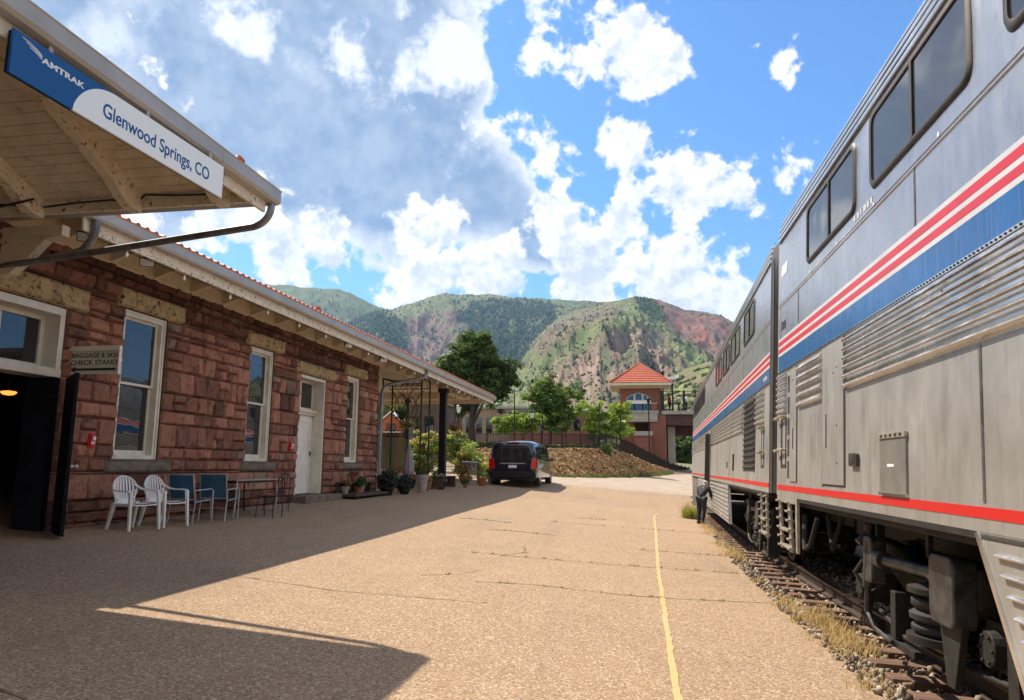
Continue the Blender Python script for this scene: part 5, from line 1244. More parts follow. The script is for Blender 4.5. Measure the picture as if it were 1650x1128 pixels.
# ------------------------------------------------------------------ trees
BARK = M['bark'] = mat('bark', (.07, .05, .04), .9, c2=(.03, .024, .02), scale=9, stretch=(1, 1, .3), bump=.8, bscale=20)
def tree(name, label, cat, base, H, lobes, nclump, per, leaf, pal, trunk=.2, seed=1, group=None, limbs=9, clump_r=.42):
    r = np.random.default_rng(seed); base = np.array(base, float); Mx = at_loc(*base); t = thing(name, label, cat, Mx, group)
    mb = MB(); cz = min(l[2] - l[5] * .3 for l in lobes)
    top = np.array([lobes[0][0], lobes[0][1], lobes[0][2] + lobes[0][5] * .5]); pts = []
    for k in range(7):
        q = k / 6; pts.append(base + np.array([top[0] * q + .06 * H * .2 * math.sin(q * 5 + seed), top[1] * q, top[2] * q]))
    mb.tube(pts, trunk, 9, True, [trunk * (1.25 - 1.05 * k / 6) for k in range(7)])
    L_ = np.array(lobes)
    for k in range(limbs):
        l = lobes[k % len(lobes)]; a = r.uniform(0, 6.28); q = r.uniform(.3, .75); s = base + (pts[-1] - base) * q
        e = base + np.array([l[0] + .75 * l[3] * math.cos(a), l[1] + .75 * l[4] * math.sin(a), l[2] + l[5] * r.uniform(-.3, .6)]); mid = s + (e - s) * .5 + np.array([0, 0, -.06 * H * r.random()])
        mb.tube([s, mid, e], .05, 6, True, [trunk * .42, trunk * .26, trunk * .07])
    mb.build('trunk', BARK, t, smooth=True)
    vol = L_[:, 3] * L_[:, 4] * L_[:, 5]; which = r.choice(len(lobes), nclump, p=vol / vol.sum())
    d = r.normal(size=(nclump, 3)); d /= np.linalg.norm(d, axis=1)[:, None]; rad = r.random(nclump) ** .42
    cc = base + L_[which, :3] + d * rad[:, None] * L_[which, 3:6]
    cr_ = clump_r * r.uniform(.6, 1.25, nclump)
    n = nclump * per; ci = np.repeat(np.arange(nclump), per); dd = r.normal(size=(n, 3)); dd /= np.linalg.norm(dd, axis=1)[:, None]
    p = cc[ci] + dd * (cr_[ci] * r.random(n) ** .5)[:, None] * np.array([1.15, 1.15, .62])
    nrm = dd * .6 + r.normal(size=(n, 3)) * .5 + np.array([0, 0, .5]); nrm /= np.linalg.norm(nrm, axis=1)[:, None]
    a = np.cross(nrm, r.normal(size=(n, 3))); a /= np.linalg.norm(a, axis=1)[:, None]; b = np.cross(nrm, a)
    s = leaf * r.uniform(.6, 1.35, n)[:, None]
    V = np.stack([p - a * s, p - b * s * .55 + nrm * s * .12, p + a * s, p + b * s * .55 + nrm * s * .12], 1).reshape(-1, 3)
    Fc = (np.arange(n) * 4)[:, None] + np.arange(4)[None]
    pc = np.array(pal)[r.integers(len(pal), size=nclump)] * r.uniform(.75, 1.25, (nclump, 1)); C = pc[ci] * r.uniform(.75, 1.25, (n, 1))
    link_mesh('crown', V, Fc, None, [M['leafcol']], t, colr=np.repeat(C, 4, 0))
    return t
def lob(px, py, Y, base, rx, ry, rz):
    p = at(px, py, Y); return (p.x - base[0], p.y - base[1], p.z - base[2], rx, ry, rz)
dk = [(.085, .155, .035), (.125, .20, .045), (.06, .11, .028)]; lt = [(.30, .42, .06), (.38, .48, .08), (.22, .34, .05)]; md = [(.16, .27, .05), (.22, .33, .06), (.11, .20, .04)]; yl = [(.42, .42, .09), (.26, .36, .07), (.50, .40, .10), (.16, .25, .05)]
TZ = 2.55     # height of the terrace behind the stone bank
def base_at(px, Y, z): p = at(px, 700, Y); return (p.x, p.y, z)
b = base_at(762, 52, 1.6)
tree('shade_tree', 'large dark green leafy tree standing behind the end of the station roof', 'tree', b, 9, [lob(765, 578, 52, b, 1.9, 1.9, 2.0), lob(728, 600, 52, b, 1.35, 1.4, 1.15), lob(806, 597, 52, b, 1.35, 1.4, 1.1), lob(765, 555, 52, b, 1.2, 1.2, 1.1), lob(785, 625, 52, b, 1.9, 1.6, .9), lob(738, 632, 52, b, 1.3, 1.3, .8), lob(822, 612, 52, b, .8, .9, .5), lob(712, 582, 52, b, .7, .8, .45), lob(745, 655, 52, b, 1.2, 1.2, .6), lob(792, 655, 52, b, .8, 1, .6)], 330, 80, .12, dk, .26, 3, limbs=12, clump_r=.46)
b = base_at(888, 56, TZ)
tree('young_tree', 'mid green feathery tree in the lot behind the black fence', 'tree', b, 5, [lob(885, 650, 56, b, 1.5, 1.4, 1.4), lob(870, 630, 56, b, .8, .8, .8), lob(902, 632, 56, b, 1.0, .9, .7), lob(884, 615, 56, b, .6, .6, .6), lob(925, 640, 56, b, .9, .8, .6), lob(895, 680, 56, b, 1.3, 1.2, 1.1), lob(866, 668, 56, b, .9, .9, .8), lob(855, 640, 56, b, .6, .6, .5), lob(936, 625, 56, b, .5, .5, .4), lob(912, 665, 56, b, 1.1, 1, 1.)], 270, 65, .095, md, .10, 5, clump_r=.34)
b = base_at(963, 54, TZ)
tree('young_tree', 'bright yellow-green tree left of the brick tower', 'tree', b, 4, [lob(962, 668, 54, b, 1.15, 1, 1.0), lob(942, 658, 54, b, .8, .8, .7), lob(996, 668, 54, b, 1.0, .9, .9), lob(1000, 650, 54, b, .7, .7, .6), lob(975, 690, 54, b, 1.4, 1, .8), lob(1012, 700, 53, b, .8, .7, .35), lob(960, 690, 54, b, 1.3, 1.1, .7), lob(1004, 692, 54, b, .9, .8, .5), lob(945, 650, 54, b, .4, .5, .4)], 170, 65, .10, lt, .08, 7, clump_r=.32)
b = base_at(845, 54, TZ)
tree('leafy_shrub', 'rounded light green shrub behind the fence, right of the dark tree', 'shrub', b, 2.2, [lob(840, 682, 54, b, 1.3, 1, .8), lob(815, 685, 54, b, 1.0, .9, .7), lob(862, 680, 54, b, .9, .8, .7), lob(838, 668, 54, b, .8, .7, .4)], 120, 60, .09, lt, .05, 9, clump_r=.30)
b = base_at(1104, 95, .8)
tree('shade_tree', 'dark green trees seen in the gap under the footbridge', 'tree', b, 6, [lob(1100, 722, 95, b, 2.2, 2, 2.2), lob(1120, 715, 95, b, 2.0, 2, 2.4), lob(1085, 730, 95, b, 1.6, 1.5, 1.4), lob(1100, 745, 95, b, 3, 1.6, 1.2)], 160, 50, .20, dk, .2, 11, clump_r=.6)
b = base_at(628, 60, 1.6)
tree('young_tree', 'bright green tree beyond the pavilion, above the red shed', 'tree', b, 4, [lob(625, 655, 60, b, 1.3, 1.2, .8), lob(640, 662, 60, b, 1.0, 1, .7), lob(612, 665, 60, b, 1.0, 1, .8)], 80, 60, .11, lt, .1, 13, clump_r=.35)
for i, (px, py, Y, sz, lab) in enumerate(((690, 712, 39, .95, 'yellow-green bush behind the iron arbor'), (735, 708, 40, .85, 'yellow-green bush with orange tips right of the thick black post'), (757, 735, 39, .7, 'leafy bush beside the rear of the van'), (665, 745, 38, .6, 'low dark green bush behind the folded umbrella'))):
    b = base_at(px, Y, g1(*at(px, 700, Y)[:2])); 
    tree('garden_bush', lab, 'bush', b, 1.8, [lob(px, py, Y, b, sz, .8, .75 * sz), lob(px - 14, py + 16, Y, b, .7 * sz, .7, .6 * sz), lob(px + 16, py + 14, Y, b, .7 * sz, .7, .6 * sz), lob(px + 3, py + 30, Y, b, .8 * sz, .7, .6 * sz)], 75, 55, .075, yl if i < 3 else md, .04, 20 + i, clump_r=.24)

# ------------------------------------------------------------------ stone bank, terrace, fence
M['bankrock'] = colmat('bank_rock', .95, .8, 14., .05, .3, 6.)
foot = [(740, 771, 41), (880, 773, 42.5), (940, 771, 45), (1000, 770, 49), (1040, 769, 53), (1062, 767, 56.5), (1085, 761, 66), (1108, 756, 78)]
crst = [(740, 722, 44.5), (880, 722.5, 46), (940, 722, 48.5), (985, 723, 52), (1015, 733, 55), (1048, 748, 59), (1080, 756, 68), (1108, 755, 80)]
def interp_pts(P, n):
    W_ = [at(*p) for p in P]; o = []
    cum = [0]
    for a, b_ in zip(W_[:-1], W_[1:]): cum.append(cum[-1] + (b_ - a).length)
    for k in range(n):
        s = cum[-1] * k / (n - 1); j = min(len(cum) - 2, max(0, int(np.searchsorted(cum, s)) - 1)); t = (s - cum[j]) / (cum[j + 1] - cum[j]); o.append(W_[j].lerp(W_[j + 1], t))
    return o
NB = 240; FT = interp_pts(foot, NB); CT = interp_pts(crst, NB); NR = 26
V = []; Cc = []
for k in range(NB):
    f, c = FT[k], CT[k]
    for j in range(NR + 6):
        t = j / (NR - 1)
        if t <= 1:
            p = f.lerp(c, t); z = f.z + (c.z - f.z) * (1 - (1 - t) ** 1.25); q = Vector((p.x, p.y, z - (.12 if j == 0 else 0)))
            n_ = float(fbm(np.array([k * .30]), np.array([t * 9.]), 4, 71)[0]) - .5; q += Vector((.15, -.5, .3)) * n_ * min(1, (c.z - f.z)) * (.6 if 0 < j < NR - 1 else 0)
        else: q = c + Vector((-.3, 5., 0)) * (j - NR + 1); q.z = c.z - .02
        V.append(tuple(q)); g_ = random.uniform(.6, 1.3); Cc.append((.36 * g_, .225 * g_, .11 * g_) if t <= 1 else (.13, .11, .07))
Fc = [(k * (NR + 6) + j, k * (NR + 6) + j + 1, (k + 1) * (NR + 6) + j + 1, (k + 1) * (NR + 6) + j) for k in range(NB - 1) for j in range(NR + 5)]
o = link_mesh('stone_bank', np.array(V), np.array(Fc)[:, ::-1], None, [M['bankrock']], None, False, loc=(0, 0, 0), colr=Cc); tag(o, kind='structure')
def reg_bank(n):
    k = rng.integers(0, NB - 1, n); t = rng.random(n); out = []
    for i in range(n):
        f, c = FT[k[i]], CT[k[i]]; p = f.lerp(c, t[i]); out.append((p.x + rng.normal() * .05, p.y - .12, f.z + (c.z - f.z) * (1 - (1 - t[i]) ** 1.25)))
    return np.array(out)
rocks('bank_stones', 7500, reg_bank, (.03, .11), [(.42, .25, .11), (.30, .17, .075), (.52, .34, .16), (.13, .08, .045), (.37, .205, .09)], 'golden brown broken stones facing the bank below the fence', 'stones')
tf = [(FT[k].x + rng.normal() * .12, FT[k].y - .15 + rng.normal() * .1, FT[k].z - .03, rng.uniform(.8, 2.2)) for k in rng.integers(30, NB - 90, 150)]
grass('bank_grass', tf, 'short green grass along the foot of the stone bank', 'grass', [(.12, .16, .04), (.20, .20, .06), (.08, .11, .03)], .08, .2, .012, 30, .25)
# black picket fence along the top of the bank
fcr = [(560, 722, 43), (740, 722, 44.5), (880, 722.5, 46), (940, 722, 48.5), (985, 723, 52), (1015, 733, 55), (1048, 749, 59), (1080, 764, 66), (1112, 770, 74)]
CF = interp_pts(fcr, 430)
fn = thing('picket_fence', 'black metal picket fence along the top of the golden stone bank', 'fence', Matrix.Translation(CF[200]))
mb = MB()
for k in range(0, 430, 1):
    p = CF[k]; mb.box(p.x - .016, p.x + .016, p.y - .010, p.y + .010, p.z + .02, p.z + .93)
mb.build('pickets', M['iron'], fn)
mb = MB()
for h in (.12, .86): mb.tube([(p.x, p.y, p.z + h) for p in CF[::4]], .022, 4)
mb.build('rails', M['iron'], fn)
for k in range(0, 430, 17):
    p = CF[k]; mb = MB(); mb.box(p.x - .04, p.x + .04, p.y - .04, p.y + .04, p.z - .1, p.z + 1.02); mb.box(p.x - .05, p.x + .05, p.y - .05, p.y + .05, p.z + 1.02, p.z + 1.05); mb.build('fence_post', M['iron'], fn)
def lamp_post(px, pyb, pyt, Y, label, lantern=True):
    b_ = at(px, pyb, Y); t_ = at(px, pyt, Y); H = t_.z - b_.z; Mx = at_loc(b_.x, b_.y, b_.z); t = thing('lamp_post', label, 'lamp post', Mx, 'black lamp posts behind the fence')
    mb = MB(Mx); mb.lathe((0, 0, 0), [(.14, 0), (.14, .12), (.09, .2), (.075, .5), (.05, .6), (.045, H - .65), (.07, H - .6), (.05, H - .52)], n=10); mb.build('pole', M['iron'], t, smooth=True, angle=50)
    mb = MB(Mx); mb.lathe((0, 0, H - .52), [(.09, 0), (.13, .22), (.16, .36), (.16, .38), (.10, .42)], n=8); mb.build('lantern', M['lens'] if lantern else M['iron'], t)
    mb = MB(Mx); mb.lathe((0, 0, H - .14), [(.19, 0), (.17, .04), (.07, .12), (.02, .2)], n=8); mb.build('cap', M['iron'], t)
def pole(px, pyb, pyt, Y, label):
    b_ = at(px, pyb, Y); t_ = at(px, pyt, Y); mb = MB(); mb.cyl(b_, t_, .05, .035, 8); o = mb.build('pole', M['iron'], smooth=True); tag(o, label, 'pole', 'thin black poles behind the fence')
lamp_post(738, 722, 652, 46, 'black lamp post with a clear lantern right of the station roof end')
lamp_post(857, 722, 662, 50, 'short black lamp post with a clear lantern in front of the green trees')
lamp_post(857.5, 722, 610, 72, 'tall black lamp post rising above the feathery tree', False)
lamp_post(1047, 752, 640, 60, 'black lamp post in front of the brick tower', False)
for px, b_, t_, Y, lab in ((829, 722, 634, 48, 'thin black pole right of the dark tree, tallest of the row'), (874, 722, 655, 49, 'thin black pole in front of the feathery tree'), (912, 722, 663, 50, 'thin black pole at the right edge of the feathery tree'), (966, 724, 650, 51, 'thin black pole in front of the yellow-green tree, left of the tower'), (1000, 728, 668, 53, 'thin black pole nearest the brick tower')): pole(px, b_, t_, Y, lab)

def hedge(name, px0, px1, Y, ztop, label):
    a_, b_ = at(px0, 722, Y), at(px1, 722, Y); n = 9000; r = np.random.default_rng(77); x = r.uniform(a_.x, b_.x, n); hgt = .55 + .45 * fbm(x * 1.1, x * 0, 4, 9); z = TZ - .3 + r.random(n) ** .7 * (ztop + .3) * hgt; y = Y + r.normal(size=n) * .3
    p = np.stack([x, y, z], 1); u = r.normal(size=(n, 3)); u /= np.linalg.norm(u, axis=1)[:, None]; v = np.cross(u, r.normal(size=(n, 3))); v /= np.linalg.norm(v, axis=1)[:, None]; s = r.uniform(.05, .13, n)[:, None]
    V = np.stack([p - u * s, p - v * s * .6, p + u * s, p + v * s * .6], 1).reshape(-1, 3); C = np.repeat(np.array(md + dk + dk)[r.integers(9, size=n)] * r.uniform(.45, 1.1, (n, 1)), 4, 0)
    return tag(link_mesh(name, V, (np.arange(n) * 4)[:, None] + np.arange(4)[None], None, [M['leafcol']], None, loc=(0, 0, 0), colr=C), label, 'hedge', kind='stuff')
hedge('hedge', 690, 985, 50.5, .75, 'dark uneven hedge growing behind the black picket fence')
# ------------------------------------------------------------------ brick tower and footbridge
def brickmat(name, c1, c2, mortar, sc):
    m, n, l, bs = newmat(name); t = n.new('ShaderNodeTexCoord'); s = n.new('ShaderNodeSeparateXYZ'); l.new(t.outputs['Object'], s.inputs[0])
    ad = n.new('ShaderNodeMath'); l.new(s.outputs[0], ad.inputs[0]); l.new(s.outputs[1], ad.inputs[1]); cb = n.new('ShaderNodeCombineXYZ'); l.new(ad.outputs[0], cb.inputs[0]); l.new(s.outputs[2], cb.inputs[1])
    b_ = n.new('ShaderNodeTexBrick'); l.new(cb.outputs[0], b_.inputs['Vector']); b_.inputs['Scale'].default_value = sc; b_.inputs['Color1'].default_value = c1 + (1,); b_.inputs['Color2'].default_value = c2 + (1,); b_.inputs['Mortar'].default_value = mortar + (1,); b_.inputs['Mortar Size'].default_value = .02
    l.new(b_.outputs[0], bs.inputs['Base Color']); bs.inputs['Roughness'].default_value = .85; return m
M['brick'] = brickmat('red_brick', (.30, .095, .06), (.22, .07, .045), (.22, .14, .11), 4.)
M['concrete'] = mat('concrete', (.42, .38, .33), .85, c2=(.33, .30, .26), scale=2, bump=.3)
M['oxide'] = mat('oxide_girder_paint', (.10, .035, .028), .6, c2=(.07, .025, .02), scale=2)
YT = 70.
def X(px, Y=YT): return at(px, 700, Y).x
def Z(py, px=1040, Y=YT): return at(px, py, Y).z
tw_ = thing('brick_tower', 'red brick stair tower with a pyramid tile roof beside the footbridge', 'tower', at_loc(X(1030), YT + 2, 1.))
x0, x1 = X(1000), X(1066); dp = x1 - x0; zE = Z(618); zA = Z(585, 1030); zB = 1.0; zd = Z(662)
mb = MB(); 
mb.box(x0, x0 + .5, YT, YT + .5, zd, zE); mb.box(x1 - .5, x1, YT, YT + .5, zd, zE); mb.box(x0, x0 + .5, YT + dp - .5, YT + dp, zd, zE); mb.box(x1 - .5, x1, YT + dp - .5, YT + dp, zd, zE)
wx0, wx1 = X(1010), X(1050)
mb.box(x0 + .5, wx0, YT + .06, YT + .4, zd, zE); mb.box(wx1, x1 - .5, YT + .06, YT + .4, zd, zE); zs, zc_ = Z(640), Z(632)
ar = [(wx0, YT + .06, zE), (wx0, YT + .06, zs)] + [(wx0 + (wx1 - wx0) * t, YT + .06, zs + (zc_ - zs) * math.sin(math.pi * t)) for t in np.linspace(0, 1, 13)] + [(wx1, YT + .06, zE)]
mb.prism(ar[1:-1] + [(wx1, YT + .06, zE), (wx0, YT + .06, zE)], (0, .34, 0))
mb.box(x0, x0 + .3, YT + .5, YT + dp - .5, zd, zE); mb.box(x1 - .3, x1, YT + .5, YT + dp - .5, zd, zd + 1.2); mb.box(x0 + .5, x1 - .5, YT + dp - .35, YT + dp - .1, zd, zE)
mb.box(X(1048), x1, YT - .3, YT + dp, zB - .5, Z(680)); mb.box(x0, X(1022), YT + .3, YT + dp, zB - .5, Z(680)); mb.box(X(1022), X(1048), YT + 2, YT + dp, zB - .5, Z(680))
mb.box(X(1022), X(1049), YT - 1.2, YT + 1, zB - .5, Z(703)); mb.box(X(1050), X(1059), YT - .5, YT + .05, zd + .05, Z(652)); mb.build('wall', M['brick'], tw_)
mb = MB(); mb.box(X(1009), X(1060), YT - .45, YT + dp, Z(680) + .0, zd - .25); mb.box(X(1007), X(1062), YT - .5, YT + dp + .1, zd - .249, zd); mb.box(X(1021), X(1051), YT - 1.35, YT + 1, Z(703) + .001, Z(696)); mb.box(X(1049.5), X(1060), YT - .55, YT + .1, Z(652) + .001, Z(650)); mb.build('concrete_band', M['concrete'], tw_, bevel=.02)
rc = Vector(((x0 + x1) / 2, YT + dp / 2, zA + .25)); ov = .95
mb = MB(); rr_ = [(x0 - ov, YT - ov), (x1 + ov, YT - ov), (x1 + ov, YT + dp + ov), (x0 - ov, YT + dp + ov)]
n_ = 11
for sd_ in range(4):
    a_, b_ = rr_[sd_], rr_[(sd_ + 1) % 4]
    for k in range(n_):
        t0, t1 = k / n_, (k + 1) / n_
        def P(c, t, lift=0): return (c[0] + (rc.x - c[0]) * t, c[1] + (rc.y - c[1]) * t, zE + (rc.z - zE) * (t ** 1.0) + lift)
        mb.quad(P(a_, t0, .05), P(b_, t0, .05), P(b_, t1, 0), P(a_, t1, 0)); mb.quad(P(a_, t1, 0), P(b_, t1, 0), P(b_, t1, .05), P(a_, t1, .05))
for c_ in rr_: mb.tube([(c_[0], c_[1], zE + .08), tuple(rc)], .07, 6)
mb.build('tile_roof', M['tile'], tw_)
mb = MB(); mb.box(x0 - ov, x1 + ov, YT - ov, YT + dp + ov, zE - .28, zE - .005); mb.box(x0 - .2, x1 + .2, YT - .2, YT + dp + .2, zE - .45, zE - .281); mb.build('eave', M['cream'], tw_, bevel=.03)
for i in range(3):
    a_ = wx0 + (wx1 - wx0) * (i / 3) + .05; b_ = wx0 + (wx1 - wx0) * ((i + 1) / 3) - .05
    mb = MB(); za = Z(645)
    ztop = lambda x: zs + (zc_ - zs) * math.sin(math.pi * (x - wx0) / (wx1 - wx0)) - .06
    pts = [(a_, YT + .2, za)] + [(a_ + (b_ - a_) * t, YT + .2, ztop(a_ + (b_ - a_) * t)) for t in np.linspace(0, 1, 6)] + [(b_, YT + .2, za)]
    ins = lambda q: q
    mb.tube(pts + [pts[0]], .045, 4); w_ = mb.build('window', M['white'], tw_)
    mb = MB(); mb.prism([(p[0], YT + .21, p[2]) for p in pts], (0, .02, 0)); mb.build('pane', M['glass'], w_)
mb = MB(); mb.box(wx0, wx1, YT + .0, YT + .12, Z(650.5), Z(645.5)); mb.build('white_panel', M['white'], tw_)
for i in range(3):
    a_ = wx0 + (wx1 - wx0) * i / 3 + .05; b_ = wx0 + (wx1 - wx0) * (i + 1) / 3 - .05
    mb = MB(); mb.box(a_, b_, YT + .15, YT + .18, zd, Z(650.5)); mb.build('lower_pane', M['glass'], tw_)
# footbridge
fb = thing('footbridge', 'footbridge deck on brick piers running from the tower across the tracks', 'footbridge', at_loc(x1 + 10, YT + 2, 1.))
xb = x1 + 22
mb = MB(); mb.box(x1 + .01, xb, YT - .3, YT + 4.2, zd - .35, zd - .02); mb.build('deck', M['concrete'], fb, bevel=.02)
mb = MB(); mb.box(X(1074), xb, YT, YT + .4, Z(685), zd - .36); mb.build('girder', M['oxide'], fb)
mb = MB(); mb.box(X(1074), xb, YT + 3.4, YT + 3.8, Z(700), zd - .36); mb.build('girder', M['oxide'], fb)
mb = MB(); mb.box(X(1061), X(1073.5), YT - .2, YT + 4, 0, zd - .36); mb.build('pier', M['brick'], fb)
mb = MB(); mb.box(X(1077), X(1089), YT + 1, YT + 3.4, 0, zd - 1.4); mb.build('pier', M['concrete'], fb)
mb = MB()
for h in (.12, .55, .95, 1.35, 1.75): mb.box(x1 + .02, xb, YT - .22, YT - .18, zd + h, zd + h + .04)
mb.build('railing', M['iron'], fb)
k = 0; xx = x1 + .1
while xx < xb:
    mb = MB(); r_ = .05 if k % 2 else .11; mb.box(xx - r_, xx + r_, YT - .26, YT - .14, zd - .02, zd + 1.85); mb.build('railing_post', M['iron'], fb); xx += 1.0; k += 1
for px, pt_, lab in ((1069.5, 597, 'black twin lamp post on the footbridge beside the tower roof'), (1084, 617, 'black lamp post on the footbridge, further right')): lamp_post(px, 663, pt_, YT + 1.5, lab, False)

# ------------------------------------------------------------------ far low buildings
M['tanwall'] = mat('tan_render', (.33, .24, .17), .85, c2=(.28, .2, .14), scale=1.5); M['greenroof'] = mat('green_metal_roof', (.06, .14, .10), .45, c2=(.08, .18, .13), scale=2); M['brownwall'] = mat('brown_cladding', (.13, .08, .055), .8, c2=(.09, .055, .04), scale=2)
def low_building(label, px0, px1, pyt, pyb, Y, depth, wall, roofm, nwin=5, par=.35):
    a_, b_ = at(px0, pyt, Y), at(px1, pyt, Y); zt_ = a_.z; zb_ = at(px0, pyb, Y).z; t = thing('low_building', label, 'building', at_loc((a_.x + b_.x) / 2, Y + depth / 2, zb_))
    mb = MB(); mb.box(a_.x, b_.x, Y, Y + depth, zb_ - 1, zt_ - par); mb.build('wall', M[wall], t)
    mb = MB(); mb.box(a_.x - .2, b_.x + .2, Y - .3, Y + depth + .2, zt_ - par, zt_); mb.build('roof', M[roofm], t, bevel=.03)
    Wd = b_.x - a_.x
    for k in range(nwin):
        c_ = a_.x + Wd * (k + .5) / nwin; mb = MB(); mb.box(c_ - Wd / nwin * .3, c_ + Wd / nwin * .3, Y - .05, Y + .02, zb_ + (zt_ - zb_) * .25, zb_ + (zt_ - zb_) * .7); mb.build('window', M['glass'], t)
low_building('long tan building beyond the parking lot, behind the lamp post with the clear lantern', 700, 846, 655, 712, 95, 14, 'tanwall', 'concrete', 9)
low_building('brick building with a green metal roof behind the green trees', 822, 960, 662, 705, 85, 12, 'brick', 'greenroof', 7)
low_building('brown building beyond the far side of the pavilion', 560, 705, 640, 745, 66, 10, 'brownwall', 'tanwall', 6, .5)
# white-edged skylight box on the green roof
p0_ = at(926 - 15, 662, 86); 
# red shed with a white roof
q0, q1 = at(612, 690, 44), at(646, 690, 44); Mx = at_loc((q0.x + q1.x) / 2, 45, 1.0)
t = thing('garden_shed', 'small orange-red shed with a pale gable roof seen under the pavilion', 'shed', Mx)
hw = (q1.x - q0.x) / 2; zw = at(612, 678, 44).z - 1.0; za = at(630, 664, 44).z - 1.0
M['orange'] = mat('orange_red_boards', (.42, .12, .04), .7, c2=(.33, .09, .03), scale=5, stretch=(4, 4, .4))
mb = MB(Mx); mb.box(-hw * .85, hw * .85, -.9, .9, -1, zw); mb.prism([(-hw * .85, -.9, zw), (hw * .85, -.9, zw), (0, -.9, za - .05)], (0, 1.8, 0)); mb.build('wall', M['orange'], t)
mb = MB(Mx); mb.prism([(-hw * 1.05, -1.05, zw - .05), (-hw * 1.05, -1.05, zw + .02), (0, -1.05, za + .06), (hw * 1.05, -1.05, zw + .02), (hw * 1.05, -1.05, zw - .05), (0, -1.05, za - .01)], (0, 2.1, 0)); mb.build('roof', M['signwhite'], t)
mb = MB(Mx); mb.box(-.3, .3, -.93, -.89, -.9, zw - .15); mb.build('door', M['brownwall'], t)
mb = MB(Mx); mb.box(-hw * 1.3, hw * 1.2, -1.2, -.9, zw - .75, zw - .62); mb.build('shelf', M['cream'], t)

# ------------------------------------------------------------------ vehicles
def carmat(name, c): return mat(name, c, .25, .3, coat=1.)
M['vanpaint'] = carmat('dark_blue_black_paint', (.006, .009, .022)); M['taillight'] = mat('tail_light', (.50, .006, .01), .15, coat=1.); M['silverpaint'] = carmat('silver_paint', (.45, .50, .52)); M['bluepaint'] = carmat('blue_paint', (.10, .20, .36))
def wheel(Mx, par, x, y, r, out):
    mb = MB(Mx); s = 1 if out > 0 else -1
    pr = [(.02, -.11), (r * .62, -.10), (r * .66, -.12), (r * .97, -.11), (r, -.07), (r, .07), (r * .97, .11), (r * .66, .12), (.02, .1)]
    mb.lathe((x, y, r), pr, n=28, axis='x'); w_ = mb.build('wheel', M['rubber'], par, smooth=True, angle=40)
    mb = MB(Mx); mb.lathe((x + s * .095, y, r), [(.02, 0), (r * .62, 0), (r * .62, .02 * s), (.02, .03 * s)] if s > 0 else [(.02, -.03), (r * .62, -.02), (r * .62, 0), (.02, 0)], n=24, axis='x')
    mb.build('rim', M['alu'], w_, smooth=True, angle=30)
    mb = MB(Mx)
    for k in range(5):
        a = k * R(72); mb.cur = 0; c_ = (x + s * .118, y + r * .38 * math.cos(a), r + r * .38 * math.sin(a)); mb.cyl(c_, (c_[0] + s * .006, c_[1], c_[2]), r * .13, n=8)
    mb.build('rim_hole', M['black'], w_)
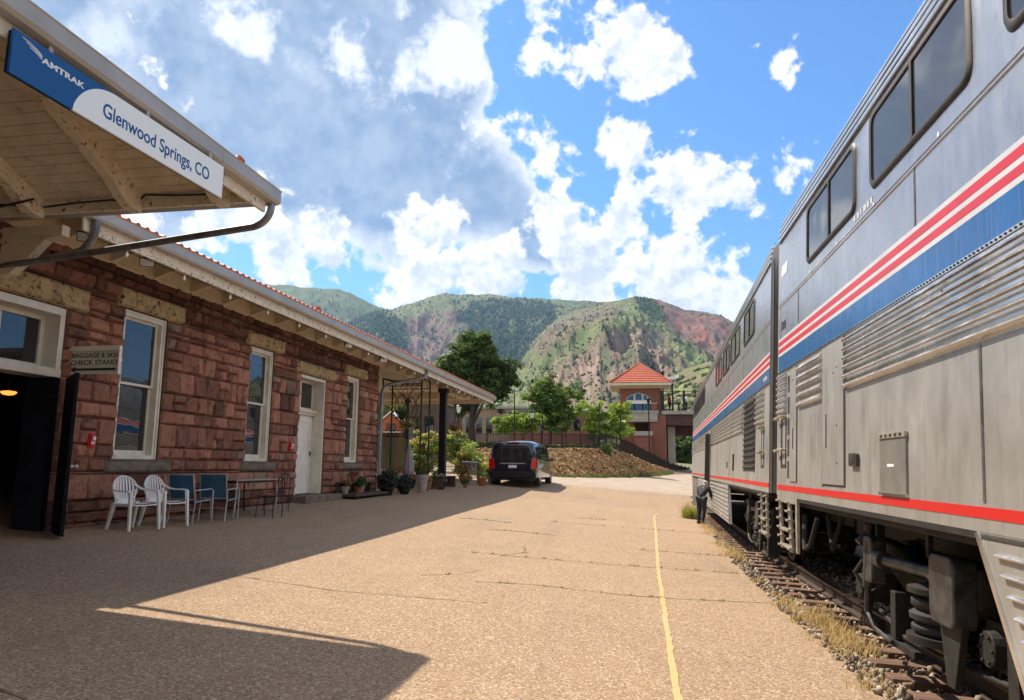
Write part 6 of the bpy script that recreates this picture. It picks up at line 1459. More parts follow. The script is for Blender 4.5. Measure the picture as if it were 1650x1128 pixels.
def van(Mx):
    t = thing('minivan', 'black minivan with red tail lights parked facing away beyond the station', 'van', Mx)
    # cross-section rings along y (0 = rear, 5.1 = front); body with tumblehome
    st = [(0.0, .30, .74, 1.02, 1.66), (.06, .26, .90, 1.05, 1.82), (.5, .24, .955, 1.05, 1.90), (2.6, .24, .965, 1.05, 1.91), (3.5, .24, .955, 1.04, 1.80), (4.25, .26, .93, 1.02, 1.18), (4.9, .30, .86, .90, .98), (5.1, .36, .70, .75, .85)]
    mb = MB(Mx); rings = []
    for (y, zl, hw, zb, zt) in st:
        g = [(hw * .86, zl), (hw, zl + .12), (hw, zb), (hw * .955, zb + (zt - zb) * .45), (hw * .86, zt - .10), (hw * .70, zt - .01), (0, zt + .02)]
        pts = g + [(-p[0], p[1]) for p in g[::-1][1:]]
        rings.append([mb.V((p[0], y, p[1])) for p in pts])
    n = len(rings[0])
    for k in range(len(rings) - 1):
        for q in range(n): mb.F(rings[k][q], rings[k][(q + 1) % n], rings[k + 1][(q + 1) % n], rings[k + 1][q])
    mb.F(*rings[0]); mb.F(*rings[-1][::-1])
    mb.build('body', M['vanpaint'], t, smooth=True, bevel=.02, angle=60)
    mb = MB(Mx); mb.prism([(p[0], -.012, p[1]) for p in [(-.66, 1.06), (.66, 1.06), (.70, 1.12), (.60, 1.56), (.5, 1.61), (-.5, 1.61), (-.60, 1.56), (-.70, 1.12)]], (0, .03, 0)); mb.build('rear_window', M['glass'], t, bevel=.01)
    for s in (-1, 1):
        mb = MB(Mx); mb.prism([(s * .70, -.02, .72), (s * .90, -.0, .72), (s * .93, .0, 1.12), (s * .86, -.01, 1.2), (s * .74, -.02, 1.12)], (0, .12, 0)); mb.prism([(s * .905, .02, .76), (s * .962, .02, .76), (s * .965, .02, 1.14), (s * .93, .02, 1.16)], (0, .16, 0)); mb.build('tail_light', M['taillight'], t, bevel=.012)
        mb = MB(Mx)
        for (ya, yb) in ((.35, 1.35), (1.45, 2.45), (2.55, 3.35)):
            mb = MB(Mx); mb.prism([(s * .957, ya, 1.12), (s * .957, yb, 1.12), (s * .875, yb - .02, 1.66), (s * .875, ya + .05, 1.66)], (s * .012, 0, 0)); mb.build('side_window', M['glass'], t)
        mb = MB(Mx); mb.box(s * .97, s * 1.0, .9, 2.2, .98, .995); mb.build('door_rail', M['gasket'], t)
        mb = MB(Mx); mb.box(min(s * .98, s * 1.12), max(s * .98, s * 1.12), 3.5, 3.6, 1.06, 1.24); mb.box(min(s * .86, s * .99), max(s * .86, s * .99), 3.53, 3.58, 1.08, 1.14); mb.build('mirror', M['vanpaint'], t, bevel=.03)
        for y in (.95, 4.1): wheel(Mx, t, s * .83, y, .335, s)
    mb = MB(Mx); mb.prism([(-.93, -.10, .38), (.93, -.10, .38), (.90, -.12, .60), (-.90, -.12, .60)], (0, .2, 0)); mb.box(-.8, .8, -.14, -.1, .575, .60); mb.build('rear_bumper', M['black'], t, bevel=.03)
    mb = MB(Mx); mb.box(-.5, .5, -.035, 0, .925, .96); mb.build('chrome_trim', M['chrome'], t, bevel=.006)
    mb = MB(Mx); mb.box(-.16, .16, -.03, -.012, .76, .88); mb.build('licence_plate', M['decal'], t)
    mb = MB(Mx); mb.box(-.25, .25, -.02, .04, 1.80, 1.83); mb.build('brake_light', M['taillight'], t)
    mb = MB(Mx); mb.tube([(0, -.013, 1.08), (.02, -.03, 1.1), (-.35, -.03, 1.16)], .01, 5); mb.build('wiper', M['black'], t)
    return t
pv = (at(786, 760, 32.3) + at(865, 760, 32.3)) / 2
zv = g1(pv.x, 33)
vs = 2.02 * 0 + (at(865, 760, 32.3).x - at(786, 760, 32.3).x) / 1.93
van(at_loc(pv.x + .02, 32.3, zv, R(-2)) @ Matrix.Diagonal((vs, vs, vs * .93, 1)))
def sedan(Mx, label, paint):
    t = thing('parked_car', label, 'car', Mx, 'cars parked in the lot behind the fence')
    st = [(0, .35, .70, .75, .80), (.1, .30, .84, .80, .98), (.8, .25, .88, .90, 1.05), (1.2, .25, .88, .92, 1.38), (2.6, .25, .88, .92, 1.43), (3.4, .25, .88, .90, 1.02), (4.3, .28, .82, .75, .85), (4.5, .35, .70, .6, .70)]
    mb = MB(Mx); rings = []
    for (y, zl, hw, zb, zt) in st:
        g = [(hw * .9, zl), (hw, zl + .15), (hw, zb), (hw * .82, zt - .06), (hw * .6, zt), (0, zt + .02)]; pts = g + [(-p[0], p[1]) for p in g[::-1][1:]]; rings.append([mb.V((p[0], y, p[1])) for p in pts])
    n = len(rings[0])
    for k in range(len(rings) - 1):
        for q in range(n): mb.F(rings[k][q], rings[k][(q + 1) % n], rings[k + 1][(q + 1) % n], rings[k + 1][q])
    mb.F(*rings[0]); mb.F(*rings[-1][::-1]); mb.build('body', M[paint], t, smooth=True, angle=60)
    for s in (-1, 1):
        mb = MB(Mx); mb.prism([(s * .87, 1.25, .97), (s * .87, 3.1, .97), (s * .75, 2.6, 1.34), (s * .75, 1.4, 1.32)], (s * .012, 0, 0)); mb.build('side_window', M['glass'], t)
        for y in (.85, 3.6): wheel(Mx, t, s * .78, y, .32, s)
    return t
for px, Y, rz, lab, pn in ((803, 55, 75, 'blue car behind the fence above the van roof', 'bluepaint'), (905, 60, 80, 'silver car behind the fence below the feathery tree', 'silverpaint'), (958, 60, 85, 'silver car behind the fence left of the tower', 'silverpaint')):
    b_ = at(px, 722, Y); sedan(at_loc(b_.x + 2, Y, TZ - .62, R(rz)), lab, pn)
# ------------------------------------------------------------------ furniture by the wall
def to_world(o_): return TB @ Vector(o_)
def monobloc(Mx, label):
    """white moulded armchair; local x = forwards, y = sideways, z up"""
    t = thing('plastic_chair', label, 'chair', Mx, 'white plastic armchairs by the wall')
    mb = MB(Mx); n = 9
    g = [[(-.20 + .44 * i / 6, -.22 + .44 * j / n, .42 - .02 * math.cos((i / 6 - .4) * 3) + .018 * (2 * j / n - 1) ** 2) for j in range(n + 1)] for i in range(7)]
    for lay, dz in ((0, 0), (1, -.012)):
        idx = [[mb.V((p[0], p[1], p[2] + dz)) for p in r_] for r_ in g]
        for i in range(6):
            for j in range(n):
                q = (idx[i][j], idx[i + 1][j], idx[i + 1][j + 1], idx[i][j + 1]); mb.F(*(q if lay == 0 else q[::-1]))
    mb.tube([(.245, -.22, .42), (.262, -.2, .405), (.265, 0, .40), (.262, .2, .405), (.245, .22, .42)], .012, 6)
    for s in (-1, 1): mb.box(-.2, .24, s * .225 - .006, s * .225 + .006, .385, .435)
    mb.build('seat', M['white_plastic'], t, smooth=True)
    # oval back with slats, leaning back
    def bk(y, h): return (-.20 - .17 * (h - .42) - .03 * (1 - (y / .24) ** 2) + .0, y, h)
    rim = []
    for k in range(25):
        a = math.pi * 2 * k / 24; y = .232 * math.sin(a); h = .665 + .205 * math.cos(a); rim.append(bk(y, h))
    mb = MB(Mx); mb.tube(rim, .016, 7)
    mb.tube([bk(-.17, .44), bk(-.19, .55), bk(-.205, .65)], .016, 7); mb.tube([bk(.17, .44), bk(.19, .55), bk(.205, .65)], .016, 7)
    mb.prism([bk(-.165, .42), bk(.165, .42), bk(.13, .50), bk(-.13, .50)], (.012, 0, 0)); mb.tube([bk(0, .50) , bk(0, .44)], .014, 5)
    b_ = mb.build('backrest', M['white_plastic'], t, smooth=True)
    for k in range(-3, 4):
        y = k * .052; hh = .205 * math.sqrt(max(0, 1 - (y / .232) ** 2)) ; mb = MB(Mx); a0 = bk(y * .75, .655 - hh * .98); a1 = bk(y * 1.12, .66); a2 = bk(y, .655 + hh * .97)
        pts = [Vector(a0).lerp(Vector(a1), q) for q in (0, .33, .66)] + [Vector(a1).lerp(Vector(a2), q) for q in (0, .5, 1)]
        v = [mb.V(p + Vector((0, s * .017, 0))) for p in pts for s in (-1, 1)]; w_ = [mb.V(p + Vector((-.008, s * .017, 0))) for p in pts for s in (-1, 1)]
        for i in range(5): mb.F(v[2 * i], v[2 * i + 1], v[2 * i + 3], v[2 * i + 2]); mb.F(w_[2 * i + 1], w_[2 * i], w_[2 * i + 2], w_[2 * i + 3])
        mb.build('slat', M['white_plastic'], b_)
    for s in (-1, 1):
        mb = MB(Mx); P = [bk(s * .20, .74), (-.16, s * .27, .665), (-.05, s * .285, .645), (.12, s * .29, .645), (.21, s * .285, .635), (.235, s * .275, .60)]
        a = [mb.V(Vector(p) + Vector((0, -.024, 0))) for p in P]; b2 = [mb.V(Vector(p) + Vector((0, .024, 0))) for p in P]; c = [mb.V(Vector(p) + Vector((0, -.024, -.02))) for p in P]; d = [mb.V(Vector(p) + Vector((0, .024, -.02))) for p in P]
        for i in range(5): mb.F(a[i], b2[i], b2[i + 1], a[i + 1]); mb.F(c[i], a[i], a[i + 1], c[i + 1]); mb.F(b2[i], d[i], d[i + 1], b2[i + 1]); mb.F(d[i], c[i], c[i + 1], d[i + 1])
        mb.build('armrest', M['white_plastic'], t, smooth=True, angle=50)
        for fr in (0, 1):
            mb = MB(Mx)
            if fr: A0, A1, w0, w1 = (.225, s * .272, .62), (.27, s * .29, 0), .026, .020
            else: A0, A1, w0, w1 = (-.20, s * .215, .45), (-.30, s * .25, 0), .034, .020
            A0, A1 = Vector(A0), Vector(A1)
            r0 = [mb.V(A0 + Vector(q) * w0) for q in ((-1, -1, 0), (1, -1, 0), (1, 1, 0), (-1, 1, 0))]; r1 = [mb.V(A1 + Vector(q) * w1) for q in ((-1, -1, 0), (1, -1, 0), (1, 1, 0), (-1, 1, 0))]
            mb.F(*r1[::-1]); mb.F(*r0)
            for k in range(4): mb.F(r0[k], r1[k], r1[(k + 1) % 4], r0[(k + 1) % 4])
            mb.build('leg', M['white_plastic'], t, bevel=.006)
    return t
def gp(x, y): return g1(x, y) + .002
f_ang = math.atan2(-.25, .97)
monobloc(at_loc(-7.60, 10.72, gp(-7.6, 10.72), f_ang) @ Matrix.Scale(.94, 4), 'white plastic armchair with a slatted oval back, nearest the black doorway')
monobloc(at_loc(-7.55, 11.42, gp(-7.5, 11.4), f_ang + .12) @ Matrix.Scale(.94, 4), 'white plastic armchair with a slatted oval back, between its twin and the blue chairs')
def sling(Mx, label):
    """aluminium patio chair, blue mesh; local x forwards"""
    t = thing('patio_chair', label, 'chair', Mx, 'blue mesh patio chairs')
    for s in (-1, 1):
        mb = MB(Mx); y = s * .27
        mb.tube([(-.33, y, .92), (-.24, y, .45), (-.20, y, .40), (.24, y, .43), (.28, y, .40)], .014, 8); mb.tube([(-.27, y, .0), (-.22, y, .40), (-.27, y + s * .02, .62), (.22, y + s * .03, .64), (.28, y + s * .03, .60), (.30, y + s * .02, 0)], .014, 8)
        mb.build('side_frame', M['alu'], t, smooth=True)
    for p in ((-.33, .92), (-.24, .45), (.27, .42), (-.25, .25), (.29, .12)): mb = MB(Mx); mb.tube([(p[0], -.27, p[1]), (p[0], .27, p[1])], .012, 8); mb.build('crossbar', M['alu'], t, smooth=True)
    mb = MB(Mx); mb.prism([(-.325, -.255, .905), (-.245, -.255, .47), (-.238, -.255, .47), (-.318, -.255, .905)], (0, .51, 0)); mb.build('backrest', M['sling'], t)
    mb = MB(Mx); mb.prism([(-.22, -.255, .425), (.0, -.255, .405), (.25, -.255, .43), (.25, -.255, .422), (.0, -.255, .397), (-.22, -.255, .417)], (0, .51, 0)); mb.build('seat', M['sling'], t)
    return t
sling(at_loc(-7.55, 12.15, gp(-7.55, 12.15), R(86)) @ Matrix.Scale(.90, 4), 'blue mesh patio chair with its back to us, beside the white chairs')
sling(at_loc(-7.42, 12.85, gp(-7.42, 12.85), R(96)) @ Matrix.Scale(.90, 4), 'blue mesh patio chair with its back to us, tucked to the table corner')
def metal_chair(Mx, label):
    t = thing('metal_chair', label, 'chair', Mx, 'small metal garden chairs at the table')
    mb = MB(Mx); mb.tube([(-.2, -.2, 0), (-.2, -.2, .45), (-.24, -.19, .72), (-.25, -.1, .84), (-.255, 0, .87), (-.25, .1, .84), (-.24, .19, .72), (-.2, .2, .45), (-.2, .2, 0)], .011, 7)
    for y in (-.08, 0, .08): mb.tube([(-.21, y, .46), (-.25, y, .85)], .006, 5)
    mb.build('back_frame', M['bogie_light'], t, smooth=True)
    mb = MB(Mx); mb.lathe((0, 0, .44), [(.2, 0), (.22, .01), (.2, .02)], n=18); mb.build('seat', M['iron'], t)
    for s in (-1, 1): mb = MB(Mx); mb.tube([(.17, s * .15, .44), (.21, s * .19, 0)], .011, 7); mb.build('leg', M['bogie_light'], t, smooth=True)
metal_chair(at_loc(-7.0, 14.0, gp(-7.0, 14.0), R(178)) @ Matrix.Scale(.92, 4), 'small round-backed metal chair in front of the dark table')
metal_chair(at_loc(-7.45, 15.2, gp(-7.45, 15.2), R(250)) @ Matrix.Scale(.92, 4), 'small round-backed metal chair at the far end of the dark table')
Mx = at_loc(-7.6, 13.95, gp(-7.6, 13.95), R(-1.4)) @ Matrix.Diagonal((1, .75, .96, 1)); t = thing('patio_table', 'long dark metal patio table against the red stone wall', 'table', Mx)
mb = MB(Mx); mb.box(-.42, .42, -1.15, 1.15, .705, .73); mb.build('tabletop', M['step'], t, bevel=.006)
mb = MB(Mx); mb.box(-.36, .36, -1.05, 1.05, .66, .704); mb.build('apron', M['iron'], t)
for sx in (-1, 1):
    for sy in (-1, 1): mb = MB(Mx); mb.tube([(sx * .36, sy * 1.02, .70), (sx * .37, sy * 1.05, .35), (sx * .34, sy * 1.06, 0)], .018, 7); mb.build('leg', M['alu'] if sx > 0 else M['iron'], t, smooth=True)

# planters and shelves near the last window
M['terracotta'] = mat('terracotta', (.36, .13, .06), .8, c2=(.28, .10, .05), scale=6); M['stonepot'] = mat('grey_stone_pot', (.42, .38, .36), .85, c2=(.3, .27, .26), scale=7, bump=.5); M['wood'] = mat('weathered_wood', (.10, .06, .04), .85, c2=(.06, .04, .03), scale=5, stretch=(2, .3, 2))
M['umbrella'] = mat('lavender_canvas', (.34, .29, .33), .85, c2=(.26, .22, .26), scale=4, bump=.5, bscale=20)
def pot(w_, s_, r, h, m, label, plant=None, cat='flower pot', lift=0.):
    p = to_world((w_, s_, 0)); z = g1(p.x, p.y) + lift; Mx = at_loc(p.x, p.y, z); t = thing('flower_pot', label, cat, Mx)
    mb = MB(Mx); mb.lathe((0, 0, 0), [(r * .62, 0), (r * .9, h * .7), (r, h * .8), (r * 1.06, h * .86), (r * 1.06, h), (r * .9, h), (r * .86, h * .88)], n=18); mb.build('pot', M[m], t, smooth=True, angle=40)
    if plant:
        pal, ph, n_ = plant; V = []; Fc = []; C = []
        for k in range(n_):
            a = rng.uniform(0, 6.28); e = rng.random() ** .6; q = np.array([p.x, p.y, z + h]) + np.array([math.cos(a) * r * 1.3 * e, math.sin(a) * r * 1.3 * e, ph * rng.random() * (1 - .5 * e)])
            u = rng.normal(size=3); u /= np.linalg.norm(u); v = np.cross(u, rng.normal(size=3)); v /= np.linalg.norm(v); s = rng.uniform(.025, .06); i = len(V); V += [q - u * s, q - v * s * .6, q + u * s, q + v * s * .6]; Fc.append((i, i + 1, i + 2, i + 3)); c = np.array(pal[rng.integers(len(pal))]) * rng.uniform(.7, 1.3); C += [c] * 4
        link_mesh('plant', np.array(V), np.array(Fc), None, [M['leafcol']], t, colr=C)
    return t
gr_ = [(.08, .14, .04), (.05, .09, .025)]; fl = [(.08, .14, .04), (.45, .08, .12), (.5, .35, .08)]
dg = [(.02, .028, .016), (.035, .045, .025), (.12, .12, .13)]
Mx = TB @ at_loc(-8.2, 20.9, g1(-7.7, 20.9)); t = thing('plant_rack', 'low dark wooden rack with pots below the narrow last window', 'plant rack', Mx)
mb = MB(Mx); mb.box(-.25, .35, -1.3, 1.5, .05, .12); mb.build('bottom_shelf', M['wood'], t, bevel=.01)
mb = MB(Mx); mb.box(-.3, .0, -1.2, 1.3, .40, .44); mb.build('top_shelf', M['wood'], t, bevel=.01)
for y in (-1.15, 1.25): mb = MB(Mx); mb.box(-.28, -.22, y - .03, y + .03, 0, .42); mb.build('leg', M['wood'], t); 
for w_, s_, r, h, m, l, pl, lift in ((-8.3, 19.9, .12, .2, 'stonepot', 'small grey pot with red flowers on the dark rack, nearest the white door', (fl, .25, 160), .12), (-8.15, 20.5, .13, .18, 'terracotta', 'clay pot with green leaves in the middle of the dark rack', (gr_, .25, 160), .12), (-8.3, 21.1, .11, .2, 'stonepot', 'small grey pot with leaves at the far end of the dark rack', (gr_, .3, 160), .12), (-8.35, 20.6, .09, .14, 'terracotta', 'tiny clay pot on the upper shelf of the dark rack', (fl, .2, 120), .44),
        (-7.95, 22.4, .24, .24, 'black', 'large black pot overflowing with dark leaves at the stone corner', (dg, .62, 1600), 0), (-7.75, 23.5, .2, .18, 'black', 'second large dark leafy pot, just past the stone corner', (dg, .5, 1300), 0), (-7.6, 25.0, .2, .62, 'stonepot', 'tall pale grey urn standing beside the dark leafy pots', (gr_, .15, 120), 0),
        (-7.9, 26.4, .2, .3, 'terracotta', 'clay pot with pink flowers behind the grey urn', (fl, .4, 260), 0), (-8.9, 25.2, .22, .35, 'stonepot', 'grey pot with tall leaves left of the grey urn', (gr_, .5, 260), 0), (-6.9, 31.4, .22, .34, 'terracotta', 'orange clay pot with yellow-green leaves right of the thick black post', ([(.30, .34, .07), (.2, .26, .05)], .45, 260), 0), (-9.4, 27.5, .25, .4, 'stonepot', 'grey pot with red and yellow flowers inside the iron arbor', (fl, .5, 300), 0), (-7.7, 27.8, .18, .3, 'black', 'black pot with white flowers near the wooden bench', ([(.5, .5, .45), (.08, .12, .04)], .35, 240), 0)):
    pot(w_, s_, r, h, m, l, pl, lift=lift)
cl_ = [(-8.2, 24.4, .13, .24, 'terracotta', 'small clay pot wedged between the dark leafy pots and the grey urn', (fl, .3, 200), 0), (-8.6, 26.9, .16, .3, 'black', 'black pot with red flowers beside the folded umbrella', (fl, .45, 260), 0), (-8.2, 28.9, .17, .26, 'terracotta', 'clay pot with leaves behind the wooden bench', (gr_, .45, 260), 0),
       (-9.3, 24.0, .2, .5, 'stonepot', 'tall grey planter with bushy leaves just behind the downspout', (gr_, .7, 520), 0), (-10.2, 26.0, .24, .4, 'terracotta', 'wide clay planter with bushy leaves deep under the pavilion', (gr_, .8, 620), 0), (-9.0, 29.5, .2, .45, 'black', 'tall black planter with yellow flowers left of the thick black post', ([(.5, .4, .05), (.12, .2, .04), (.1, .16, .04)], .7, 520), 0),
       (-7.4, 30.9, .14, .2, 'stonepot', 'low grey pot with pink flowers in front of the thick black post', (fl, .3, 220), 0), (-7.2, 29.6, .12, .16, 'terracotta', 'little clay pot standing in front of the bench', (gr_, .2, 160), 0), (-8.0, 32.4, .2, .3, 'terracotta', 'clay pot with red flowers just past the thick black post', (fl, .6, 420), 0), (-6.9, 33.2, .18, .3, 'stonepot', 'grey pot with leaves at the near end of the grey railing', (gr_, .5, 320), 0)]
for w_, s_, r, h, m, l, pl, lift in cl_: pot(w_, s_, r, h, m, l, pl, lift=lift)
for i, (w_, s_, z_, lab) in enumerate(((-8.9, 27.0, 3.1, 'hanging basket of yellow flowers inside the iron arbor'), (-8.4, 25.0, 3.3, 'hanging basket of trailing leaves left of the iron arbor'), (-8.2, 31.6, 3.2, 'hanging basket of pink flowers past the thick black post'))):
    p = to_world((w_, s_, z_)); Mx = at_loc(p.x, p.y, z_); t = thing('hanging_basket', lab, 'hanging basket', Mx)
    mb = MB(Mx); mb.lathe((0, 0, 0), [(.05, -.14), (.14, -.08), (.18, 0), (.15, .0), (.05, -.1)], n=14); mb.build('basket', M['wood'], t, smooth=True)
    for a in range(3): mb = MB(Mx); mb.tube([(.16 * math.cos(a * 2.1), .16 * math.sin(a * 2.1), 0), (0, 0, .5), (0, 0, 4.8 - z_)], .006, 5); mb.build('wire', M['iron'], t)
    V = []; Fc = []; C = []; pal = [fl[1:] + gr_, gr_, fl][i] if i else [(.55, .42, .05), (.5, .35, .04), (.12, .18, .04)]
    for k in range(420):
        u = rng.normal(size=3); u /= np.linalg.norm(u); q = np.array([p.x, p.y, z_ + .02]) + rng.normal(size=3) * np.array([.13, .13, .10]); v = np.cross(u, rng.normal(size=3)); v /= np.linalg.norm(v); s = rng.uniform(.025, .05); j = len(V); V += [q - u * s, q - v * s * .6, q + u * s, q + v * s * .6]; Fc.append((j, j + 1, j + 2, j + 3)); C += [np.array(pal[rng.integers(len(pal))]) * rng.uniform(.7, 1.2)] * 4
    link_mesh('plant', np.array(V), np.array(Fc), None, [M['leafcol']], t, colr=C)
# iron arbor, folded umbrella, bench, railing, bollard, screen
Mx = TB @ at_loc(-8.9, 27.6, g1(-8.5, 27.6)); t = thing('iron_arbor', 'tall black wrought-iron arbor with a lantern-shaped scroll under the pavilion roof', 'arbor', Mx)
for x in (-1.0, .55):
    for y in (-.55, .55): mb = MB(Mx); mb.cyl((x, y, 0), (x, y, 4.1), .035, n=8); mb.build('post', M['iron'], t)
mb = MB(Mx)
for y in (-.55, .55):
    mb.tube([(-1.0, y, 4.1), (-.6, y, 4.0), (.1, y, 4.0), (.55, y, 4.1)], .03, 6); mb.tube([(-1.0, y, 3.8), (.55, y, 3.8)], .02, 6)
    for k in range(7): x = -.9 + k * .22; mb.tube([(x, y, 3.8), (x + .05, y, 4.02)], .012, 5)
for x in (-1.0, .55): mb.tube([(x, -.55, 4.1), (x, .55, 4.1)], .03, 6)
mb.build('top_frame', M['iron'], t)
for sy, y in enumerate((-.55, .55)):
    for sg in (-1, 1):
        mb = MB(Mx); cx_ = -.22
        mb.tube([(cx_, y, 2.2 + 1.5 * q) for q in (0, 1)] if sg == 1 and False else [(cx_ + sg * .28 * math.sin(q * math.pi) ** .8, y, 2.5 + 1.0 * q) for q in np.linspace(0, 1, 13)], .018, 6)
        mb.tube([(cx_ + sg * (.55 - .5 * q), y, 3.7 - .9 * q ** 2) for q in np.linspace(0, 1, 8)], .018, 6)
        mb.tube([(cx_ + sg * (.32 + .12 * math.cos(q)), y, 2.2 + .12 * math.sin(q)) for q in np.linspace(0, 5, 12)], .014, 6)
        mb.build('scroll', M['iron'], t)
Mx = TB @ at_loc(-8.5, 26.2, g1(-8, 25.9)) @ Matrix.Diagonal((.75, .75, .68, 1)); t = thing('folded_umbrella', 'folded lavender-grey patio umbrella left of the iron arbor', 'patio umbrella', Mx)
mb = MB(Mx)
rings = []
for (r_, h_) in ((.20, .75), (.235, .80), (.20, 1.25), (.14, 1.7), (.09, 2.1), (.04, 2.35)):
    rings.append([mb.V((r_ * (1 + .22 * (k % 2)) * math.cos(k * math.pi / 8), r_ * (1 + .22 * (k % 2)) * math.sin(k * math.pi / 8), h_)) for k in range(16)])
for i in range(5):
    for k in range(16): mb.F(rings[i][k], rings[i][(k + 1) % 16], rings[i + 1][(k + 1) % 16], rings[i + 1][k])
mb.build('canopy', M['umbrella'], t, smooth=True, angle=60); mb = MB(Mx); mb.cyl((0, 0, 0), (0, 0, 2.45), .022, n=8); mb.build('pole', M['alu'], t); mb = MB(Mx); mb.lathe((0, 0, 0), [(.24, 0), (.24, .06), (.05, .1), (.04, .3)], n=16); mb.build('base', M['concrete'], t)
Mx = TB @ at_loc(-7.75, 28.6, g1(-7.5, 28.6), R(0)); t = thing('wooden_bench', 'low dark wooden bench beside the thick black post', 'bench', Mx)
mb = MB(Mx)
for k in range(4): mb.box(-.24 + k * .12, -.135 + k * .12, -1.3, .9, .40, .43)
mb.build('seat', M['wood'], t); 
for y in (-1.15, .75): mb = MB(Mx); mb.box(-.22, .20, y - .04, y + .04, 0, .40); mb.build('leg', M['wood'], t)
q0, q1 = at(742, 787, 33.5), at(770, 785, 36.5); z_ = g1(q0.x, q0.y)
rl = thing('garden_railing', 'low grey metal railing between the orange pot and the van', 'railing', at_loc(q0.x, q0.y, z_))
mb = MB()
for h in (.12, .85): mb.tube([(q0.x, q0.y, z_ + h), (q1.x, q1.y, z_ + h)], .02, 6)
for k in range(13): p = Vector((q0.x, q0.y, z_)).lerp(Vector((q1.x, q1.y, z_)), k / 12); mb.tube([p + Vector((0, 0, .1)), p + Vector((0, 0, .86))], .011, 5)
mb.build('bars', M['alu'], rl)
for q in (q0, q1): mb = MB(); mb.cyl((q.x, q.y, z_ - .05), (q.x, q.y, z_ + .92), .03, n=8); mb.build('post', M['iron'], rl)
q0 = at(771, 790, 33); z_ = g1(q0.x, q0.y); mb = MB(); mb.lathe((q0.x, q0.y, z_), [(.07, 0), (.07, .6), (.075, .61), (.075, .68), (.05, .72)], n=12); o = mb.build('bollard', mat('brown_bollard', (.13, .045, .03), .5), smooth=True, angle=40); tag(o, 'short brown bollard at the end of the grey railing, left of the van', 'bollard')
q0, q1 = at(612, 770, 30), at(655, 770, 31); z_ = g1(q0.x, q0.y)
sc_ = thing('garden_screen', 'yellow-green slatted screen with a black scroll top beyond the downspout', 'garden screen', at_loc(q0.x, q0.y, z_))
M['bamboo'] = mat('bamboo', (.30, .27, .12), .7, c2=(.16, .17, .07), scale=14, stretch=(3, 3, .3))
mb = MB()
for k in range(26): p = Vector((q0.x - .4, q0.y, z_)).lerp(Vector((q1.x, q1.y, z_)), k / 25); mb.cyl(p + Vector((0, 0, .25)), p + Vector((0, 0, 1.75 + .05 * math.sin(k * 2))), .026, n=6)
mb.build('slats', M['bamboo'], sc_)
mb = MB()
for h in (.3, 1.8, 2.05): mb.tube([(q0.x - .4, q0.y - .04, z_ + h), (q1.x, q1.y - .04, z_ + h)], .02, 6)
for k in range(9):
    p = Vector((q0.x - .4, q0.y - .04, z_ + 1.92)).lerp(Vector((q1.x, q1.y - .04, z_ + 1.92)), (k + .5) / 9); mb.tube([p + Vector((.07 * math.cos(a), 0, .1 * math.sin(a))) for a in np.linspace(0, 6.28, 10)], .012, 5)
mb.build('scroll_top', M['iron'], sc_)
for q in (q0 + Vector((-.4, 0, 0)), q1): mb = MB(); mb.cyl((q.x, q.y, z_), (q.x, q.y, z_ + 2.15), .03, n=8); mb.build('post', M['iron'], sc_)
# lattice panel under the far eave
q0, q1 = at(634, 656, 50), at(656, 650, 50); la = thing('lattice_panel', 'brown lattice panel hanging under the far eave of the pavilion', 'lattice', at_loc(q0.x, 50, q0.z - 1))
mb = MB(); wd_ = q1.x - q0.x + 1.2; x0_ = q0.x - .6; z0_ = q0.z - .45
for k in range(-4, 16): 
    for sg in (-1, 1):
        xa = x0_ + k * .2; pts = [(xa, 0), (xa + sg * .9, .9)]
        a_, b_ = pts
        def clipx(p, q):
            out = []
            for (u, v) in ((p, q),): out = [u, v]
            return out
        if min(a_[0], b_[0]) < x0_ or max(a_[0], b_[0]) > x0_ + wd_: continue
        mb.tube([(a_[0], 50 + sg * .02, z0_ + a_[1]), (b_[0], 50 + sg * .02, z0_ + b_[1])], .022, 4)
mb.build('lattice', M['wood'], la)
mb = MB()
for z in (z0_, z0_ + .9): mb.box(x0_, x0_ + wd_, 49.94, 50.06, z - .04, z + .04)
for x in (x0_, x0_ + wd_): mb.box(x - .05, x + .05, 49.93, 50.07, g1(x, 50), z0_ + .95)
mb.build('frame', M['wood'], la)

# weeds by the far rail
q = at(1110, 812, 24)
tf = [(2.0 + rng.normal() * .12, 24.5 + rng.normal() * .25, g1(1.9, 24.5) - .02, rng.uniform(1.8, 3.2)) for k in range(11)]
grass('roadside_weed', tf, 'bright yellow-green weed clump at the platform edge near the train door', 'weed', [(.38, .36, .06), (.28, .32, .06), (.46, .40, .12)], .09, .2, .006, 26, .07)

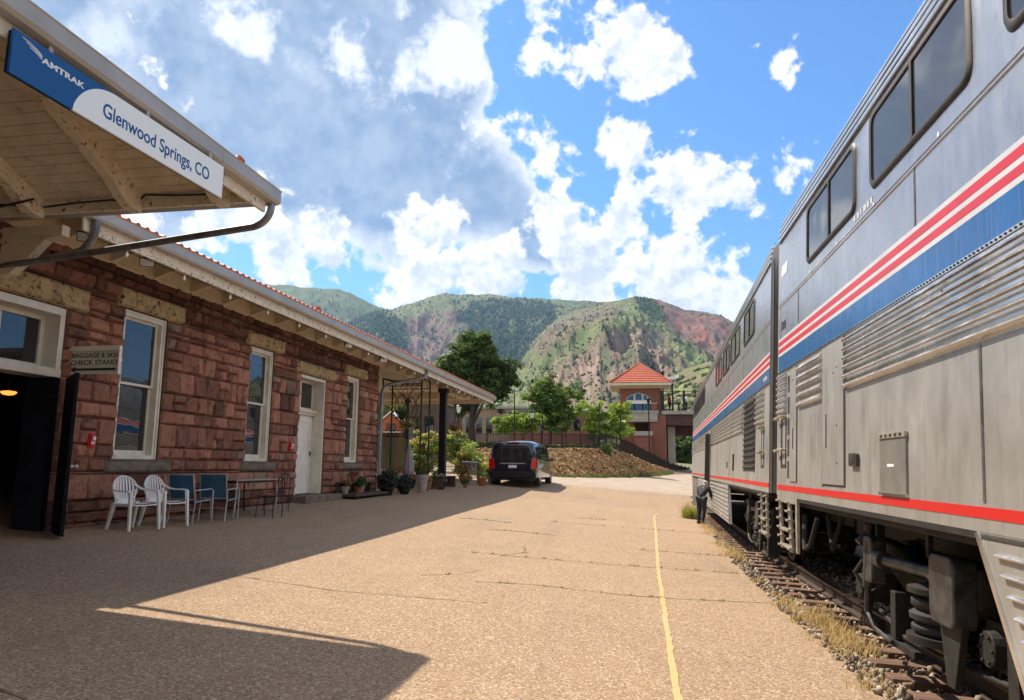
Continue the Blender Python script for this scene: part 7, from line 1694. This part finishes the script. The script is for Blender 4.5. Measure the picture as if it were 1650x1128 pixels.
# ------------------------------------------------------------------ people
M['darkcloth'] = mat('dark_uniform', (.014, .018, .024), .8, c2=(.028, .034, .042), scale=7, bump=.4, bscale=30, bdist=.01); M['skin'] = mat('skin', (.42, .25, .18), .55); M['grey_hair'] = mat('grey_hair', (.52, .52, .52), .8, c2=(.38, .38, .38), scale=60, stretch=(1, 1, .2)); M['shoe'] = mat('black_shoe', (.01, .01, .01), .4)
def skinned(name, verts, edges, radii, m, parent, sub=2):
    """one continuous tapering surface grown round a jointed skeleton, baked to a mesh"""
    inv = FR[parent.name].inverted(); me = bpy.data.meshes.new(name); me.from_pydata([tuple(inv @ Vector(v)) for v in verts], edges, [])
    o = bpy.data.objects.new('tmp', me); col.objects.link(o)
    sk = o.modifiers.new('skin', 'SKIN'); sk.use_smooth_shade = True
    if not me.skin_vertices: bpy.context.view_layer.update()
    for i, r_ in enumerate(radii):
        me.skin_vertices[0].data[i].radius = (r_, r_) if not isinstance(r_, tuple) else r_; me.skin_vertices[0].data[i].use_root = (i == 0)
    su = o.modifiers.new('sub', 'SUBSURF'); su.levels = sub; su.render_levels = sub
    bpy.context.view_layer.update(); dg = bpy.context.evaluated_depsgraph_get(); m2 = bpy.data.meshes.new_from_object(o.evaluated_get(dg)); bpy.data.objects.remove(o)
    m2.materials.clear(); m2.materials.append(m)
    for p in m2.polygons: p.use_smooth = True
    n = bpy.data.objects.new(name, m2); col.objects.link(n); n.parent = parent; FR[n.name] = FR[parent.name]; CHD.setdefault(parent.name, []).append(n); return n
def person(Mx, label, J, cloth, legs, hair, sh=1.):
    """J: joints in local metres (x forwards, y left, z up)"""
    t = thing('person', label, 'person', Mx, None); W_ = lambda p: Mx @ Vector(p)
    names = ['pelvis', 'waist', 'chest', 'neck', 'headb', 'headt', 'shl', 'ell', 'wrl', 'hal', 'shr', 'elr', 'wrr', 'har', 'hil', 'knl', 'anl', 'hir', 'knr', 'anr']
    rad = [.09, .075, .07, .05, .072, .08, .05, .044, .032, .03, .062, .044, .032, .03, .095, .068, .042, .095, .068, .042]
    V = [W_(J[n]) for n in names]; ix = {n: i for i, n in enumerate(names)}
    E_ = [(a, b) for a, b in (('pelvis', 'waist'), ('waist', 'chest'), ('chest', 'neck'), ('neck', 'headb'), ('headb', 'headt'), ('chest', 'shl'), ('shl', 'ell'), ('ell', 'wrl'), ('wrl', 'hal'), ('chest', 'shr'), ('shr', 'elr'), ('elr', 'wrr'), ('wrr', 'har'), ('pelvis', 'hil'), ('hil', 'knl'), ('knl', 'anl'), ('pelvis', 'hir'), ('hir', 'knr'), ('knr', 'anr'))]
    skinned('body', V, [(ix[a], ix[b]) for a, b in E_], rad, M['skin'], t)
    up = ['pelvis', 'waist', 'chest', 'neck', 'shl', 'ell', 'wrl', 'shr', 'elr', 'wrr']; ru = [.128, .125, .135, .075, .075, .062, .047, .082, .062, .047]
    def sub(ns, rs, nm, m):
        i2 = {n: i for i, n in enumerate(ns)}; skinned(nm, [W_(J[n]) for n in ns], [(i2[a], i2[b]) for a, b in E_ if a in i2 and b in i2], rs, m, t)
    sub(up, ru, 'jacket', cloth); sub(['pelvis', 'hil', 'knl', 'anl', 'hir', 'knr', 'anr'], [.138, .108, .082, .066, .108, .082, .066], 'trousers', legs)
    hb, ht = Vector(J['headb']), Vector(J['headt']); up_ = (ht - hb).normalized(); fw = Vector(J['face']).normalized(); fw = (fw - up_ * fw.dot(up_)).normalized(); sd2 = up_.cross(fw); c = (hb + ht) / 2
    A = Matrix.Identity(4)
    for i in range(3): A[i][0] = fw[i]; A[i][1] = sd2[i]; A[i][2] = up_[i]; A[i][3] = c[i]
    A = Mx @ A
    mb = MB(A)      # hair cap, open over the face
    R_ = []
    for i in range(9):
        el = R(-35 + 125 * i / 8); R_.append([mb.V(((.102 * math.cos(el) * math.cos(a)) * (1.05) - .012, .088 * math.cos(el) * math.sin(a), .03 + .115 * math.sin(el))) for a in [R(62 if el < .5 else 0) + (2 * math.pi - 2 * R(62 if el < .5 else 0)) * q / 16 for q in range(17)]])
    for i in range(8):
        for q in range(16): mb.F(R_[i][q], R_[i][q + 1], R_[i + 1][q + 1], R_[i + 1][q])
    mb.build('hair', hair, t, smooth=True)
    mb = MB(A)
    mb.tube([(.085, 0, .02), (.112, 0, -.02), (.092, 0, -.028)], .012, 6); 
    for s in (-1, 1): mb.lathe((-.005, s * .088, -.01), [(.012, -.03), (.018, 0), (.012, .03)], n=8)
    mb.build('nose_and_ears', M['skin'], t, smooth=True)
    mb = MB(A)
    for s in (-1, 1): mb.lathe((.082, s * .032, .012), [(.002, -.008), (.011, 0), (.002, .008)], n=8)
    mb.build('eyes', M['black'], t)
    for s, nm in ((1, 'anl'), (-1, 'anr')):
        a_ = Vector(J[nm]); mb = MB(Mx); mb.T = Mx @ Matrix.Translation((a_.x, a_.y, 0)); mb.prism([(-.09, -.045, .0), (.19, -.04, .0), (.20, .03, .0), (.12, .048, .0), (-.08, .045, .0)], (0, 0, .035)); mb.prism([(-.08, -.04, .035), (.14, -.038, .035), (.15, .03, .035), (-.07, .04, .035)], (-.02, 0, .06)); mb.build('shoe', M['shoe'], t, bevel=.015)
    for s, nm, w in ((1, 'hal', 'wrl'), (-1, 'har', 'wrr')):
        h_, w_ = Vector(J[nm]), Vector(J[w]); d = (h_ - w_).normalized(); sd3 = d.cross(Vector((0, 0, 1))).normalized() if abs(d.z) < .95 else Vector((1, 0, 0))
        for k in range(4):
            o_ = sd3 * (.026 - .0175 * k); l = (.062, .072, .068, .052)[k]; mb = MB(Mx); cu = d.cross(sd3) * .012
            mb.tube([h_ + o_, h_ + o_ + d * l * .5 + cu * .4, h_ + o_ + d * l * .85 + cu * 1.6], .008, 6, True, [.009, .0085, .006]); mb.build('finger', M['skin'], t, smooth=True)
        mb = MB(Mx); mb.tube([h_ - d * .03 + sd3 * .028, h_ + sd3 * .05 + d * .01, h_ + sd3 * .055 + d * .04], .009, 6, True, [.011, .010, .007]); mb.build('thumb', M['skin'], t, smooth=True)
    return t
# bending forwards to look under the train, seen from behind
J = dict(pelvis=(0, 0, .86), waist=(.05, 0, 1.0), chest=(.17, 0, 1.19), neck=(.28, 0, 1.30), headb=(.33, 0, 1.34), headt=(.43, .01, 1.38), shl=(.21, .19, 1.22), ell=(.32, .23, .98), wrl=(.52, .20, .86), hal=(.58, .18, .84), shr=(.21, -.19, 1.22), elr=(.30, -.23, .97), wrr=(.48, -.20, .82), har=(.54, -.19, .80),
         hil=(.0, .10, .82), knl=(.05, .12, .45), anl=(-.02, .13, .07), hir=(.0, -.10, .82), knr=(-.08, -.11, .46), anr=(-.24, -.10, .08), face=(.6, 0, -.8))
px_, py_ = 2.12, 22.3
person(at_loc(px_, py_, g1(px_, py_) + .01, R(62)) @ Matrix.Scale(.82, 4), 'person in dark work clothes with pale hair bending beside the train', J, M['darkcloth'], M['darkcloth'], M['grey_hair'])
Js = dict(pelvis=(0, 0, .93), waist=(0, 0, 1.08), chest=(0, 0, 1.33), neck=(0, 0, 1.47), headb=(.01, 0, 1.54), headt=(.01, 0, 1.66), shl=(0, .19, 1.37), ell=(-.02, .24, 1.10), wrl=(.08, .22, .88), hal=(.10, .21, .81), shr=(0, -.19, 1.37), elr=(-.02, -.24, 1.10), wrr=(.08, -.22, .88), har=(.10, -.21, .81),
          hil=(0, .10, .88), knl=(.06, .11, .48), anl=(.02, .11, .07), hir=(0, -.10, .88), knr=(.0, -.11, .48), anr=(-.12, -.11, .08), face=(1, 0, 0))
for px, Y, rz, lab, cm in ((1079, 71.6, 20, 'person in a red top crossing the footbridge, left of two others', mat('red_shirt', (.45, .04, .03), .8)), (1094, 71.9, 190, 'person in a pale grey top crossing the footbridge, in the middle of three', mat('grey_shirt', (.55, .55, .56), .8)), (1106, 71.7, 10, 'person in a white top on the footbridge, nearest the train', mat('white_shirt', (.75, .75, .73), .8))):
    x_ = at(px, 660, Y).x; person(at_loc(x_, Y, zd - .015, R(rz)), lab, Js, cm, M['darkcloth'], M['bark'])

# ------------------------------------------------------------------ air
hz = bpy.data.materials.new('haze'); hz.use_nodes = True; hn = hz.node_tree.nodes; hn.clear(); ho = hn.new('ShaderNodeOutputMaterial'); hv = hn.new('ShaderNodeVolumePrincipled'); hz.node_tree.links.new(hv.outputs[0], ho.inputs['Volume'])
hv.inputs['Density'].default_value = .00006; hv.inputs['Color'].default_value = (.36, .62, 1., 1); hv.inputs['Anisotropy'].default_value = .2
mb = MB(); mb.box(-7000, 7000, -3500, 9500, -12, 1500); o = mb.build('haze', hz, loc=(0, 0, -12)); tag(o, kind='stuff', label='thin blue air between the camera and the mountains', cat='haze')
